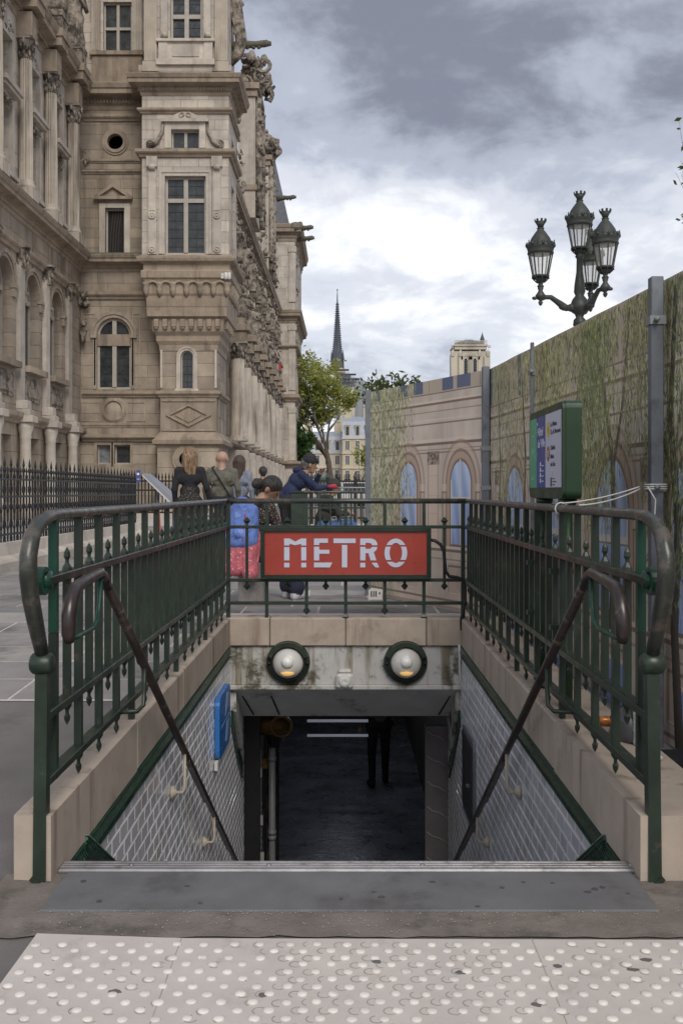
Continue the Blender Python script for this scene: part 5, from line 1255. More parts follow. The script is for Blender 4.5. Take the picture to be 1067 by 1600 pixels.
# ---- left facade running towards the camera: giant fluted columns over arches
colY = [30.5, 33.7, 36.9, 40.05, 43.3]
XA = YL + .28
op = []
for a, b in zip(colY[:-1], colY[1:]):
    c = (a + b) / 2; op += [(c - .62, c + .62, 12.6, 15.3), (c - .62, c + .62, 16.1, 17.5), (c - .85, c + .85, 6.0, 9.6), (c - .8, c + .8, .9, 3.3)]
ashlar('x', YL, 26, YR, .1, 3.9, op, .55, 1.1, sgn=1, depth=.5); ashlar('x', YL, 26, YR, 3.9, 11.3, op, .55, 1.0, sgn=1, depth=.5); ashlar('x', YL, 26, YR, 11.3, 19.2, op, .5, 1.0, m_=1, sgn=1, depth=.5)
ent = []
for y in colY:
    q = MB(); fluted_column(q, (XA, y), .25, .215, 12.75, 17.25); q.box(XA - .36, XA + .36, y - .36, y + .36, 12.0, 12.44); cl = q.build('column', MSF, TH)
    q = MB(); capital(q, (XA, y, 17.25), .225, .75); q.build('capital', MSO, cl)
    q = MB(); q.box(YL - .1, XA + .32, y - .34, y + .34, 18.0, 18.9, bev=.02); q.box(YL - .1, XA + .55, y - .48, y + .48, 19.0, 19.35); q.box(YL - .1, XA + .62, y - .55, y + .55, 19.351, 19.66); q.build('entablature_block', MSC, TH)
    q = MB(); q.box(YL - .1, YL + .16, y - .26, y + .26, 4.6, 9.7); q.box(YL - .1, YL + .22, y - .30, y + .30, 4.3, 4.6); q.build('pilaster', MSL, TH)
    q = MB(); capital(q, (YL + .08, y, 9.55), .22, .75); q.build('capital', MSO, TH)
    q = MB(); q.lathe([(.28, .1), (.28, .9), (.22, .95), (.20, 3.1), (.23, 3.15), (.21, 3.25), (.29, 3.5), (.29, 3.7)], (YL + .25, y, .1), 18); q.build('column', MSL, TH)
    q = MB(); q.box(YL - .1, YL + .62, y - .36, y + .36, 3.8, 4.05, bev=.02); q.box(YL - .1, YL + .5, y - .30, y + .30, 4.051, 4.28, bev=.02); q.box(YL - .1, YL + .4, y - .25, y + .25, 4.281, 4.62, bev=.02); q.build('entablature_block', MSL, TH)
for a, b in zip(colY[:-1], colY[1:]):
    c = (a + b) / 2
    side_window(c - .62, c + .62, 12.6, 15.3, YL, rec=.28, trans=[14.4]); side_window(c - .62, c + .62, 16.1, 17.5, YL, rec=.28)
    side_window(c - .85, c + .85, 6.0, 9.6, YL, rec=.34, arch=True, trans=[8.6]); side_window(c - .8, c + .8, .9, 3.3, YL, rec=.3)
    q = MB()
    for z0, z1 in ((12.6, 15.3), (16.1, 17.5)):
        for s_ in (-1, 1): q.box(YL - .05, YL + .10, c + s_ * .72 - .10, c + s_ * .72 + .10, z0, z1 + .12); q.box(YL - .05, YL + .05, c + s_ * .92 - .08, c + s_ * .92 + .08, z0, z1)
        q.box(YL - .05, YL + .12, c - .62, c + .62, z1 + .001, z1 + .2)
    q.box(YL - .05, YL + .42, c - .95, c + .95, 15.55, 15.72); q.box(YL - .05, YL + .34, c - .85, c + .85, 15.42, 15.549); q.box(YL - .05, YL + .3, c - .8, c + .8, 12.42, 12.58)
    q.build('window_surround', MSL, TH)
    q = MB(); lumps(q, (YL + .16, c, 15.05), (.22, .7, .6), 16, int(c * 7)); lumps(q, (YL + .14, c, 17.75), (.2, .6, .35), 9, int(c * 9)); q.build('carved_keystone', MSO, TH)
    q = MB(); cz = 9.6 - .85
    for s_ in (-1, 1): q.prism([(c + s_ * .85, cz)] + [(c + s_ * .85 * math.cos(t_), cz + .85 * math.sin(t_)) for t_ in np.linspace(0, 1.5708, 8)][1:] + [(c + s_ * .85, 9.6)], 'x', YL - .45, YL)
    q.build('wall', MS, TH)
    q = MB(); q.arcband((c, cz), .85, .98, 0, math.pi, 16, 'x', YL - .05, YL + .06); q.arcband((c, cz), .98, 1.10, 0, math.pi, 16, 'x', YL - .05, YL + .11)
    for s_ in (-1, 1): q.box(YL - .05, YL + .10, c + s_ * 1.0 - .16, c + s_ * 1.0 + .16, cz - .42, cz - .02); q.box(YL - .05, YL + .14, c + s_ * 1.0 - .2, c + s_ * 1.0 + .2, cz - .1, cz + .02)
    q.box(YL - .05, YL + .3, c - 1.1, c + 1.1, 5.75, 5.98); q.build('arch_moulding', MS, TH)
    q = MB(); q.box(YL - .02, YL + .05, c - .9, c + .9, 4.7, 5.6); q.box(YL + .05, YL + .09, c - .7, c + .7, 4.85, 5.45); lumps(q, (YL + .1, c, 5.15), (.1, .9, .5), 12, int(c)); q.build('carved_panel', MSO, TH)
mould([(YL, 26), (YL, YR)], 3.75, .4, .3); mould([(YL, 26), (YL, YR)], 10.0, .2, .1)
q = MB(); q.lathe([(.12, 0), (.10, .3), (.16, .45), (.08, .7), (.12, .9), (0, 1.0)], (YL + .18, YR - .25, 8.0), 8); lumps(q, (YL + .2, YR - .25, 8.7), (.3, .3, .9), 9, 3); lumps(q, (YL + .3, YR - .3, 10.0), (.5, .5, .7), 14, 8); lumps(q, (YL + .25, YR - .25, 16.6), (.3, .3, 1.0), 9, 13); q.build('carved_bracket', MSO, TH)
q = MB(); q.box(-16, YL - .35, 24, YR + 1, 19.6, 30); q.build('wall', MSL, TH)
for i, (x, y, h) in enumerate(((-11.75, 43.2, 2.7), (-11.75, 40.2, 2.9), (-11.7, 36.9, 2.9))):
    q = MB(); figure(q, (x, y, 20.5), h, i + 4, .3); q.box(x - .42, x + .42, y - .42, y + .42, 19.5, 20.3); q.build('statue', MSO, TH)
q = MB(); flutes(q, PX(107, 46), PX(124, 46), YR + .55, 19.8, 27, 5); q.build('pilaster', MSL, TH)

# ---- long facade running away behind the tower
XF = -6.2
cols = [52.2 + 3.85 * i for i in range(9)] + [86.9]
cols = cols[:9]
bays = [(a + b) / 2 for a, b in zip(cols[:-1], cols[1:])]
op = [(b - 1.0, b + 1.0, 4.2, 8.3) for b in bays] + [(b - .75, b + .75, 11.6, 15.2) for b in bays]
ashlar('x', XF, 47.5, 88, .1, 9.0, op, 1.0, 2.0, sgn=1); ashlar('x', XF, 47.1, 88, 9.9, 16.9, op, .9, 1.6, sgn=1)
for i, y in enumerate(cols):
    q = MB(); q.box(XF - .1, -5.08, y - .55, y + .55, .1, 3.4, bev=.03); q.box(-5.08, -5.02, y - .36, y + .36, .9, 3.0); q.build('pedestal', MSL, TH)
    q = MB(); q.lathe([(.50, 3.85), (.50, 3.98), (.44, 4.04), (.46, 4.14), (.385, 4.2), (.38, 5.8), (.32, 8.2)], (-5.62, y, 0), 18); cl = q.build('column', MSF, TH); q = MB(); capital(q, (-5.62, y, 8.2), .33, .85); q.build('capital', MSO, cl)
    q = MB(); q.box(XF - .1, -5.18, y - .46, y + .46, 9.05, 9.6, bev=.02); q.box(XF - .1, -4.98, y - .6, y + .6, 9.601, 9.95, bev=.03); q.box(XF - .1, -5.3, y - .4, y + .4, 9.951, 10.3); q.build('entablature_block', MSC, TH)
    q = MB(); figure(q, (-5.62, y, 10.35), 2.05, i + 20, .2); q.build('statue', MSO, TH)
    q = MB(); q.box(XF - .1, -5.95, y - .4, y + .4, 10.0, 16.2); flutes_ = [q.box(-5.95, -5.90, y - .3 + .15 * k, y - .22 + .15 * k, 10.6, 15.4) for k in range(5)]; q.box(XF - .1, -5.7, y - .5, y + .5, 15.5, 15.75); q.box(XF - .1, -5.75, y - .46, y + .46, 13.0, 13.25); q.build('pilaster', MSL, TH)
    q = MB(); figure(q, (-5.66, y, 13.4), 1.75, i + 50); lumps(q, (-5.8, y, 16.1), (.4, .9, .7), 10, i + 70); lumps(q, (-5.7, y, 12.7), (.5, .7, .6), 10, i + 80); q.build('carved_figure', MSO, TH)
for i, b in enumerate(bays + [49.8]):
    if b != 49.8:
        side_window(b - 1.0, b + 1.0, 4.2, 8.3, XF, rec=.25, arch=True, trans=[7.2]); side_window(b - .75, b + .75, 11.6, 15.2, XF, rec=.2, trans=[14.0])
        q = MB(); cz = 7.3
        for s_ in (-1, 1): q.prism([(b + s_ * 1.0, cz)] + [(b + s_ * math.cos(t_), cz + math.sin(t_)) for t_ in np.linspace(0, 1.5708, 8)][1:] + [(b + s_ * 1.0, 8.3)], 'x', XF - .25, XF)
        q.arcband((b, cz), 1.0, 1.22, 0, math.pi, 12, 'x', XF - .05, XF + .1); q.build('arch_moulding', MSC, TH)
    q = MB(); lumps(q, (XF + .28, b, 10.9), (.5, 2.2, 1.2), 36, i + 100); lumps(q, (XF + .22, b, 15.8), (.4, 2.0, .8), 26, i + 120); lumps(q, (XF + .2, b, 9.4), (.35, 2.2, .6), 18, i + 140)
    for s_ in (-1, 1): q.tube([(XF + .2, b + s_ * .95, 11.5), (XF + .3, b + s_ * .95, 13.2), (XF + .2, b + s_ * .95, 15.3)], [.14, .09, .13], 7)
    q.build('carved_frame', MSO, TH)
mould([(XF, 47), (XF, 88)], 3.42, .42, .62); mould([(XF, 47), (XF, 88)], 9.05, .5, .35); entab([(XF, 46.9), (XF, 88.2)], 16.35, .95, .62, dent=True)
# attic: parapet, dormers, pinnacles, roof
q = MB(); q.box(XF - .3, XF + .1, 47, 88, 17.3, 17.55); q.box(XF - .3, XF + .1, 47, 88, 18.35, 18.55)
y = 47.3
while y < 88: q.lathe([(.10, 17.55), (.06, 17.7), (.13, 17.95), (.06, 18.25), (.10, 18.35)], (XF - .1, y, 0), 6); y += .42
q.build('balustrade', MSC, TH)
def dormer(y, X0_, X1_, zt, w, sd):
    q = MB(); q.box(X0_, X1_, y - w, y + w, 17.3, zt - .7); q.build('dormer', MSL, TH)
    d = MB(); d.box(X0_ - .3, X1_ + .25, y - w - .25, y + w + .25, zt - .7, zt - .35); d.box(X0_ - .2, X1_ + .12, y - w - .12, y + w + .12, zt - 1.1, zt - .701); d.box(X0_ - .2, X1_ + .1, y - w - .1, y + w + .1, 18.9, 19.2); d.build('cornice', MSC, TH)
    d = MB()
    for s_ in (-1, 1):
        d.tube([(X1_ + .15, y + s_ * w * .8, 17.4), (X1_ + .2, y + s_ * w * .8, 19.5), (X1_ + .15, y + s_ * w * .8, zt - 1.1)], [.22, .17, .2], 8)
        lumps(d, (X1_ + .2, y + s_ * w * .8, (17.6 + zt) / 2), (.5, .5, zt - 18.2), 26, sd + s_)
    lumps(d, ((X0_ + X1_) / 2 + .35, y, zt + .65), (X1_ - X0_ + .5, 2 * w, 1.7), 46, sd + 5); figure(d, (X1_ - .25, y - .2, zt - .2), 2.3, sd); figure(d, (X0_ + .35, y + .1, zt - .2), 1.8, sd + 1)
    d.build('carved_crest', MSO, TH)
    side_window(y - w * .5, y + w * .5, 19.4, zt - 1.4, X1_ + .42, rec=.3)
dormer(60.0, PX(377, 60), PX(403, 60), PZ(140, 60), 1.7, 300); dormer(76.5, PX(404, 75), PX(420, 75), PZ(236, 75), 1.5, 330)
for i, (y, z1) in enumerate(((50.5, 21.5), (54.5, 20.6), (65.5, 21.8), (70, 20.8), (82, 21.0))):
    q = MB(); q.box(XF - .55, XF + .25, y - .5, y + .5, 17.3, z1); q.box(XF - .7, XF + .4, y - .65, y + .65, z1, z1 + .3); q.build('pinnacle', MSL, TH)
    q = MB(); q.lathe([(.42, 0), (.25, .2), (.38, .55), (.42, .8), (.2, 1.1), (.28, 1.3), (0, 1.7)], (XF - .15, y, z1 + .3), 10); lumps(q, (XF - .05, y, z1 + .9), (.8, .8, 1.2), 16, i + 400); lumps(q, (XF + .35, y, 18.7), (.5, 1.0, 2.4), 26, i + 420); q.build('urn', MSO, TH)
q = MB(); q.prism([(-6.5, 17.4), (-6.9, 18.6), (-10.5, 28.5), (-14, 28.5), (-18, 17.4)], 'y', 52, 88.3); q.build('roof', MSLT, TH)
q = MB(); q.box(XF - .9, XF - .1, 70.8, 72.0, 19, PZ(212, 71)); q.box(XF - 1.0, XF + .0, 70.7, 72.1, PZ(214, 71), PZ(206, 71)); q.build('chimney', MSL, TH)
# far pavilion closing the facade
PXL, PXR, PY = -6.6, PX(461, 88), 88.0
q = MB(); q.box(PXL - 3, PXR - .3, PY + .31, 101, 0, 24.1); q.build('wall', MS, TH)
ashlar('y', PY, PXL, PXR, .1, 24.0, (), .95, 1.1, m_=1); ashlar('x', PXR, PY + .31, 100.5, .1, 24.0, [(91, 92.5, 5, 8), (91, 92.5, 11, 15), (91, 92.5, 18.5, 22), (96, 97.5, 5, 8), (96, 97.5, 11, 15), (96, 97.5, 18.5, 22)], .95, 1.6, m_=1, sgn=1)
pathP = [(PXL, PY), (PXR, PY), (PXR, 101)]
entab(pathP, PZ(505, 88), 1.1, .6, dent=False); entab(pathP, PZ(378, 88), PZ(352, 88) - PZ(378, 88), .7, dent=False); mould(pathP, 9.2, .6, .4); mould(pathP, 3.4, .5, .5); mould(pathP, PZ(545, 88), .3, .3)
q = MB()
for z0, z1 in ((10.2, 15.5), (18, 22.4), (4, 8.2)): q.box(PXR - .55, PXR + .05, PY - .10, PY + .3, z0, z1); q.box(PXR - .6, PXR + .14, PY - .16, PY + .3, z1, z1 + .5)
q.build('pilaster', MSL, TH)
q = MB()
for k, z in enumerate((8.7, 12.6, 14.6, 15.9, 19, 21.5, 22.9)): lumps(q, (PXR + .12, PY + .8, z), (.35, .8, .8), 10, k + 500)
q.build('carved_bracket', MSO, TH)
q = MB(); q.add([(PXL - .8, PY + .4, 24.3), (PX(455, 88.4), PY + .4, 24.3), (PX(455, 88.4), 100, 24.3), (PXL - .8, 100, 24.3), (-8.6, PY + 3.5, 34), (-7.0, PY + 3.5, 34), (-7.0, 97, 34), (-8.6, 97, 34)], [(0, 1, 5, 4), (1, 2, 6, 5), (2, 3, 7, 6), (3, 0, 4, 7), (4, 5, 6, 7), (3, 2, 1, 0)]); q.build('roof', MSLT, TH)
t = thing('flag', 'tiny red flag on the long stone facade near its far end', 'flag', (PX(437, 80), 80, PZ(572, 80)))
MB().prism([(PX(436, 80), PZ(570, 80)), (PX(439.5, 80), PZ(568, 80)), (PX(439, 80), PZ(577, 80)), (PX(436, 80), PZ(578, 80))], 'y', 80, 80.02).build('cloth', M('flag_red', (.6, .02, .04), .8), t)

# ---- lay the facing blocks: the ones that show largest as single stones, the rest joined
ub = MB().box(-.5, .5, -.5, .5, -.5, .5)
UM = [ub.mesh('stone_block', MS), ub.mesh('stone_block', MSL)]
def score(b):
    x0, x1, y0, y1, z0, z1, m_ = b
    Y = y0; px, py = CX + (x0 + x1) / 2 * F / Y, CY - ((z0 + z1) / 2 - H) * F / Y
    if not (-20 < px < 480 and -20 < py < 735) : return -1
    w = max((x1 - x0), (y1 - y0) * abs((x0 + x1) / 2) / Y * (1 if (y1 - y0) > .4 else 0)) if (x1 - x0) < .31 else (x1 - x0)
    return w * (z1 - z0) / Y ** 2
BLOCKS.sort(key=score, reverse=True)
for b in BLOCKS[:296]:
    link('stone_block', UM[b[6]], TH, ((b[0] + b[1]) / 2, (b[2] + b[3]) / 2, (b[4] + b[5]) / 2), None, (b[1] - b[0], b[3] - b[2], b[5] - b[4]))
q = MB()
for b in BLOCKS[296:]: q.box(*b[:6], mi=b[6])
q.build('stone_block', [MS, MSL], TH, kind='stuff', fix=False)
# ------------------------------------------------------------------ black spiked fence and its stone plinth
XFN, FY0, FY1 = -4.65, 9.0, 22.1
t = thing('stone_plinth', 'stepped pale stone plinth carrying the black spiked fence at left', 'plinth', (XFN, 15, .2))
y = FY0
while y < FY1:
    L = random.uniform(.95, 1.25); b = min(y + L, FY1 + .15)
    MB().prism([(XFN + .30, .18), (XFN + .30, .33), (XFN + .27, .37), (XFN + .16, .40), (XFN + .13, .56), (XFN - .2, .56), (XFN - .2, .18)], 'y', y + .004, b - .004).build('stone_block', MSL, t); y = b
fn = thing('iron_fence', 'long black wrought iron fence of spiked bars in front of the town hall at left', 'fence', (XFN, 15, .56))
thick, thin = MB(), MB()
thick.lathe([(.020, .56), (.020, .62), (.015, .63), (.015, 1.0), (.028, 1.02), (.028, 1.06), (.015, 1.08), (.015, 1.52), (.030, 1.54), (.026, 1.57), (.012, 1.59), (.020, 1.63), (.0, 1.74)], n=6, smooth=False)
for z in (.80, 1.28): thick.arcband((0, z), .045, .062, 0, 6.283, 10, 'x', -.008, .008)
thin.lathe([(.012, .56), (.012, 1.43), (.022, 1.45), (.02, 1.48), (.008, 1.50), (.014, 1.54), (0, 1.62)], n=5, smooth=False); thin.ell((0, 0, 1.0), (.02, .035, .06), 6, 4); thin.ell((0, 0, .76), (.018, .03, .05), 6, 4)
tm_, tn_ = thick.mesh('fence_bar', MBLK), thin.mesh('fence_bar', MBLK)
y = FY0; k = 0
while y <= FY1 + .01: link('fence_bar', tm_ if k % 2 == 0 else tn_, fn, (XFN, y, 0)); y += .135; k += 1
for z in (.66, 1.18, 1.42): MB().box(XFN - .018, XFN + .018, FY0, FY1, z - .014, z + .014).build('rail', MBLK, fn)
f2 = thing('iron_fence', 'low black iron fence standing across the foot of the stone tower', 'fence', (-7.5, 38, .2))
x = PX(190, 38); k = 0
b2 = MB().lathe([(.025, .2), (.025, 1.75), (.04, 1.78), (0, 2.0)], n=5, smooth=False).mesh('fence_bar', MBLK)
while x < PX(271, 38): link('fence_bar', b2, f2, (x, 38, 0)); x += .13
for z in (.45, 1.3, 1.65): MB().box(PX(190, 38), PX(271, 38), 37.97, 38.03, z - .03, z + .03).build('rail', MBLK, f2)
MB().box(PX(190, 38), PX(285, 38), 37.8, 38.2, .18, .42).build('base_stone', MSL, f2)
# sloping display board at the end of the fence
t = thing('display_board', 'grey sloping display board with a small blue plate at the end of the fence', 'display board', (-3.5, 19, .2))
Yb = 18.5; p = lambda px, py, Y=Yb: Vector((PX(px, Y), Y, PZ(py, Y)))
q = MB(); a, b = p(221, 741), p(276, 792); q.bar((a.x, Yb + .3, a.z), (b.x, Yb + .3, b.z), .6, .05, up=(0, 1, 0)) if False else q.prism([(a.x, a.z), (b.x, b.z), (b.x + .10, b.z + .03), (a.x + .05, a.z + .02)], 'y', Yb, Yb + .7)
q.build('board', M('board_grey', (.24, .25, .28), .55), t)
q = MB(); q.prism([(a.x + .02, a.z - .03), (b.x - .02, b.z - .03), (b.x - .01, b.z - .0), (a.x + .01, a.z - .002)], 'y', Yb - .01, Yb + .71); q.build('rim', MWHT, t)
for x in (-3.55, -3.25): MB().tube([(x, Yb + .35, .2), (x, Yb + .35, a.z - .12 - .9 * (x - a.x))], .03, 8).build('leg', MGAL, t)
q = MB(); c = p(217, 744); q.box(c.x - .035, c.x + .035, Yb - .03, Yb, c.z - .11, c.z + .11); q.build('blue_plate', M('plate_blue', (.05, .07, .26), .5), t)
q = MB(); q.box(c.x - .025, c.x + .02, Yb - .033, Yb - .0305, c.z + .02, c.z + .06); q.box(c.x - .025, c.x + .025, Yb - .033, Yb - .0305, c.z - .06, c.z - .05); q.build('plate_print', MWT, t)
t = thing('traffic_marker', 'small orange-red cone seen behind the sloping display board', 'marker', (-3.9, 24, .2))
q = MB(); c = p(247, 783, 24); q.lathe([(.13, .2), (.13, .25), (.08, .27), (.025, c.z + .1), (0, c.z + .1)], (c.x, 24, 0), 12); q.build('cone', M('cone_orange', (.55, .06, .02), .5), t)

# ------------------------------------------------------------------ five-branched lamp post beyond the hoarding
LX, LY = PX(905, 16.4), 16.4
lz = lambda py: PZ(py, LY); lx = lambda px: PX(px, LY)
MLMP = M('lamp_bronze_green', (.040, .045, .038), .5, .25, 9, bump=.3, bs=30, bd=.01, wear=((.11, .10, .085), 10, .6, .72))
t = thing('street_lamp', 'old Parisian bronze lamp post with four crowned lanterns rising behind the hoarding', 'lamp post', (LX, LY, .2))
q = MB(); q.lathe([(.34, .2), (.34, .5), (.24, .6), (.20, 1.2), (.22, 1.3), (.10, 1.5), (.085, 2.6), (.10, 3.3), (.07, 3.36), (.065, lz(512)), (.11, lz(508)), (.10, lz(500)), (.06, lz(496)), (.08, lz(491)), (.15, lz(486)), (.165, lz(479)), (.12, lz(468)), (.07, lz(462)), (.095, lz(456)), (.085, lz(444)), (.055, lz(425)), (.05, lz(404)), (.075, lz(401)), (.05, lz(396)), (.06, lz(392))], (LX, LY, 0), 16); q.build('mast', MLMP, t)
MPANE = NT('lantern_glass'); MPANE.b.inputs['Base Color'].default_value = (.72, .70, .64, 1); MPANE.b.inputs['Roughness'].default_value = .25; tr_ = MPANE.n('ShaderNodeBsdfTransparent'); mx_ = MPANE.n('ShaderNodeMixShader'); mx_.inputs[0].default_value = .68; MPANE.l(MPANE.b.outputs[0], mx_.inputs[1]); MPANE.l(tr_.outputs[0], mx_.inputs[2]); MPANE.l(mx_.outputs[0], MPANE.t.nodes['Material Output'].inputs[0]); MPANE = MPANE.m
def lantern(x, y, zb, s):
    """zb: bottom ring of the glass; lantern is about .92 m tall to the crown tips"""
    q = MB(); n = 8
    for k in range(n):
        a = 2 * math.pi * k / n; c_, d_ = math.cos(a), math.sin(a)
        q.bar((x + .125 * s * c_, y + .125 * s * d_, zb), (x + .195 * s * c_, y + .195 * s * d_, zb + .36 * s), .018 * s, .018 * s, up=(c_, d_, .01))
    q.lathe([(.11 * s, zb - .02 * s), (.14 * s, zb - .02 * s), (.145 * s, zb + .012 * s), (.11 * s, zb + .012 * s)], (x, y, 0), 16)
    q.lathe([(.11 * s, zb - .02 * s), (.05 * s, zb - .10 * s), (.035 * s, zb - .13 * s), (.06 * s, zb - .16 * s), (.03 * s, zb - .20 * s)], (x, y, 0), 10)
    for k in range(8):
        a = 2 * math.pi * k / 8; q.tube([(x + .125 * s * math.cos(a), y + .125 * s * math.sin(a), zb), (x + .115 * s * math.cos(a), y + .115 * s * math.sin(a), zb - .05 * s), (x + .06 * s * math.cos(a), y + .06 * s * math.sin(a), zb - .10 * s)], .011 * s, 5)
        q.ell((x + .135 * s * math.cos(a), y + .135 * s * math.sin(a), zb - .03 * s), (.014 * s,) * 3, 5, 4)
    lan = q.build('lantern', MLMP, t)
    q = MB(); q.lathe([(.118 * s, zb + .012 * s), (.187 * s, zb + .36 * s)], (x, y, 0), 8, smooth=False); q.build('glass', MPANE, lan, fix=False)
    q = MB()
    q.lathe([(.20 * s, zb + .36 * s), (.215 * s, zb + .37 * s), (.205 * s, zb + .40 * s), (.215 * s, zb + .44 * s), (.225 * s, zb + .47 * s), (.225 * s, zb + .50 * s), (.20 * s, zb + .51 * s), (.19 * s, zb + .53 * s), (.15 * s, zb + .62 * s), (.095 * s, zb + .70 * s), (.06 * s, zb + .745 * s), (.05 * s, zb + .77 * s), (.065 * s, zb + .78 * s), (.045 * s, zb + .79 * s)], (x, y, 0), 16)
    for k in range(8):
        a = 2 * math.pi * (k + .5) / 8; c_, d_ = math.cos(a), math.sin(a); q.lathe([(.012 * s, 0), (.016 * s, .05 * s), (.006 * s, .07 * s), (.012 * s, .085 * s), (0, .10 * s)], (x + .222 * s * c_, y + .222 * s * d_, zb + .48 * s), 5)
        a = 2 * math.pi * k / 8; q.ell((x + .222 * s * math.cos(a), y + .222 * s * math.sin(a), zb + .505 * s), (.03 * s, .03 * s, .04 * s), 5, 4, jit=.2)
    q.build('roof', MLMP, lan)
    q = MB(); q.lathe([(.045 * s, zb + .79 * s), (.055 * s, zb + .83 * s), (.09 * s, zb + .885 * s), (.08 * s, zb + .885 * s), (.04 * s, zb + .83 * s)], (x, y, 0), 16)
    for k in range(8):
        a = 2 * math.pi * k / 8; c_, d_ = math.cos(a), math.sin(a); q.bar((x + .083 * s * c_, y + .083 * s * d_, zb + .88 * s), (x + .094 * s * c_, y + .094 * s * d_, zb + .925 * s), .034 * s, .012 * s, up=(c_, d_, 0))
    q.build('crown', MLMP, lan)
S_ = 1.0
def arm(x, y, zb):
    q = MB(); dx, dy = x - LX, y - LY; z0 = lz(480)
    ze = zb - .36; q.tube([(LX + dx * .12, LY + dy * .12, z0), (LX + dx * .34, LY + dy * .34, z0 - .03), (LX + dx * .48, LY + dy * .48, z0 + .02), (LX + dx * .60, LY + dy * .60, z0 + (ze - z0) * .45 + .03), (LX + dx * .74, LY + dy * .74, z0 + (ze - z0) * .85 + .05), (LX + dx * .87, LY + dy * .87, ze + .03), (x, y, ze)], [.06, .055, .055, .045, .040, .038, .045], 8)
    for f_, r_ in ((.22, .085), (.40, .08), (.46, .07)): q.ell((LX + dx * f_, LY + dy * f_, z0 - .02 + .1 * max(0, f_ - .36)), (r_ * .8, r_ * .8, r_ * .8), 8, 6)
    q.lathe([(0, -.48), (.025, -.46), (.04, -.42), (.02, -.39), (.07, -.36), (.085, -.31), (.05, -.26), (.035, -.23), (.05, -.19), (.03, -.16)], (x, y, zb), 12)
    e = Vector((dx, dy, 0)).normalized(); q.ell((x + e.x * .11, y + e.y * .11, zb - .36), (.045, .045, .03), 6, 5)
    q.build('arm', MLMP, t)
for px, py, Y in ((844, 432, 16.15), (945, 418, 15.9), (922, 444, 17.05)):
    x, zb = PX(px, Y), PZ(py, Y); arm(x, Y, zb); lantern(x, Y, zb, S_)
lantern(LX, LY, lz(388), S_)

# ------------------------------------------------------------------ trees
def foliage(name, c0, c1, c2):
    q = NT(name); r = q.mul(q.geo.outputs['Random Per Island'], 1.0, q.oi.outputs['Random']); r = q.mul(r, 1.0, 0, 'FRACT')
    c = q.mix(r, c0, c1); c = q.mix(q.rng(q.noise(.45, 2), .4, .65), c, c2); q.l(c, q.b.inputs['Base Color']); q.b.inputs['Roughness'].default_value = .6
    q.b.inputs['Subsurface Weight'].default_value = 0
    tr = q.n('ShaderNodeBsdfTranslucent'); q.l(c, tr.inputs[0]); mx = q.n('ShaderNodeMixShader'); mx.inputs[0].default_value = .45
    out = q.t.nodes['Material Output']; q.l(q.b.outputs[0], mx.inputs[1]); q.l(tr.outputs[0], mx.inputs[2]); q.l(mx.outputs[0], out.inputs[0]); return q.m
MBRK = M('bark', (.10, .082, .06), .95, .3, 3, bump=.6, bs=10, bd=.03)
FOL1 = foliage('spring_leaves', (.33, .38, .09), (.46, .48, .17), (.38, .39, .11)); FOL2 = foliage('dark_leaves', (.05, .10, .02), (.085, .15, .035), (.06, .12, .03)); FOL3 = foliage('young_leaves', (.07, .105, .028), (.12, .15, .05), (.09, .12, .035))
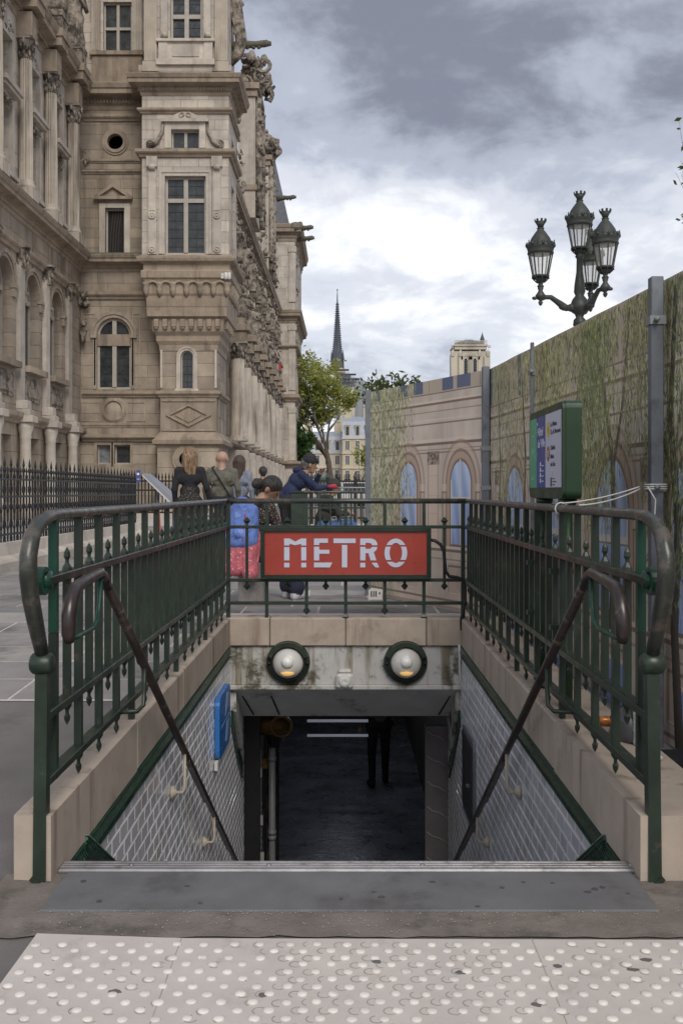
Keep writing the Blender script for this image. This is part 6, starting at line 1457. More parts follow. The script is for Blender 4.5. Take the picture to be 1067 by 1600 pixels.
def tree(name, label, base, height, rad, tr, fol, leaves, lsize, seed, group=None, clear=.25, droop=0.0, levels=4, lean=0.0):
    r = random.Random(seed); t = thing(name, label, 'tree', base, group); q = MB(); tips = []
    def branch(p, d, L, w, lv):
        pts = [Vector(p)]; ws = [w]; dd = Vector(d).normalized(); n = 4
        for i in range(n):
            dd = (dd + Vector((r.uniform(-.16, .16), r.uniform(-.16, .16), r.uniform(-.05, .14) - droop * lv * .05))).normalized(); pts.append(pts[-1] + dd * L / n); ws.append(w * (1 - .13 * (i + 1)))
        q.tube(pts, ws, 7 if lv < 2 else 4, caps=lv > 1)
        if lv >= levels: tips.append((pts[-1], L)); tips.append((pts[-3], L)); return
        if lv >= levels - 1: tips.append((pts[-1], L * .7)); tips.append((pts[2], L * .6))
        for k in range(r.choice((3, 3, 4)) if lv else 5):
            j = r.choice((2, 3, 4, 4)) if lv else r.choice((3, 4, 4)); a = r.uniform(0, 6.283); sp_ = r.uniform(.45, .95)
            nd = (dd + Vector((math.cos(a), math.sin(a), r.uniform(.0, .5))) * sp_ * (1.15 if lv == 0 else 1)).normalized()
            branch(pts[j], nd, L * r.uniform(.6, .82), max(ws[j] * .6, .012), lv + 1)
    branch(base, (r.uniform(-.05, .05), 0, 1), height * clear, tr, 0)
    zmax = max(p.z for p, _ in tips); s = (base[2] + height - lsize - base[2]) / max(zmax - base[2], .1)
    xm = max(max(abs(p.x - base[0]), abs(p.y - base[1])) for p, _ in tips); sx = rad / xm
    sh = lambda v: lean * max(0, (v[2] - base[2]) * s / height) ** 1.3
    f = lambda v: (sh(v) + base[0] + (v[0] - base[0]) * sx if abs(v[0] - base[0]) > tr * 1.5 else sh(v) + v[0], base[1] + (v[1] - base[1]) * sx if abs(v[1] - base[1]) > tr * 1.5 else v[1], base[2] + (v[2] - base[2]) * s)
    q.v = [f(v) for v in q.v]; q.build('trunk', MBRK, t, fix=False)
    m_ = MB(); per = max(1, leaves // len(tips))
    for p, L in tips:
        p = Vector(f(p)); R_ = L * .5 * sx
        for _ in range(r.randint(per // 3, int(per * 1.67))):
            o = Vector((r.gauss(0, .5), r.gauss(0, .5), r.gauss(-.1 * (1 + droop * 3), .42 + droop * .2))) * R_; c = p + o; ls = lsize * r.uniform(.5, 1.3)
            u = Vector((r.gauss(0, 1), r.gauss(0, 1), r.gauss(0, .8))).normalized(); w = u.cross(Vector((r.gauss(0, 1), r.gauss(0, 1), r.gauss(0, 1)))).normalized()
            m_.add([c - u * ls, c + w * ls * .45, c + u * ls, c - w * ls * .45], [(0, 1, 2, 3)])
    m_.build('crown', fol, t, fix=False)
YT1 = 95.0
tree('plane_tree', 'tall spring tree with thin yellow-green leaves beside the end of the town hall', (PX(519, YT1), YT1, .2), PZ(550, YT1) - .2, 5.0, .42, FOL1, 15000, .19, 11, 'trees beyond the town hall', clear=.24, lean=-2.0)
tree('lime_tree', 'dense dark green tree low against the far end of the town hall', (PX(463, 84), 92, .2), PZ(655, 92) - .2, 2.3, .2, FOL2, 5000, .22, 12, 'trees beyond the town hall', clear=.22)
tree('young_tree', 'small sparse young tree in front of the cream houses', (PX(568, 80), 80, .2), PZ(692, 80) - .2, 1.0, .10, FOL1, 700, .14, 13, 'trees beyond the town hall', clear=.35, levels=3)
tree('bushy_tree', 'green tree whose leafy top shows over the hoarding left of the stone tower', (PX(640, 45), 45, .2), PZ(580, 45) - .2, 2.3, .2, FOL3, 2600, .15, 14, 'trees beyond the town hall', clear=.3)
tree('street_tree', 'tree at the right edge with just a few leaf tips showing', (PX(1150, 22), 22, .2), PZ(150, 22) - .2, 1.25, .16, FOL3, 1500, .09, 15, clear=.4)

# ------------------------------------------------------------------ houses, cathedral, scaffolding
MCRM = M('cream_render', (.50, .435, .30), .9, .08, .4, streak=((.36, .30, .22), .5, .55, .75)); MWHS = M('pale_render', (.55, .49, .40), .9, .08, .4)
def house(label, x0, x1, Y, ztop, floors, cols_, wall, mansard=True, balc=(1, 4)):
    t = thing('apartment_house', label, 'building', ((x0 + x1) / 2, Y, .2), 'houses beyond the trees')
    MB().box(x0, x1, Y, Y + 14, 0, ztop).build('wall', wall, t)
    fh = (ztop - .2) / floors; cw = (x1 - x0) / cols_; fr = MB()
    for i in range(floors):
        for j in range(cols_):
            xc = x0 + cw * (j + .5); z0 = .2 + fh * i + fh * .20; z1 = z0 + fh * .58; hw = cw * .21
            q = MB(); q.box(xc - hw - .12, xc - hw, Y - .1, Y, z0 - .1, z1 + .12); q.box(xc + hw, xc + hw + .12, Y - .1, Y, z0 - .1, z1 + .12); q.box(xc - hw, xc + hw, Y - .14, Y, z1, z1 + .2); w_ = q.build('window', MWHS, t)
            q = MB(); q.box(xc - hw, xc + hw, Y - .03, Y - .01, z0, z1); q.build('pane', MGLS, w_)
            fr.box(xc - .05, xc + .05, Y - .06, Y - .031, z0, z1)
            for s_ in (-1, 1): fr.box(xc + s_ * hw - .06, xc + s_ * hw + .06, Y - .06, Y - .032, z0, z1)
            if i in balc:
                q = MB(); q.box(xc - hw - .2, xc + hw + .2, Y - .45, Y, z0 - .12, z0); k = xc - hw - .2
                q.box(xc - hw - .2, xc + hw + .2, Y - .45, Y - .4, z0 + .85, z0 + .92)
                while k < xc + hw + .2: q.box(k, k + .05, Y - .44, Y - .40, z0, z0 + .85); k += .16
                q.build('balcony', MBLK, t)
        q = MB(); q.box(x0 - .1, x1 + .1, Y - .22, Y, .2 + fh * (i + 1) - .25, .2 + fh * (i + 1)); q.build('string_course', MWHS, t)
    fr.build('window_frame', MWHT, t, kind='stuff')
    if mansard:
        q = MB(); q.prism([(Y, ztop), (Y + 1.2, ztop + 3.2), (Y + 5, ztop + 4.4), (Y + 12, ztop + 3.2), (Y + 14, ztop)], 'x', x0, x1); rf = q.build('roof', MZNC, t)
        for j in range(cols_):
            xc = x0 + cw * (j + .5); q = MB(); q.box(xc - cw * .24, xc + cw * .24, Y + .1, Y + 1.5, ztop + .3, ztop + 2.4); q.box(xc - cw * .28, xc + cw * .28, Y, Y + 1.6, ztop + 2.4, ztop + 2.6); q.build('dormer', MWHS, rf)
            q = MB(); q.box(xc - cw * .16, xc + cw * .16, Y + .06, Y + .1, ztop + .5, ztop + 2.2); q.build('dormer_pane', MGLS, rf)
        q = MB()
        for xc in (x0 + .8, x1 - 1.2): q.box(xc - .5, xc + .9, Y + 4, Y + 5, ztop + 3, ztop + 6); [q.lathe([(.14, ztop + 6), (.12, ztop + 6.7)], (xc + .35 * k, Y + 4.5, 0), 8) for k in range(-1, 3)]
        q.build('chimney', MCRM, rf)
HY = 190.0
house('cream apartment house with iron balconies seen right of the tree trunk', PX(535, HY), PX(582, HY), HY, PZ(684, HY), 4, 3, MCRM)
house('pale stone apartment house with balconies partly hidden by the spring tree', PX(472, HY + 6), PX(535, HY + 6), HY + 6, PZ(705, HY), 3, 4, MWHS)
CYD = 480.0
MCAT = M('cathedral_stone', (.50, .45, .36), .95, .12, .06, streak=((.34, .30, .25), .1, .5, .7)); MLED = M('lead_sheet', (.085, .095, .115), .6, .15, .2); MCATD = M('cathedral_louvre', (.035, .045, .05), .7)
t = thing('cathedral', 'gothic stone cathedral with a dark lead spire and a square tower on the skyline', 'building', (20, CYD, 0))
q = MB(); sx_ = PX(527, CYD); sz = lambda py: PZ(py, CYD)
q.lathe([(3.4, sz(576)), (2.9, sz(566)), (2.5, sz(552)), (2.05, sz(545)), (1.6, sz(530)), (1.05, sz(505)), (.6, sz(485)), (.34, sz(474)), (.25, sz(463)), (.12, sz(455))], (sx_, CYD, 0), 8, smooth=False)
for k in range(22):
    f_ = k / 21; py = 548 - 72 * f_; rr = 2.0 - 1.6 * f_
    for a in range(8): aa = a * .7854; q.ell((sx_ + (rr + .15) * math.cos(aa), CYD + (rr + .15) * math.sin(aa), sz(py)), (.38, .38, .3), 4, 3)
for a in range(8):
    aa = a * .7854 + .39; x, y = sx_ + 3.0 * math.cos(aa), CYD + 3.0 * math.sin(aa); q.lathe([(.5, sz(577)), (.45, sz(562)), (.6, sz(561)), (.0, sz(545))], (x, y, 0), 5, smooth=False)
q.lathe([(.55, sz(475)), (.55, sz(473.5))], (sx_, CYD, 0), 8); q.tube([(sx_, CYD, sz(456)), (sx_, CYD, sz(452))], .12, 4); q.ell((sx_, CYD, sz(453)), (.35, .35, .5), 6, 4)
q.build('spire', MLED, t)
q = MB(); q.lathe([(3.6, sz(584)), (3.9, sz(583)), (3.9, sz(577)), (3.4, sz(576))], (sx_, CYD, 0), 12); [q.box(sx_ - 3.8 + .9 * k, sx_ - 3.35 + .9 * k, CYD - 4.1, CYD - 3.8, sz(583), sz(577)) for k in range(9)]; q.build('spire_base', MWHS, t)
q = MB(); x0, x1 = PX(532, 455), PX(553, 455); q.box(x0, x1, 455, 490, 0, PZ(628, 455)); q.prism([(x0, PZ(628, 455)), (x1, PZ(628, 455)), ((x0 + x1) / 2 + 1, PZ(612, 455))], 'y', 455, 490); q.lathe([(1.2, 0), (1.2, PZ(615, 455)), (0, PZ(603, 455))], (x1 - .6, 455, 0), 8); q.lathe([(1.0, 0), (1.0, PZ(626, 455)), (0, PZ(616, 455))], (x0 + .4, 455, 0), 8)
q.build('transept', MCAT, t)
q = MB(); q.lathe([(1.7, 0), (0, 0)], ((x0 + x1) / 2, 454.9, PZ(630, 455)), 16, axis='y'); q.build('rose_window', MCATD, t)
TY = 504.0; X = lambda p: PX(p, TY); Z = lambda p: PZ(p, TY)
q = MB(); q.box(X(708), X(762), TY + .6, TY + 18, 0, Z(548)); q.build('tower', MCAT, t)
q = MB()
xs = [(704.5, 713), (716.5, 722.5), (732, 737), (746.5, 752), (756, 764.5)]
for a, b in xs: q.box(X(a), X(b), TY - .6, TY + 1, 0, Z(556))
for a, b in ((722.5, 732), (737, 746.5)):
    xm, r = (X(a) + X(b)) / 2, (X(b) - X(a)) / 2
    q.arcband((xm, Z(563)), r - .9, r, 0, math.pi, 8, 'y', TY - .3, TY + 1, sb=1.5); q.arcband((xm, Z(563)), r, r + 1.0, 0.1, math.pi - .1, 8, 'y', TY - .6, TY + 1, sb=1.5)
    q.box(X(a), X(a) + .7, TY - .2, TY + 1, 0, Z(563)); q.box(X(b) - .7, X(b), TY - .2, TY + 1, 0, Z(563))
q.build('buttress', MCAT, t)
q = MB()
for a, b in ((724.6, 730), (739, 744.5)):
    xm, r = (X(a) + X(b)) / 2, (X(b) - X(a)) / 2
    q.prism([(xm - r, 0), (xm + r, 0), (xm + r, Z(563)), (xm + r * .6, Z(557.5)), (xm, Z(554.5)), (xm - r * .6, Z(557.5)), (xm - r, Z(563))], 'y', TY + .3, TY + .65)
f_ = q.build('belfry_opening', MCATD, t)
q = MB()
for k in range(9):
    for a, b in ((724.6, 730), (739, 744.5)): z = Z(563) - .2 - k * 1.4; q.box(X(a) + .05, X(b) - .05, TY + .05, TY + .28, z, z + .25)
q.build('louvre', MLED, f_)
q = MB(); q.box(X(710), X(760), TY - .4, TY + 18, Z(546), Z(541)); q.box(X(708.5), X(761.5), TY - 1, TY + 18.5, Z(541), Z(538.5)); k = 709.5
q.box(X(711), X(760.5), TY - .8, TY - .4, Z(533), Z(532.2))
while k < 760: q.box(X(k), X(k + .9), TY - .8, TY - .4, Z(538.5), Z(533)); k += 2
q.build('parapet', MCAT, t)
q = MB(); q.add([(X(712), TY + 1, Z(535)), (X(758), TY + 1, Z(535)), (X(758), TY + 17, Z(535)), (X(712), TY + 17, Z(535)), (X(730), TY + 8, Z(527)), (X(740), TY + 8, Z(527))], [(0, 1, 5, 4), (1, 2, 5), (2, 3, 4, 5), (3, 0, 4), (3, 2, 1, 0)]); q.build('tower_roof', MLED, t)
q = MB(); q.lathe([(1.0, Z(540)), (1.0, Z(531)), (1.2, Z(530.5)), (1.1, Z(528.5)), (.25, Z(521)), (0, Z(517))], (X(754), TY + 2, 0), 8, smooth=False); q.build('turret', MLED, t)
q = MB()
for k in range(12): q.ell((X(704.3), TY - .3, Z(550 + 3 * k)), (.45, .45, .4), 5, 4); q.ell((X(764.6), TY - .3, Z(550 + 3 * k)), (.4, .45, .4), 5, 4)
for px in (707, 719, 749, 762): q.lathe([(.9, Z(557)), (1.0, Z(551)), (.0, Z(545))], (X(px), TY - .4, 0), 5, smooth=False)
for py in (541, 543.5): q.bar((X(708), TY, Z(py)), (X(704.5), TY - 1, Z(py - .4)), .4, .4); q.bar((X(762), TY, Z(py)), (X(765.5), TY - 1, Z(py - .4)), .4, .4)
q.build('pinnacle', MCAT, t, kind='stuff')
# scaffolding round the foot of the spire
SY = 470.0; t = thing('scaffolding', 'grey stepped scaffolding wrapped round the foot of the dark spire', 'scaffolding', (PX(548, SY), SY, 0))
MSCF = M('scaffold_tube', (.22, .225, .24), .6); MDEK = M('scaffold_deck', (.16, .145, .13), .8); MNET = M('scaffold_sheet', (.27, .29, .31), .8)
q = MB(); d_ = MB()
tiers = [(522, 545, 578, 600), (524, 556, 585, 640), (538, 562, 592, 640), (545, 568, 602, 660), (552, 569, 612, 700)]
for x0, x1, p0, p1 in tiers:
    x = x0
    while x <= x1:
        for yy in (SY - 3, SY, SY + 3): q.tube([(PX(x, SY), yy, PZ(p1, SY)), (PX(x, SY), yy, PZ(p0, SY))], .09, 4, caps=False)
        x += 3.2
    py = p0
    while py < p1:
        for yy in (SY - 3, SY + 3): q.tube([(PX(x0, SY), yy, PZ(py, SY)), (PX(x1 + 1, SY), yy, PZ(py, SY))], .09, 4, caps=False)
        if (py - p0) % 12 < 6: d_.box(PX(x0, SY), PX(x1, SY), SY - 3, SY + 3, PZ(py, SY) - .12, PZ(py, SY) + .02)
        py += 6
    x = x0
    while x + 3.2 <= x1: q.tube([(PX(x, SY), SY - 3.1, PZ(p1, SY)), (PX(x + 3.2, SY), SY - 3.1, PZ(max(p0, p1 - 14), SY))], .07, 4, caps=False); x += 6.4
q.build('tube', MSCF, t, kind='stuff'); d_.build('deck', MDEK, t, kind='stuff')
q = MB(); q.lathe([(4.6, 0), (4.6, PZ(614, SY)), (4.2, PZ(600, SY)), (3.2, PZ(594, SY)), (0, PZ(592, SY))], (PX(559, SY), SY + 1, 0), 12, smooth=False); q.box(PX(525, SY), PX(548, SY), SY - 1, SY + 6, 0, PZ(586, SY)); q.build('sheeting', MNET, t)

# ------------------------------------------------------------------ railings, barriers and small things of the square beyond
r = thing('guard_railing', 'second green metro railing with a solid end panel in the middle distance', 'railing', (-.3, 15, .2), None)
Ya = 14.0; xa, xb_ = PX(455, Ya), PX(580, Ya); zt = PZ(769, Ya)
MB().box(xa, PX(481, Ya), Ya - .03, Ya + .03, .3, zt - .02).build('end_panel', MGRN, r)
MB().tube([(xa - .01, Ya, zt), (xb_, Ya, zt)], .022, 8).build('top_rail', MGRT, r)
for z in (zt - .22, .75, .42): MB().box(xa, xb_, Ya - .015, Ya + .015, z - .012, z + .012).build('rail', MGRN, r)
x = PX(484, Ya); bmz = MB().box(-.011, .011, -.011, .011, .25, zt).mesh('baluster', MGRN)
while x < xb_: link('baluster', bmz, r, (x, Ya, 0)); x += .145
r = thing('crowd_barrier', 'grey steel crowd barrier standing behind the second green railing', 'barrier', (PX(540, 18), 18, .2))
Yb = 18.0; xa, xb_, zt = PX(515, Yb), PX(582, Yb), PZ(762, Yb)
MB().tube([(xa - .1, Yb, .3), (xa - .06, Yb, zt - .15), (xa, Yb, zt), (xb_, Yb, zt), (xb_ + .02, Yb, .25)], .02, 8).build('frame', MBAR, r)
q = MB(); x = xa + .04
while x < xb_: q.tube([(x, Yb, .4), (x, Yb, zt)], .008, 4, caps=False); x += .075
q.build('bar', MBAR, r, kind='stuff'); MB().tube([(xa, Yb, .4), (xb_, Yb, .4)], .016, 6).build('bottom_rail', MBAR, r)
fr_ = thing('iron_fence', 'dark iron fence with taller posts closing the square below the cream houses', 'fence', (0, 32, .2))
Yc_ = 32.0; zt = PZ(752, Yc_); x = PX(462, Yc_); q = MB()
while x < PX(600, Yc_): q.tube([(x, Yc_, .3), (x, Yc_, zt)], .014, 4); x += .09
q.build('bar', MBLK, fr_, kind='stuff')
pm = MB().lathe([(.05, .2), (.05, zt + .1), (.07, zt + .13), (0, zt + .32)], n=6, smooth=False).mesh('post', MBLK)
for px in (487, 512, 529, 555, 580): link('post', pm, fr_, (PX(px, Yc_), Yc_, 0))
for z in (.4, zt - .2, zt): MB().box(PX(462, Yc_), PX(600, Yc_), Yc_ - .02, Yc_ + .02, z - .03, z + .03).build('rail', MBLK, fr_)
t = thing('low_wall', 'low pale stone wall under the dark fence of the square', 'wall', (0, 33, .2))
q = MB(); x = PX(455, 33)
while x < PX(610, 33): MB().box(x, x + .78, 33, 33.4, .1, .75, bev=.02).build('coping_block', MSL, t); x += .8
t = thing('white_van', 'white van roof and side glimpsed behind the dark fence of the square', 'van', (PX(545, 60), 60, .2))
q = MB(); q.prism([(PX(512, 60), .6), (PX(572, 60), .6), (PX(572, 60), 1.9), (PX(520, 60), 1.9), (PX(513, 60), 1.3)], 'y', 60, 61.8); q.build('body', M('van_white', (.6, .6, .6), .3), t)
q = MB(); q.box(PX(519, 60), PX(533, 60), 59.97, 59.995, 1.3, 1.75); q.box(PX(537, 60), PX(570, 60), 59.97, 59.995, 1.3, 1.75); q.build('window', MGLS, t)
for px in (520, 562): MB().lathe([(0, 0), (.32, 0), (.32, .2), (0, .2)], (PX(px, 60), 59.9, .52), 16, axis='y').build('wheel', MBLK, t)
t = thing('bronze_fountain', 'green bronze drinking fountain with rounded top beyond the seated people', 'fountain', (PX(503, 40), 40, .2))
q = MB(); c = PX(503, 40); zz_ = PZ(736, 40); q.lathe([(.4, .2), (.4, .4), (.26, .5), (.22, 1.1), (.3, 1.2), (.16, 1.25), (.16, zz_ - .35), (.34, zz_ - .3), (.3, zz_ - .15), (.1, zz_ - .02), (0, zz_ + .06)], (c, 40, 0), 12); q.build('body', M('bronze_green', (.12, .16, .14), .6), t)
t = thing('seat_block', 'worn grey stone block on which the girl with the blue backpack sits', 'bollard', (PX(391, 9.3), 9.3, .2))
Yk = 9.3; xa, xb_ = PX(372, Yk) - .0, PX(413, Yk)
MB().box(xa, xb_, Yk - .02, Yk + .3, .2, .585, bev=.015).build('stone', M('bollard_stone', (.22, .205, .19), .9, .2, 12, bump=.5, bs=40, dirt=((.12, .11, .1), 8, .5, .7)), t)
q = MB(); q.ell((PX(396, Yk), Yk - .03, .555), (.028, .02, .02), 8, 6, jit=.2); q.build('gum_stain', MBLK, t)
t = thing('shopping_bag', 'small white shopping bag with black stripes standing at the foot of the far hoarding', 'bag', (PX(587, 9.7), 9.7, .2))
Yk = 9.6; q = MB(); xa, xb_ = PX(576, Yk), PX(597, Yk); q.prism([(xa, .2), (xb_, .2), (xb_ + .004, .30), (xa + .03, .315), (xa - .003, .295)], 'y', Yk, Yk + .07); q.build('bag', MWHT, t)
q = MB()
for k in range(3): q.box(xa + .02 + .022 * k, xa + .031 + .022 * k, Yk - .002, Yk - .0005, .235, .29)
q.ell((xa + .105, Yk, .27), (.008, .004, .012), 6, 4); q.build('stripe', MBLK, t)
# ------------------------------------------------------------------ people: one continuous skinned surface each
def surface_nets(Fd, org, h):
    """iso-surface 0 of the sampled field, one vertex per crossed cell"""
    nx, ny, nz = Fd.shape; s = Fd < 0
    cells = np.zeros((nx - 1, ny - 1, nz - 1), bool); acc = np.zeros((nx - 1, ny - 1, nz - 1, 3), np.float32); cnt = np.zeros((nx - 1, ny - 1, nz - 1), np.float32)
    base = np.stack(np.meshgrid(np.arange(nx - 1), np.arange(ny - 1), np.arange(nz - 1), indexing='ij'), -1).astype(np.float32)
    cs = [(i, j, k) for i in (0, 1) for j in (0, 1) for k in (0, 1)]
    V = lambda A, c: A[c[0]:nx - 1 + c[0], c[1]:ny - 1 + c[1], c[2]:nz - 1 + c[2]]
    for a in cs:
        for ax in range(3):
            if a[ax] == 0:
                b = tuple(1 if i == ax else a[i] for i in range(3)); fa, fb = V(Fd, a), V(Fd, b); x = (fa < 0) != (fb < 0)
                t_ = np.where(x, fa / np.where(x, fa - fb, 1), 0)
                for i in range(3): acc[..., i] += np.where(x, a[i] + (t_ if i == ax else 0), 0)
                cnt += x; cells |= x
    idx = -np.ones(cells.shape, int); idx[cells] = np.arange(cells.sum())
    vs = (base[cells] + acc[cells] / cnt[cells][:, None]) * h + np.array(org, np.float32)
    fs = []
    for ax in range(3):
        u, v = [(1, 2), (2, 0), (0, 1)][ax]
        sl0 = [slice(1, -1)] * 3; sl0[ax] = slice(0, -1); sl1 = list(sl0); sl1[ax] = slice(1, None)
        a, b = s[tuple(sl0)], s[tuple(sl1)]
        P = np.argwhere(a != b)
        if not len(P): continue
        flip = a[tuple(P.T)]; P = P + np.array([0 if i == ax else 1 for i in range(3)])
        du, dv = np.eye(3, dtype=int)[u], np.eye(3, dtype=int)[v]
        q = np.stack([idx[tuple((P - du - dv).T)], idx[tuple((P - dv).T)], idx[tuple(P.T)], idx[tuple((P - du).T)]], 1)
        q[~flip] = q[~flip][:, ::-1]; fs.append(q)
    return vs, np.concatenate(fs)
def cap_d(Pn, a, b, ra, rb, sq=None):
    a, b = np.array(a, np.float32), np.array(b, np.float32); ab = b - a; L = max(float(ab @ ab), 1e-8)
    t_ = np.clip(((Pn - a) @ ab) / L, 0, 1); d = Pn - (a + t_[..., None] * ab)
    if sq is not None: d = d / np.array(sq, np.float32)
    return np.sqrt((d * d).sum(-1)) - (ra + (rb - ra) * t_)
def blob(caps, h, k=.022):
    """caps: (a, b, ra, rb, label[, squash]) -> verts, faces, face labels"""
    A = np.array([list(c[0]) for c in caps] + [list(c[1]) for c in caps], float); R_ = max(max(c[2], c[3]) for c in caps) * 1.35 + .03
    lo, hi = A.min(0) - R_, A.max(0) + R_; n = np.ceil((hi - lo) / h).astype(int) + 1
    gx = [lo[i] + h * np.arange(n[i]) for i in range(3)]; Pn = np.stack(np.meshgrid(*gx, indexing='ij'), -1).astype(np.float32)
    D = None
    for c in caps:
        d = cap_d(Pn, c[0], c[1], c[2], c[3], c[5] if len(c) > 5 else None)
        if D is None: D = d
        else: m_ = np.clip(.5 + .5 * (D - d) / k, 0, 1); D = D * (1 - m_) + d * m_ - k * m_ * (1 - m_)
    vs, fs = surface_nets(D, lo, h)
    cen = vs[fs].mean(1); best = None; lab = np.zeros(len(fs), int)
    for c in caps:
        d = cap_d(cen, c[0], c[1], c[2], c[3], c[5] if len(c) > 5 else None)
        if best is None: best = d.copy(); lab[:] = c[4]
        else: m_ = d < best; lab[m_] = c[4]; best = np.minimum(best, d)
    return vs, fs, lab
def mesh_from(name, vs, fs, lab, mats):
    me = bpy.data.meshes.new(name); me.from_pydata([tuple(map(float, v)) for v in vs], [], [tuple(map(int, f)) for f in fs])
    for m_ in mats: me.materials.append(m_)
    me.polygons.foreach_set('material_index', [int(x) for x in lab]); me.polygons.foreach_set('use_smooth', [True] * len(fs)); me.update(); return me
MSKIN = M('skin', (.42, .25, .18), .55, .08, 20); MSKN2 = M('skin_tan', (.34, .19, .125), .55, .08, 20); MEYE = M('eye', (.02, .015, .012), .25)
def cloth(name, col, spots=None, rough=.85):
    q = NT(name); c = col; f = q.rng(q.noise(16, 4), .35, .65, 0, 1, False); c = q.mix(f, tuple(x * .78 for x in col), tuple(x * 1.15 for x in col))
    if spots:
        for sc, cc, lo in spots:
            vt = q.n('ShaderNodeTexVoronoi'); vt.inputs['Scale'].default_value = sc; q.l(q.geo.outputs['Position'], vt.inputs['Vector']); c = q.mix(q.rng(vt.outputs['Distance'], lo, lo + .08, 1, 0), c, cc)
    q.l(c, q.b.inputs['Base Color']); q.b.inputs['Roughness'].default_value = rough; q.bump(q.noise(11, 4, .6, (1, 1, .6), .8), .9, .05); return q.m
def stand(h=1.7, broad=1.0):
    s = h / 1.7
    J = dict(pel=(0, 0, .93), waist=(0, .01, 1.08), chest=(0, 0, 1.27), neck=(0, .0, 1.44), head=(0, .015, 1.585),
             shl=(-.175 * broad, -.005, 1.385), shr=(.175 * broad, -.005, 1.385), ell=(-.235 * broad, -.03, 1.11), elr=(.235 * broad, -.03, 1.11), wrl=(-.235 * broad, .06, .87), wrr=(.235 * broad, .06, .87),
             hil=(-.09, 0, .90), hir=(.09, 0, .90), knl=(-.10, .02, .49), knr=(.10, .02, .49), anl=(-.10, -.03, .085), anr=(.10, -.03, .085))
    return {k: np.array(v, float) * s for k, v in J.items()}, s
def person(label, loc, yaw, J, s, top, legs, shoes, skin=None, hair=None, sleeves=None, look=(0, 1, 0), broad=1.0, skirt=None, extra=(), bald=False, group=None, longhair=0, hood=False, cap=None, slim=1.0, addons=()):
    """J: joints in the person's own frame (x right, y forward); labels 0 skin 1 top 2 legs 3 shoes 4 sleeves 5 skirt"""
    skin = skin or MSKIN; t = thing('person', label, 'person', loc, group)
    R = np.array(Matrix.Rotation(yaw, 3, 'Z')); W = {k: R @ v + np.array(loc) for k, v in J.items()}
    look = R @ np.array(look, float); look /= np.linalg.norm(look); upv = np.array([0, 0, 1.]) ; upv = upv - look * (upv @ look); upv /= np.linalg.norm(upv); right = np.cross(look, upv)
    B = broad * s; SL = 4 if sleeves else 1; C = []
    hd = W['head']; nk = W['neck']; ch = W['chest']; pe = W['pel']; wa = W['waist']; ax = R @ np.array([1., 0, 0])
    C += [(hd + upv * .035 * s - look * .01 * s, hd + upv * .035 * s - look * .012 * s, .094 * s, .094 * s, 0), (hd - upv * .03 * s + look * .02 * s, hd - upv * .075 * s + look * .045 * s, .066 * s, .045 * s, 0),
          (hd + look * .085 * s + upv * .012 * s, hd + look * .108 * s - upv * .022 * s, .011 * s, .016 * s, 0), (nk - upv * .02 * s, hd - upv * .05 * s - look * .02 * s, .056 * s, .052 * s, 0)]
    for e in (-1, 1): C.append((hd + right * e * .092 * s - look * .012 * s + upv * .015 * s, hd + right * e * .095 * s - look * .012 * s - upv * .025 * s, .016 * s, .012 * s, 0))
    C += [(ch - ax * .075 * B, ch + ax * .075 * B, .118 * s * slim, .118 * s * slim, 1), (wa - ax * .055 * B, wa + ax * .055 * B, .108 * s * slim, .108 * s * slim, 1), (ch, wa, .115 * s * slim, .105 * s * slim, 1), (wa, pe + np.array([0, 0, .03]), .11 * s * slim, .11 * s * slim, 1),
          (W['shl'], W['shr'], .060 * s, .060 * s, 1), (ch + np.array([0, 0, .05 * s]), nk - np.array([0, 0, .04 * s]), .10 * s, .058 * s, 1), (W['hil'], W['hir'], .115 * s, .115 * s, 2)]
    for e in 'lr':
        C += [(W['sh' + e], W['el' + e], .058 * s, .047 * s, SL), (W['el' + e], W['wr' + e], .046 * s, .034 * s, SL)]
        C += [(W['hi' + e], W['kn' + e], .092 * s, .062 * s, 2), (W['kn' + e], W['an' + e], .062 * s, .046 * s, 2)]
        f_ = (R @ np.array([0, 1., 0])); toe = J.get('to' + e); an = W['an' + e]
        tv = (R @ toe + np.array(loc)) if toe is not None else an + f_ * .15 * s + np.array([(.02 if e == 'r' else -.02) * s, 0, -.045 * s])
        C += [(an - f_ * .035 * s - np.array([0, 0, .045 * s]), tv, .042 * s, .036 * s, 3), (an, an - np.array([0, 0, .04 * s]), .042 * s, .042 * s, 3)]
        d = W['wr' + e] - W['el' + e]; d /= np.linalg.norm(d); hn = W['wr' + e] + d * .085 * s
        C += [(W['wr' + e], hn, .028 * s, .032 * s, 0)]
    if skirt:
        for a, b, ra, rb in skirt: C.append((R @ np.array(a) * 1.0 + np.array(loc), R @ np.array(b) + np.array(loc), ra, rb, 5))
    for c in extra: C.append((R @ np.array(c[0]) + np.array(loc), R @ np.array(c[1]) + np.array(loc), c[2], c[3], c[4]))
    vs, fs, lab = blob(C, .0135)
    mats = [skin, top, legs, shoes, sleeves or top, skirt_m[label] if label in skirt_m else legs, MEYE]
    vs = [tuple(v) for v in vs]; fs = [tuple(f) for f in fs]; lab = list(lab)
    q = MB()                                             # fingers, thumbs and eyes belong to the same body mesh
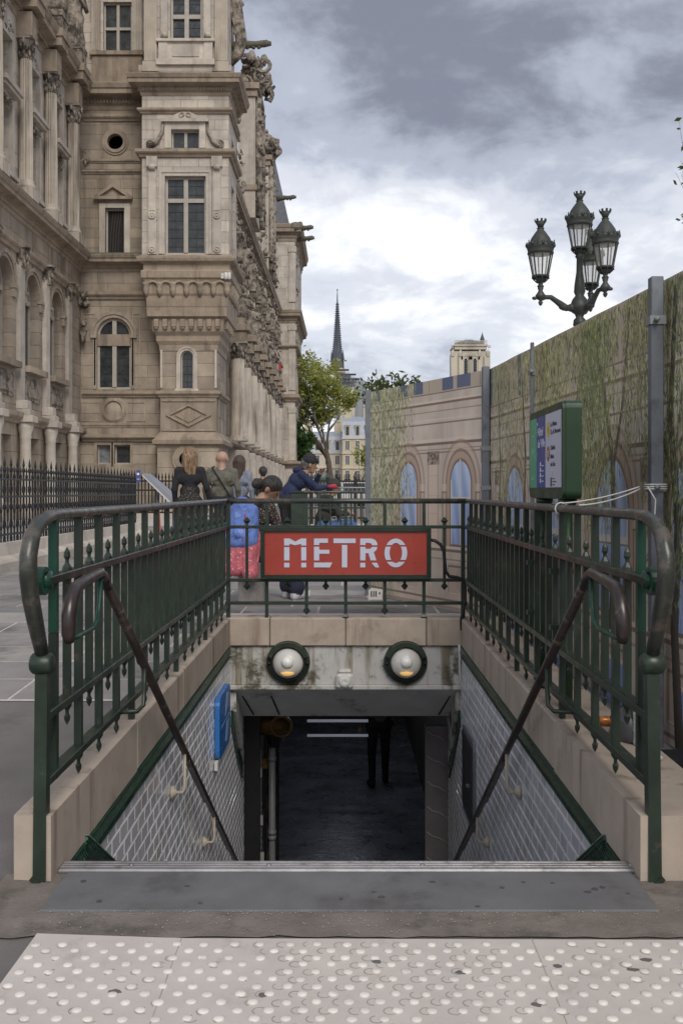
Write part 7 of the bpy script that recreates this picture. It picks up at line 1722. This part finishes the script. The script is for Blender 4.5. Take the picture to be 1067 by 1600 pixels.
    for e in 'lr':
        d = W['wr' + e] - W['el' + e]; d /= np.linalg.norm(d); hn = W['wr' + e] + d * .07 * s
        side = np.cross(d, np.array([0, 0, 1.])); side = side / np.linalg.norm(side) if np.linalg.norm(side) > .2 else ax
        pn = np.cross(side, d)
        if e == 'l': pn = pn
        for k, L in enumerate((.070, .080, .074, .058)):
            b0 = hn + side * (k - 1.5) * .017 * s + d * .015 * s; b1 = b0 + d * L * .5 * s - pn * .012 * s; b2 = b1 + d * L * .38 * s - pn * .03 * s
            q.tube([b0, b1, b2], [.0105 * s, .0095 * s, .007 * s], 6)
        th = W['wr' + e] + d * .03 * s; sgn = -1
        q.tube([th, th + side * sgn * .035 * s + d * .03 * s - pn * .01 * s, th + side * sgn * .036 * s + d * .07 * s - pn * .025 * s], [.012 * s, .011 * s, .008 * s], 6)
    nf = len(q.f)
    for e in (-1, 1): q.ell(tuple(hd + look * .087 * s + right * e * .033 * s + upv * .02 * s), (.011 * s, .011 * s, .008 * s), 6, 5)
    q.tube([tuple(hd + look * .092 * s - upv * .055 * s + right * e * .024 * s) for e in (-1, 0, 1)], .006 * s, 5)
    ne = len(q.f); o = len(vs); vs += q.v; fs += [tuple(o + i for i in f) for f in q.f]; lab += [0] * nf + [6] * (ne - nf)
    link('body', mesh_from('body', vs, fs, lab, mats), t)
    def child(name, caps, m_, h=.014, k=.02):
        v, f, l_ = blob([(c[0], c[1], c[2], c[3], 0) for c in caps], h, k); return link(name, mesh_from(name, v, f, l_, [m_]), t)
    if hair:
        hc = [(hd + upv * .045 * s - look * .02 * s, hd + upv * .045 * s - look * .025 * s, .102 * s, .102 * s), (hd + upv * .01 * s - look * .045 * s, hd - upv * .03 * s - look * .05 * s, .085 * s, .07 * s)]
        if longhair:
            for e in (-1, 0, 1): hc.append((hd - look * .055 * s + right * e * .045 * s, hd - look * .09 * s + right * e * (.05 + .012 * e) * s - np.array([0, 0, longhair * (1 - .16 * e * e + .07 * e)]), .070 * s, .030 * s))
            for e in (-1, 1): hc.append((hd - look * .0 * s + right * e * .085 * s + upv * .03 * s, hd - look * .03 * s + right * e * .09 * s - np.array([0, 0, longhair * .8]), .035 * s, .03 * s))
        child('hair', hc, hair)
    if cap:
        child('cap', [(hd + upv * .075 * s - look * .015 * s - right * .02 * s, hd + upv * .075 * s - look * .02 * s + right * .02 * s, .10 * s, .10 * s), (hd + upv * .085 * s + look * .03 * s, hd + upv * .072 * s + look * .10 * s, .09 * s, .035 * s)], cap)
    for nm, caps, m_ in addons: child(nm, [(R @ np.array(c[0]) + np.array(loc), R @ np.array(c[1]) + np.array(loc), c[2], c[3]) for c in caps], m_)
    return t
skirt_m = {}
def hair_mat(name, dark, light):
    q = NT(name); f = q.rng(q.noise(70, 5, .6, (1, 1, .10), .4), .35, .65); q.l(q.mix(f, dark, light), q.b.inputs['Base Color']); q.b.inputs['Roughness'].default_value = .5
    q.bump(q.noise(60, 4, .6, (1, 1, .10), .4), 1.0, .02); return q.m
HB = hair_mat('blonde_hair', (.085, .045, .022), (.36, .235, .13)); HD = hair_mat('dark_hair', (.010, .008, .007), (.045, .034, .028)); HBR = hair_mat('brown_hair', (.025, .014, .010), (.10, .06, .04)); HG = hair_mat('grey_hair', (.05, .045, .04), (.22, .20, .19))
CBLK = cloth('black_knit', (.016, .015, .018)); CDEN = cloth('dark_denim', (.022, .028, .055)); CBLU = cloth('blue_denim', (.06, .12, .28)); COLV = cloth('olive_cotton', (.125, .118, .09)); CGRY = cloth('grey_blue_cotton', (.20, .22, .27)); CNVY = cloth('navy_jacket', (.020, .028, .075)); CWHS = cloth('white_leather', (.55, .56, .60)); CDRK = cloth('dark_trousers', (.022, .020, .020))
CSPK = cloth('speckled_skirt', (.020, .017, .016), [(55, (.45, .40, .36), .16)]); CFLO = cloth('floral_blouse', (.030, .022, .020), [(42, (.40, .30, .22), .22), (70, (.45, .30, .28), .15)]); CPNK = cloth('pink_print', (.55, .14, .17), [(26, (.70, .55, .52), .14)]); CPACK = cloth('blue_backpack', (.12, .20, .50), [(9, (.20, .28, .62), .18)]); CRED = cloth('red_top', (.40, .035, .06))
# 1 woman in black seen from behind
lab = 'long-haired blonde woman in a black top and dark speckled skirt, seen from behind'; skirt_m[lab] = CSPK
J, s = stand(1.66, .95)
J['wrr'] = np.array((.30, .05, .86)); J['elr'] = np.array((.25, -.03, 1.10))
person(lab, (PX(297, 14.5), 14.5, .2), .05, J, s, CBLK, CBLK, CBLK, hair=HB, longhair=.26, slim=.92, broad=.92,
       skirt=[((0, 0, 1.02), (0, 0, .86), .125, .165), ((0, 0, .90), (.0, .0, .55), .165, .20), ((-.08, 0, .8), (-.10, 0, .5), .12, .14), ((.08, 0, .8), (.10, 0, .5), .12, .14)])
# 2 balding man with cross strap
J, s = stand(1.66, 1.12)
J['head'] = J['head'] + np.array((.0, .01, 0))
person('balding man in an olive shirt with a dark cross strap, seen from behind', (PX(347, 15.5), 15.5, .2), -.05, J, s, COLV, CDRK, CDRK, slim=1.16, broad=1.12,
       addons=[('strap', [((-.13, -.11, 1.42), (-.02, -.148, 1.25), .013, .013), ((-.02, -.148, 1.25), (.15, -.125, .98), .013, .013), ((.15, -.125, .98), (.19, -.02, .92), .013, .013), ((-.13, -.11, 1.42), (-.12, .02, 1.44), .013, .013)], CBLK), ('belt_bag', [((-.15, -.10, .93), (.16, -.10, .93), .05, .05)], CBLK),
               ('seam', [((-.13, -.126, 1.17), (.08, -.146, 1.17), .006, .006), ((-.13, -.126, 1.17), (-.135, -.115, 1.34), .006, .006), ((.09, -.12, 1.36), (.09, -.14, 1.28), .006, .006)], cloth('pale_seam', (.30, .30, .22)))])
# 3 woman with dark long hair
J, s = stand(1.66)
J['wrl'] = np.array((-.1, .18, 1.05))
person('woman with long brown hair in a grey-blue shirt, right of the balding man', (PX(375, 17.4), 17.4, .2), -.35, J, s, CGRY, CDEN, CDRK, hair=HBR, longhair=.34, slim=.95, look=(.25, 1, -.05))
# 4 dark-haired person further off
J, s = stand(1.58)
person('dark-haired person in a dark green jacket standing behind the girl with the blue backpack', (PX(411, 22), 22, .2), .4, J, s, cloth('green_black_jacket', (.03, .035, .028)), CDRK, CDRK, skin=MSKN2, hair=HD, slim=1.1)
# 5 man in navy jacket and flat cap leaning on the second railing, hand to his mouth
J, s = stand(1.68, 1.05)
lean = dict(waist=(.0, .06, 1.05), chest=(0, .17, 1.20), neck=(0, .27, 1.33), head=(0, .345, 1.43), shl=(-.17, .20, 1.29), shr=(.17, .20, 1.29), ell=(-.2, .43, 1.10), elr=(.2, .42, 1.10), wrl=(-.04, .50, 1.30), wrr=(.06, .64, 1.12))
for k, v in lean.items(): J[k] = np.array(v)
person('man in navy jacket and dark flat cap leaning on the railing, hand at his mouth', (PX(447, 14.35), 14.35, .2), -1.35, J, s, CNVY, CDRK, CDRK, skin=MSKN2, hair=HG, cap=cloth('flat_cap', (.022, .022, .026)), look=(.0, 1, -.15), slim=1.08,
       addons=[('hood', [((-.09, .16, 1.36), (.09, .16, 1.36), .05, .05)], CNVY), ('shoulder_bag', [((.20, .60, 1.12), (.22, .68, 1.12), .03, .03)], CRED)])
# 6 girl sitting on the block, looking down at a phone
J, s = stand(1.66, .95)
J = {k: v.copy() for k, v in J.items()}
sit = dict(pel=(0, 0, .49), waist=(0, .02, .64), chest=(0, .06, .80), neck=(.02, .13, .965), head=(.075, .215, 1.06), shl=(-.16, .07, .905), shr=(.16, .07, .905), ell=(-.19, .20, .67), elr=(.23, .17, .67), wrl=(.02, .37, .665), wrr=(.16, .34, .665),
           hil=(-.09, .02, .49), hir=(.09, .02, .49), knl=(.0, .43, .50), knr=(.17, .38, .51), anl=(.06, .50, .085), anr=(.22, .42, .085))
for k, v in sit.items(): J[k] = np.array(v)
lab = 'seated girl with blue backpack and pink patterned coat, head bent over her phone'; skirt_m[lab] = CPNK
bell = [((.21, .42, .3), (.22, .42, .13), .062, .085, 2), ((.05, .48, .3), (.06, .50, .13), .062, .085, 2)]
gl = (PX(391, 9.36), 9.40, .2)
person(lab, gl, -.6, J, s, CFLO, CDEN, CWHS, skin=MSKN2, hair=HD, look=(.66, .22, -.60), slim=.92, broad=.92,
       skirt=[((0, -.05, .62), (0, -.08, .46), .14, .15), ((-.10, -.10, .60), (-.14, -.15, .32), .09, .075), ((.10, -.12, .60), (.14, -.17, .30), .09, .075), ((0, -.16, .60), (0, -.21, .33), .085, .07), ((.15, .02, .55), (.19, .05, .34), .08, .06)], extra=bell,
       addons=[('backpack', [((-.08, -.10, .86), (-.10, -.15, .60), .08, .095), ((.08, -.10, .86), (.10, -.15, .60), .08, .095), ((0, -.12, .92), (0, -.18, .60), .085, .10), ((-.15, .0, .80), (-.14, -.04, .66), .05, .06), ((-.05, -.24, .62), (.05, -.24, .66), .05, .05)], CPACK), ('strap', [((.12, -.02, .96), (.16, .10, .93), .02, .02), ((.16, .10, .93), (.15, .14, .74), .02, .02), ((-.12, -.02, .96), (-.16, .10, .93), .02, .02), ((-.16, .10, .93), (-.15, .14, .74), .02, .02)], CPACK), ('piping', [((-.09, -.175, .88), (-.11, -.245, .60), .010, .010), ((.09, -.175, .88), (.11, -.245, .60), .010, .010)], CRED), ('bun', [((0, .10, 1.12), (0, .08, 1.12), .05, .045)], HD)])
t = thing('phone', 'dark phone in the hands of the girl on the stone block', 'phone', gl)
c = np.array(Matrix.Rotation(-.6, 3, 'Z')) @ np.array((.10, .45, .69)) + np.array(gl); MB().obox(tuple(c), (.075, .15, .01), Matrix.Rotation(-.6, 3, 'Z') @ Matrix.Rotation(.5, 3, 'X')).build('case', MBLK, t)
# 7 person seated beyond the second railing
J, s = stand(1.68)
J = {k: v.copy() for k, v in J.items()}
sit2 = dict(pel=(0, 0, .50), waist=(0, .03, .65), chest=(0, .08, .83), neck=(0, .14, .99), head=(0, .20, 1.11), shl=(-.17, .09, .94), shr=(.17, .09, .94), ell=(-.21, .22, .70), elr=(.21, .22, .70), wrl=(-.05, .40, .72), wrr=(.08, .40, .70),
            hil=(-.09, .02, .50), hir=(.09, .02, .50), knl=(-.12, .44, .52), knr=(.08, .45, .55), anl=(-.16, .60, .10), anr=(.14, .86, .14))
for k, v in sit2.items(): J[k] = np.array(v)
person('person in a dark jacket and bright blue jeans seated beyond the second green railing', (PX(502, 15.6), 15.6, .2), -1.3, J, s, cloth('brown_black_jacket', (.03, .026, .022)), CBLU, CDRK, skin=MSKN2, hair=HD, look=(0, 1, -.45))
t = thing('stone_cube', 'plain stone cube sat upon beyond the second green railing', 'stone block', (PX(499, 15.6), 15.6, .2))
MB().box(PX(499, 15.6) - .2, PX(499, 15.6) + .2, 15.4, 15.8, .2, .60, bev=.02).build('stone', bpy.data.materials['bollard_stone'], t)
# 8 figure in the passage
J, s = stand(1.76, 1.1)
J['anl'] = np.array((-.13, -.10, .09)); J['knl'] = np.array((-.11, .02, .5)); J['anr'] = np.array((.12, .10, .09))
person('dim figure in dark trousers walking in the passage below, only the legs clear', (PX(592, 15.1), 15.1, FZ), .2, J, s, COLV, CDRK, CDRK, hair=HD)
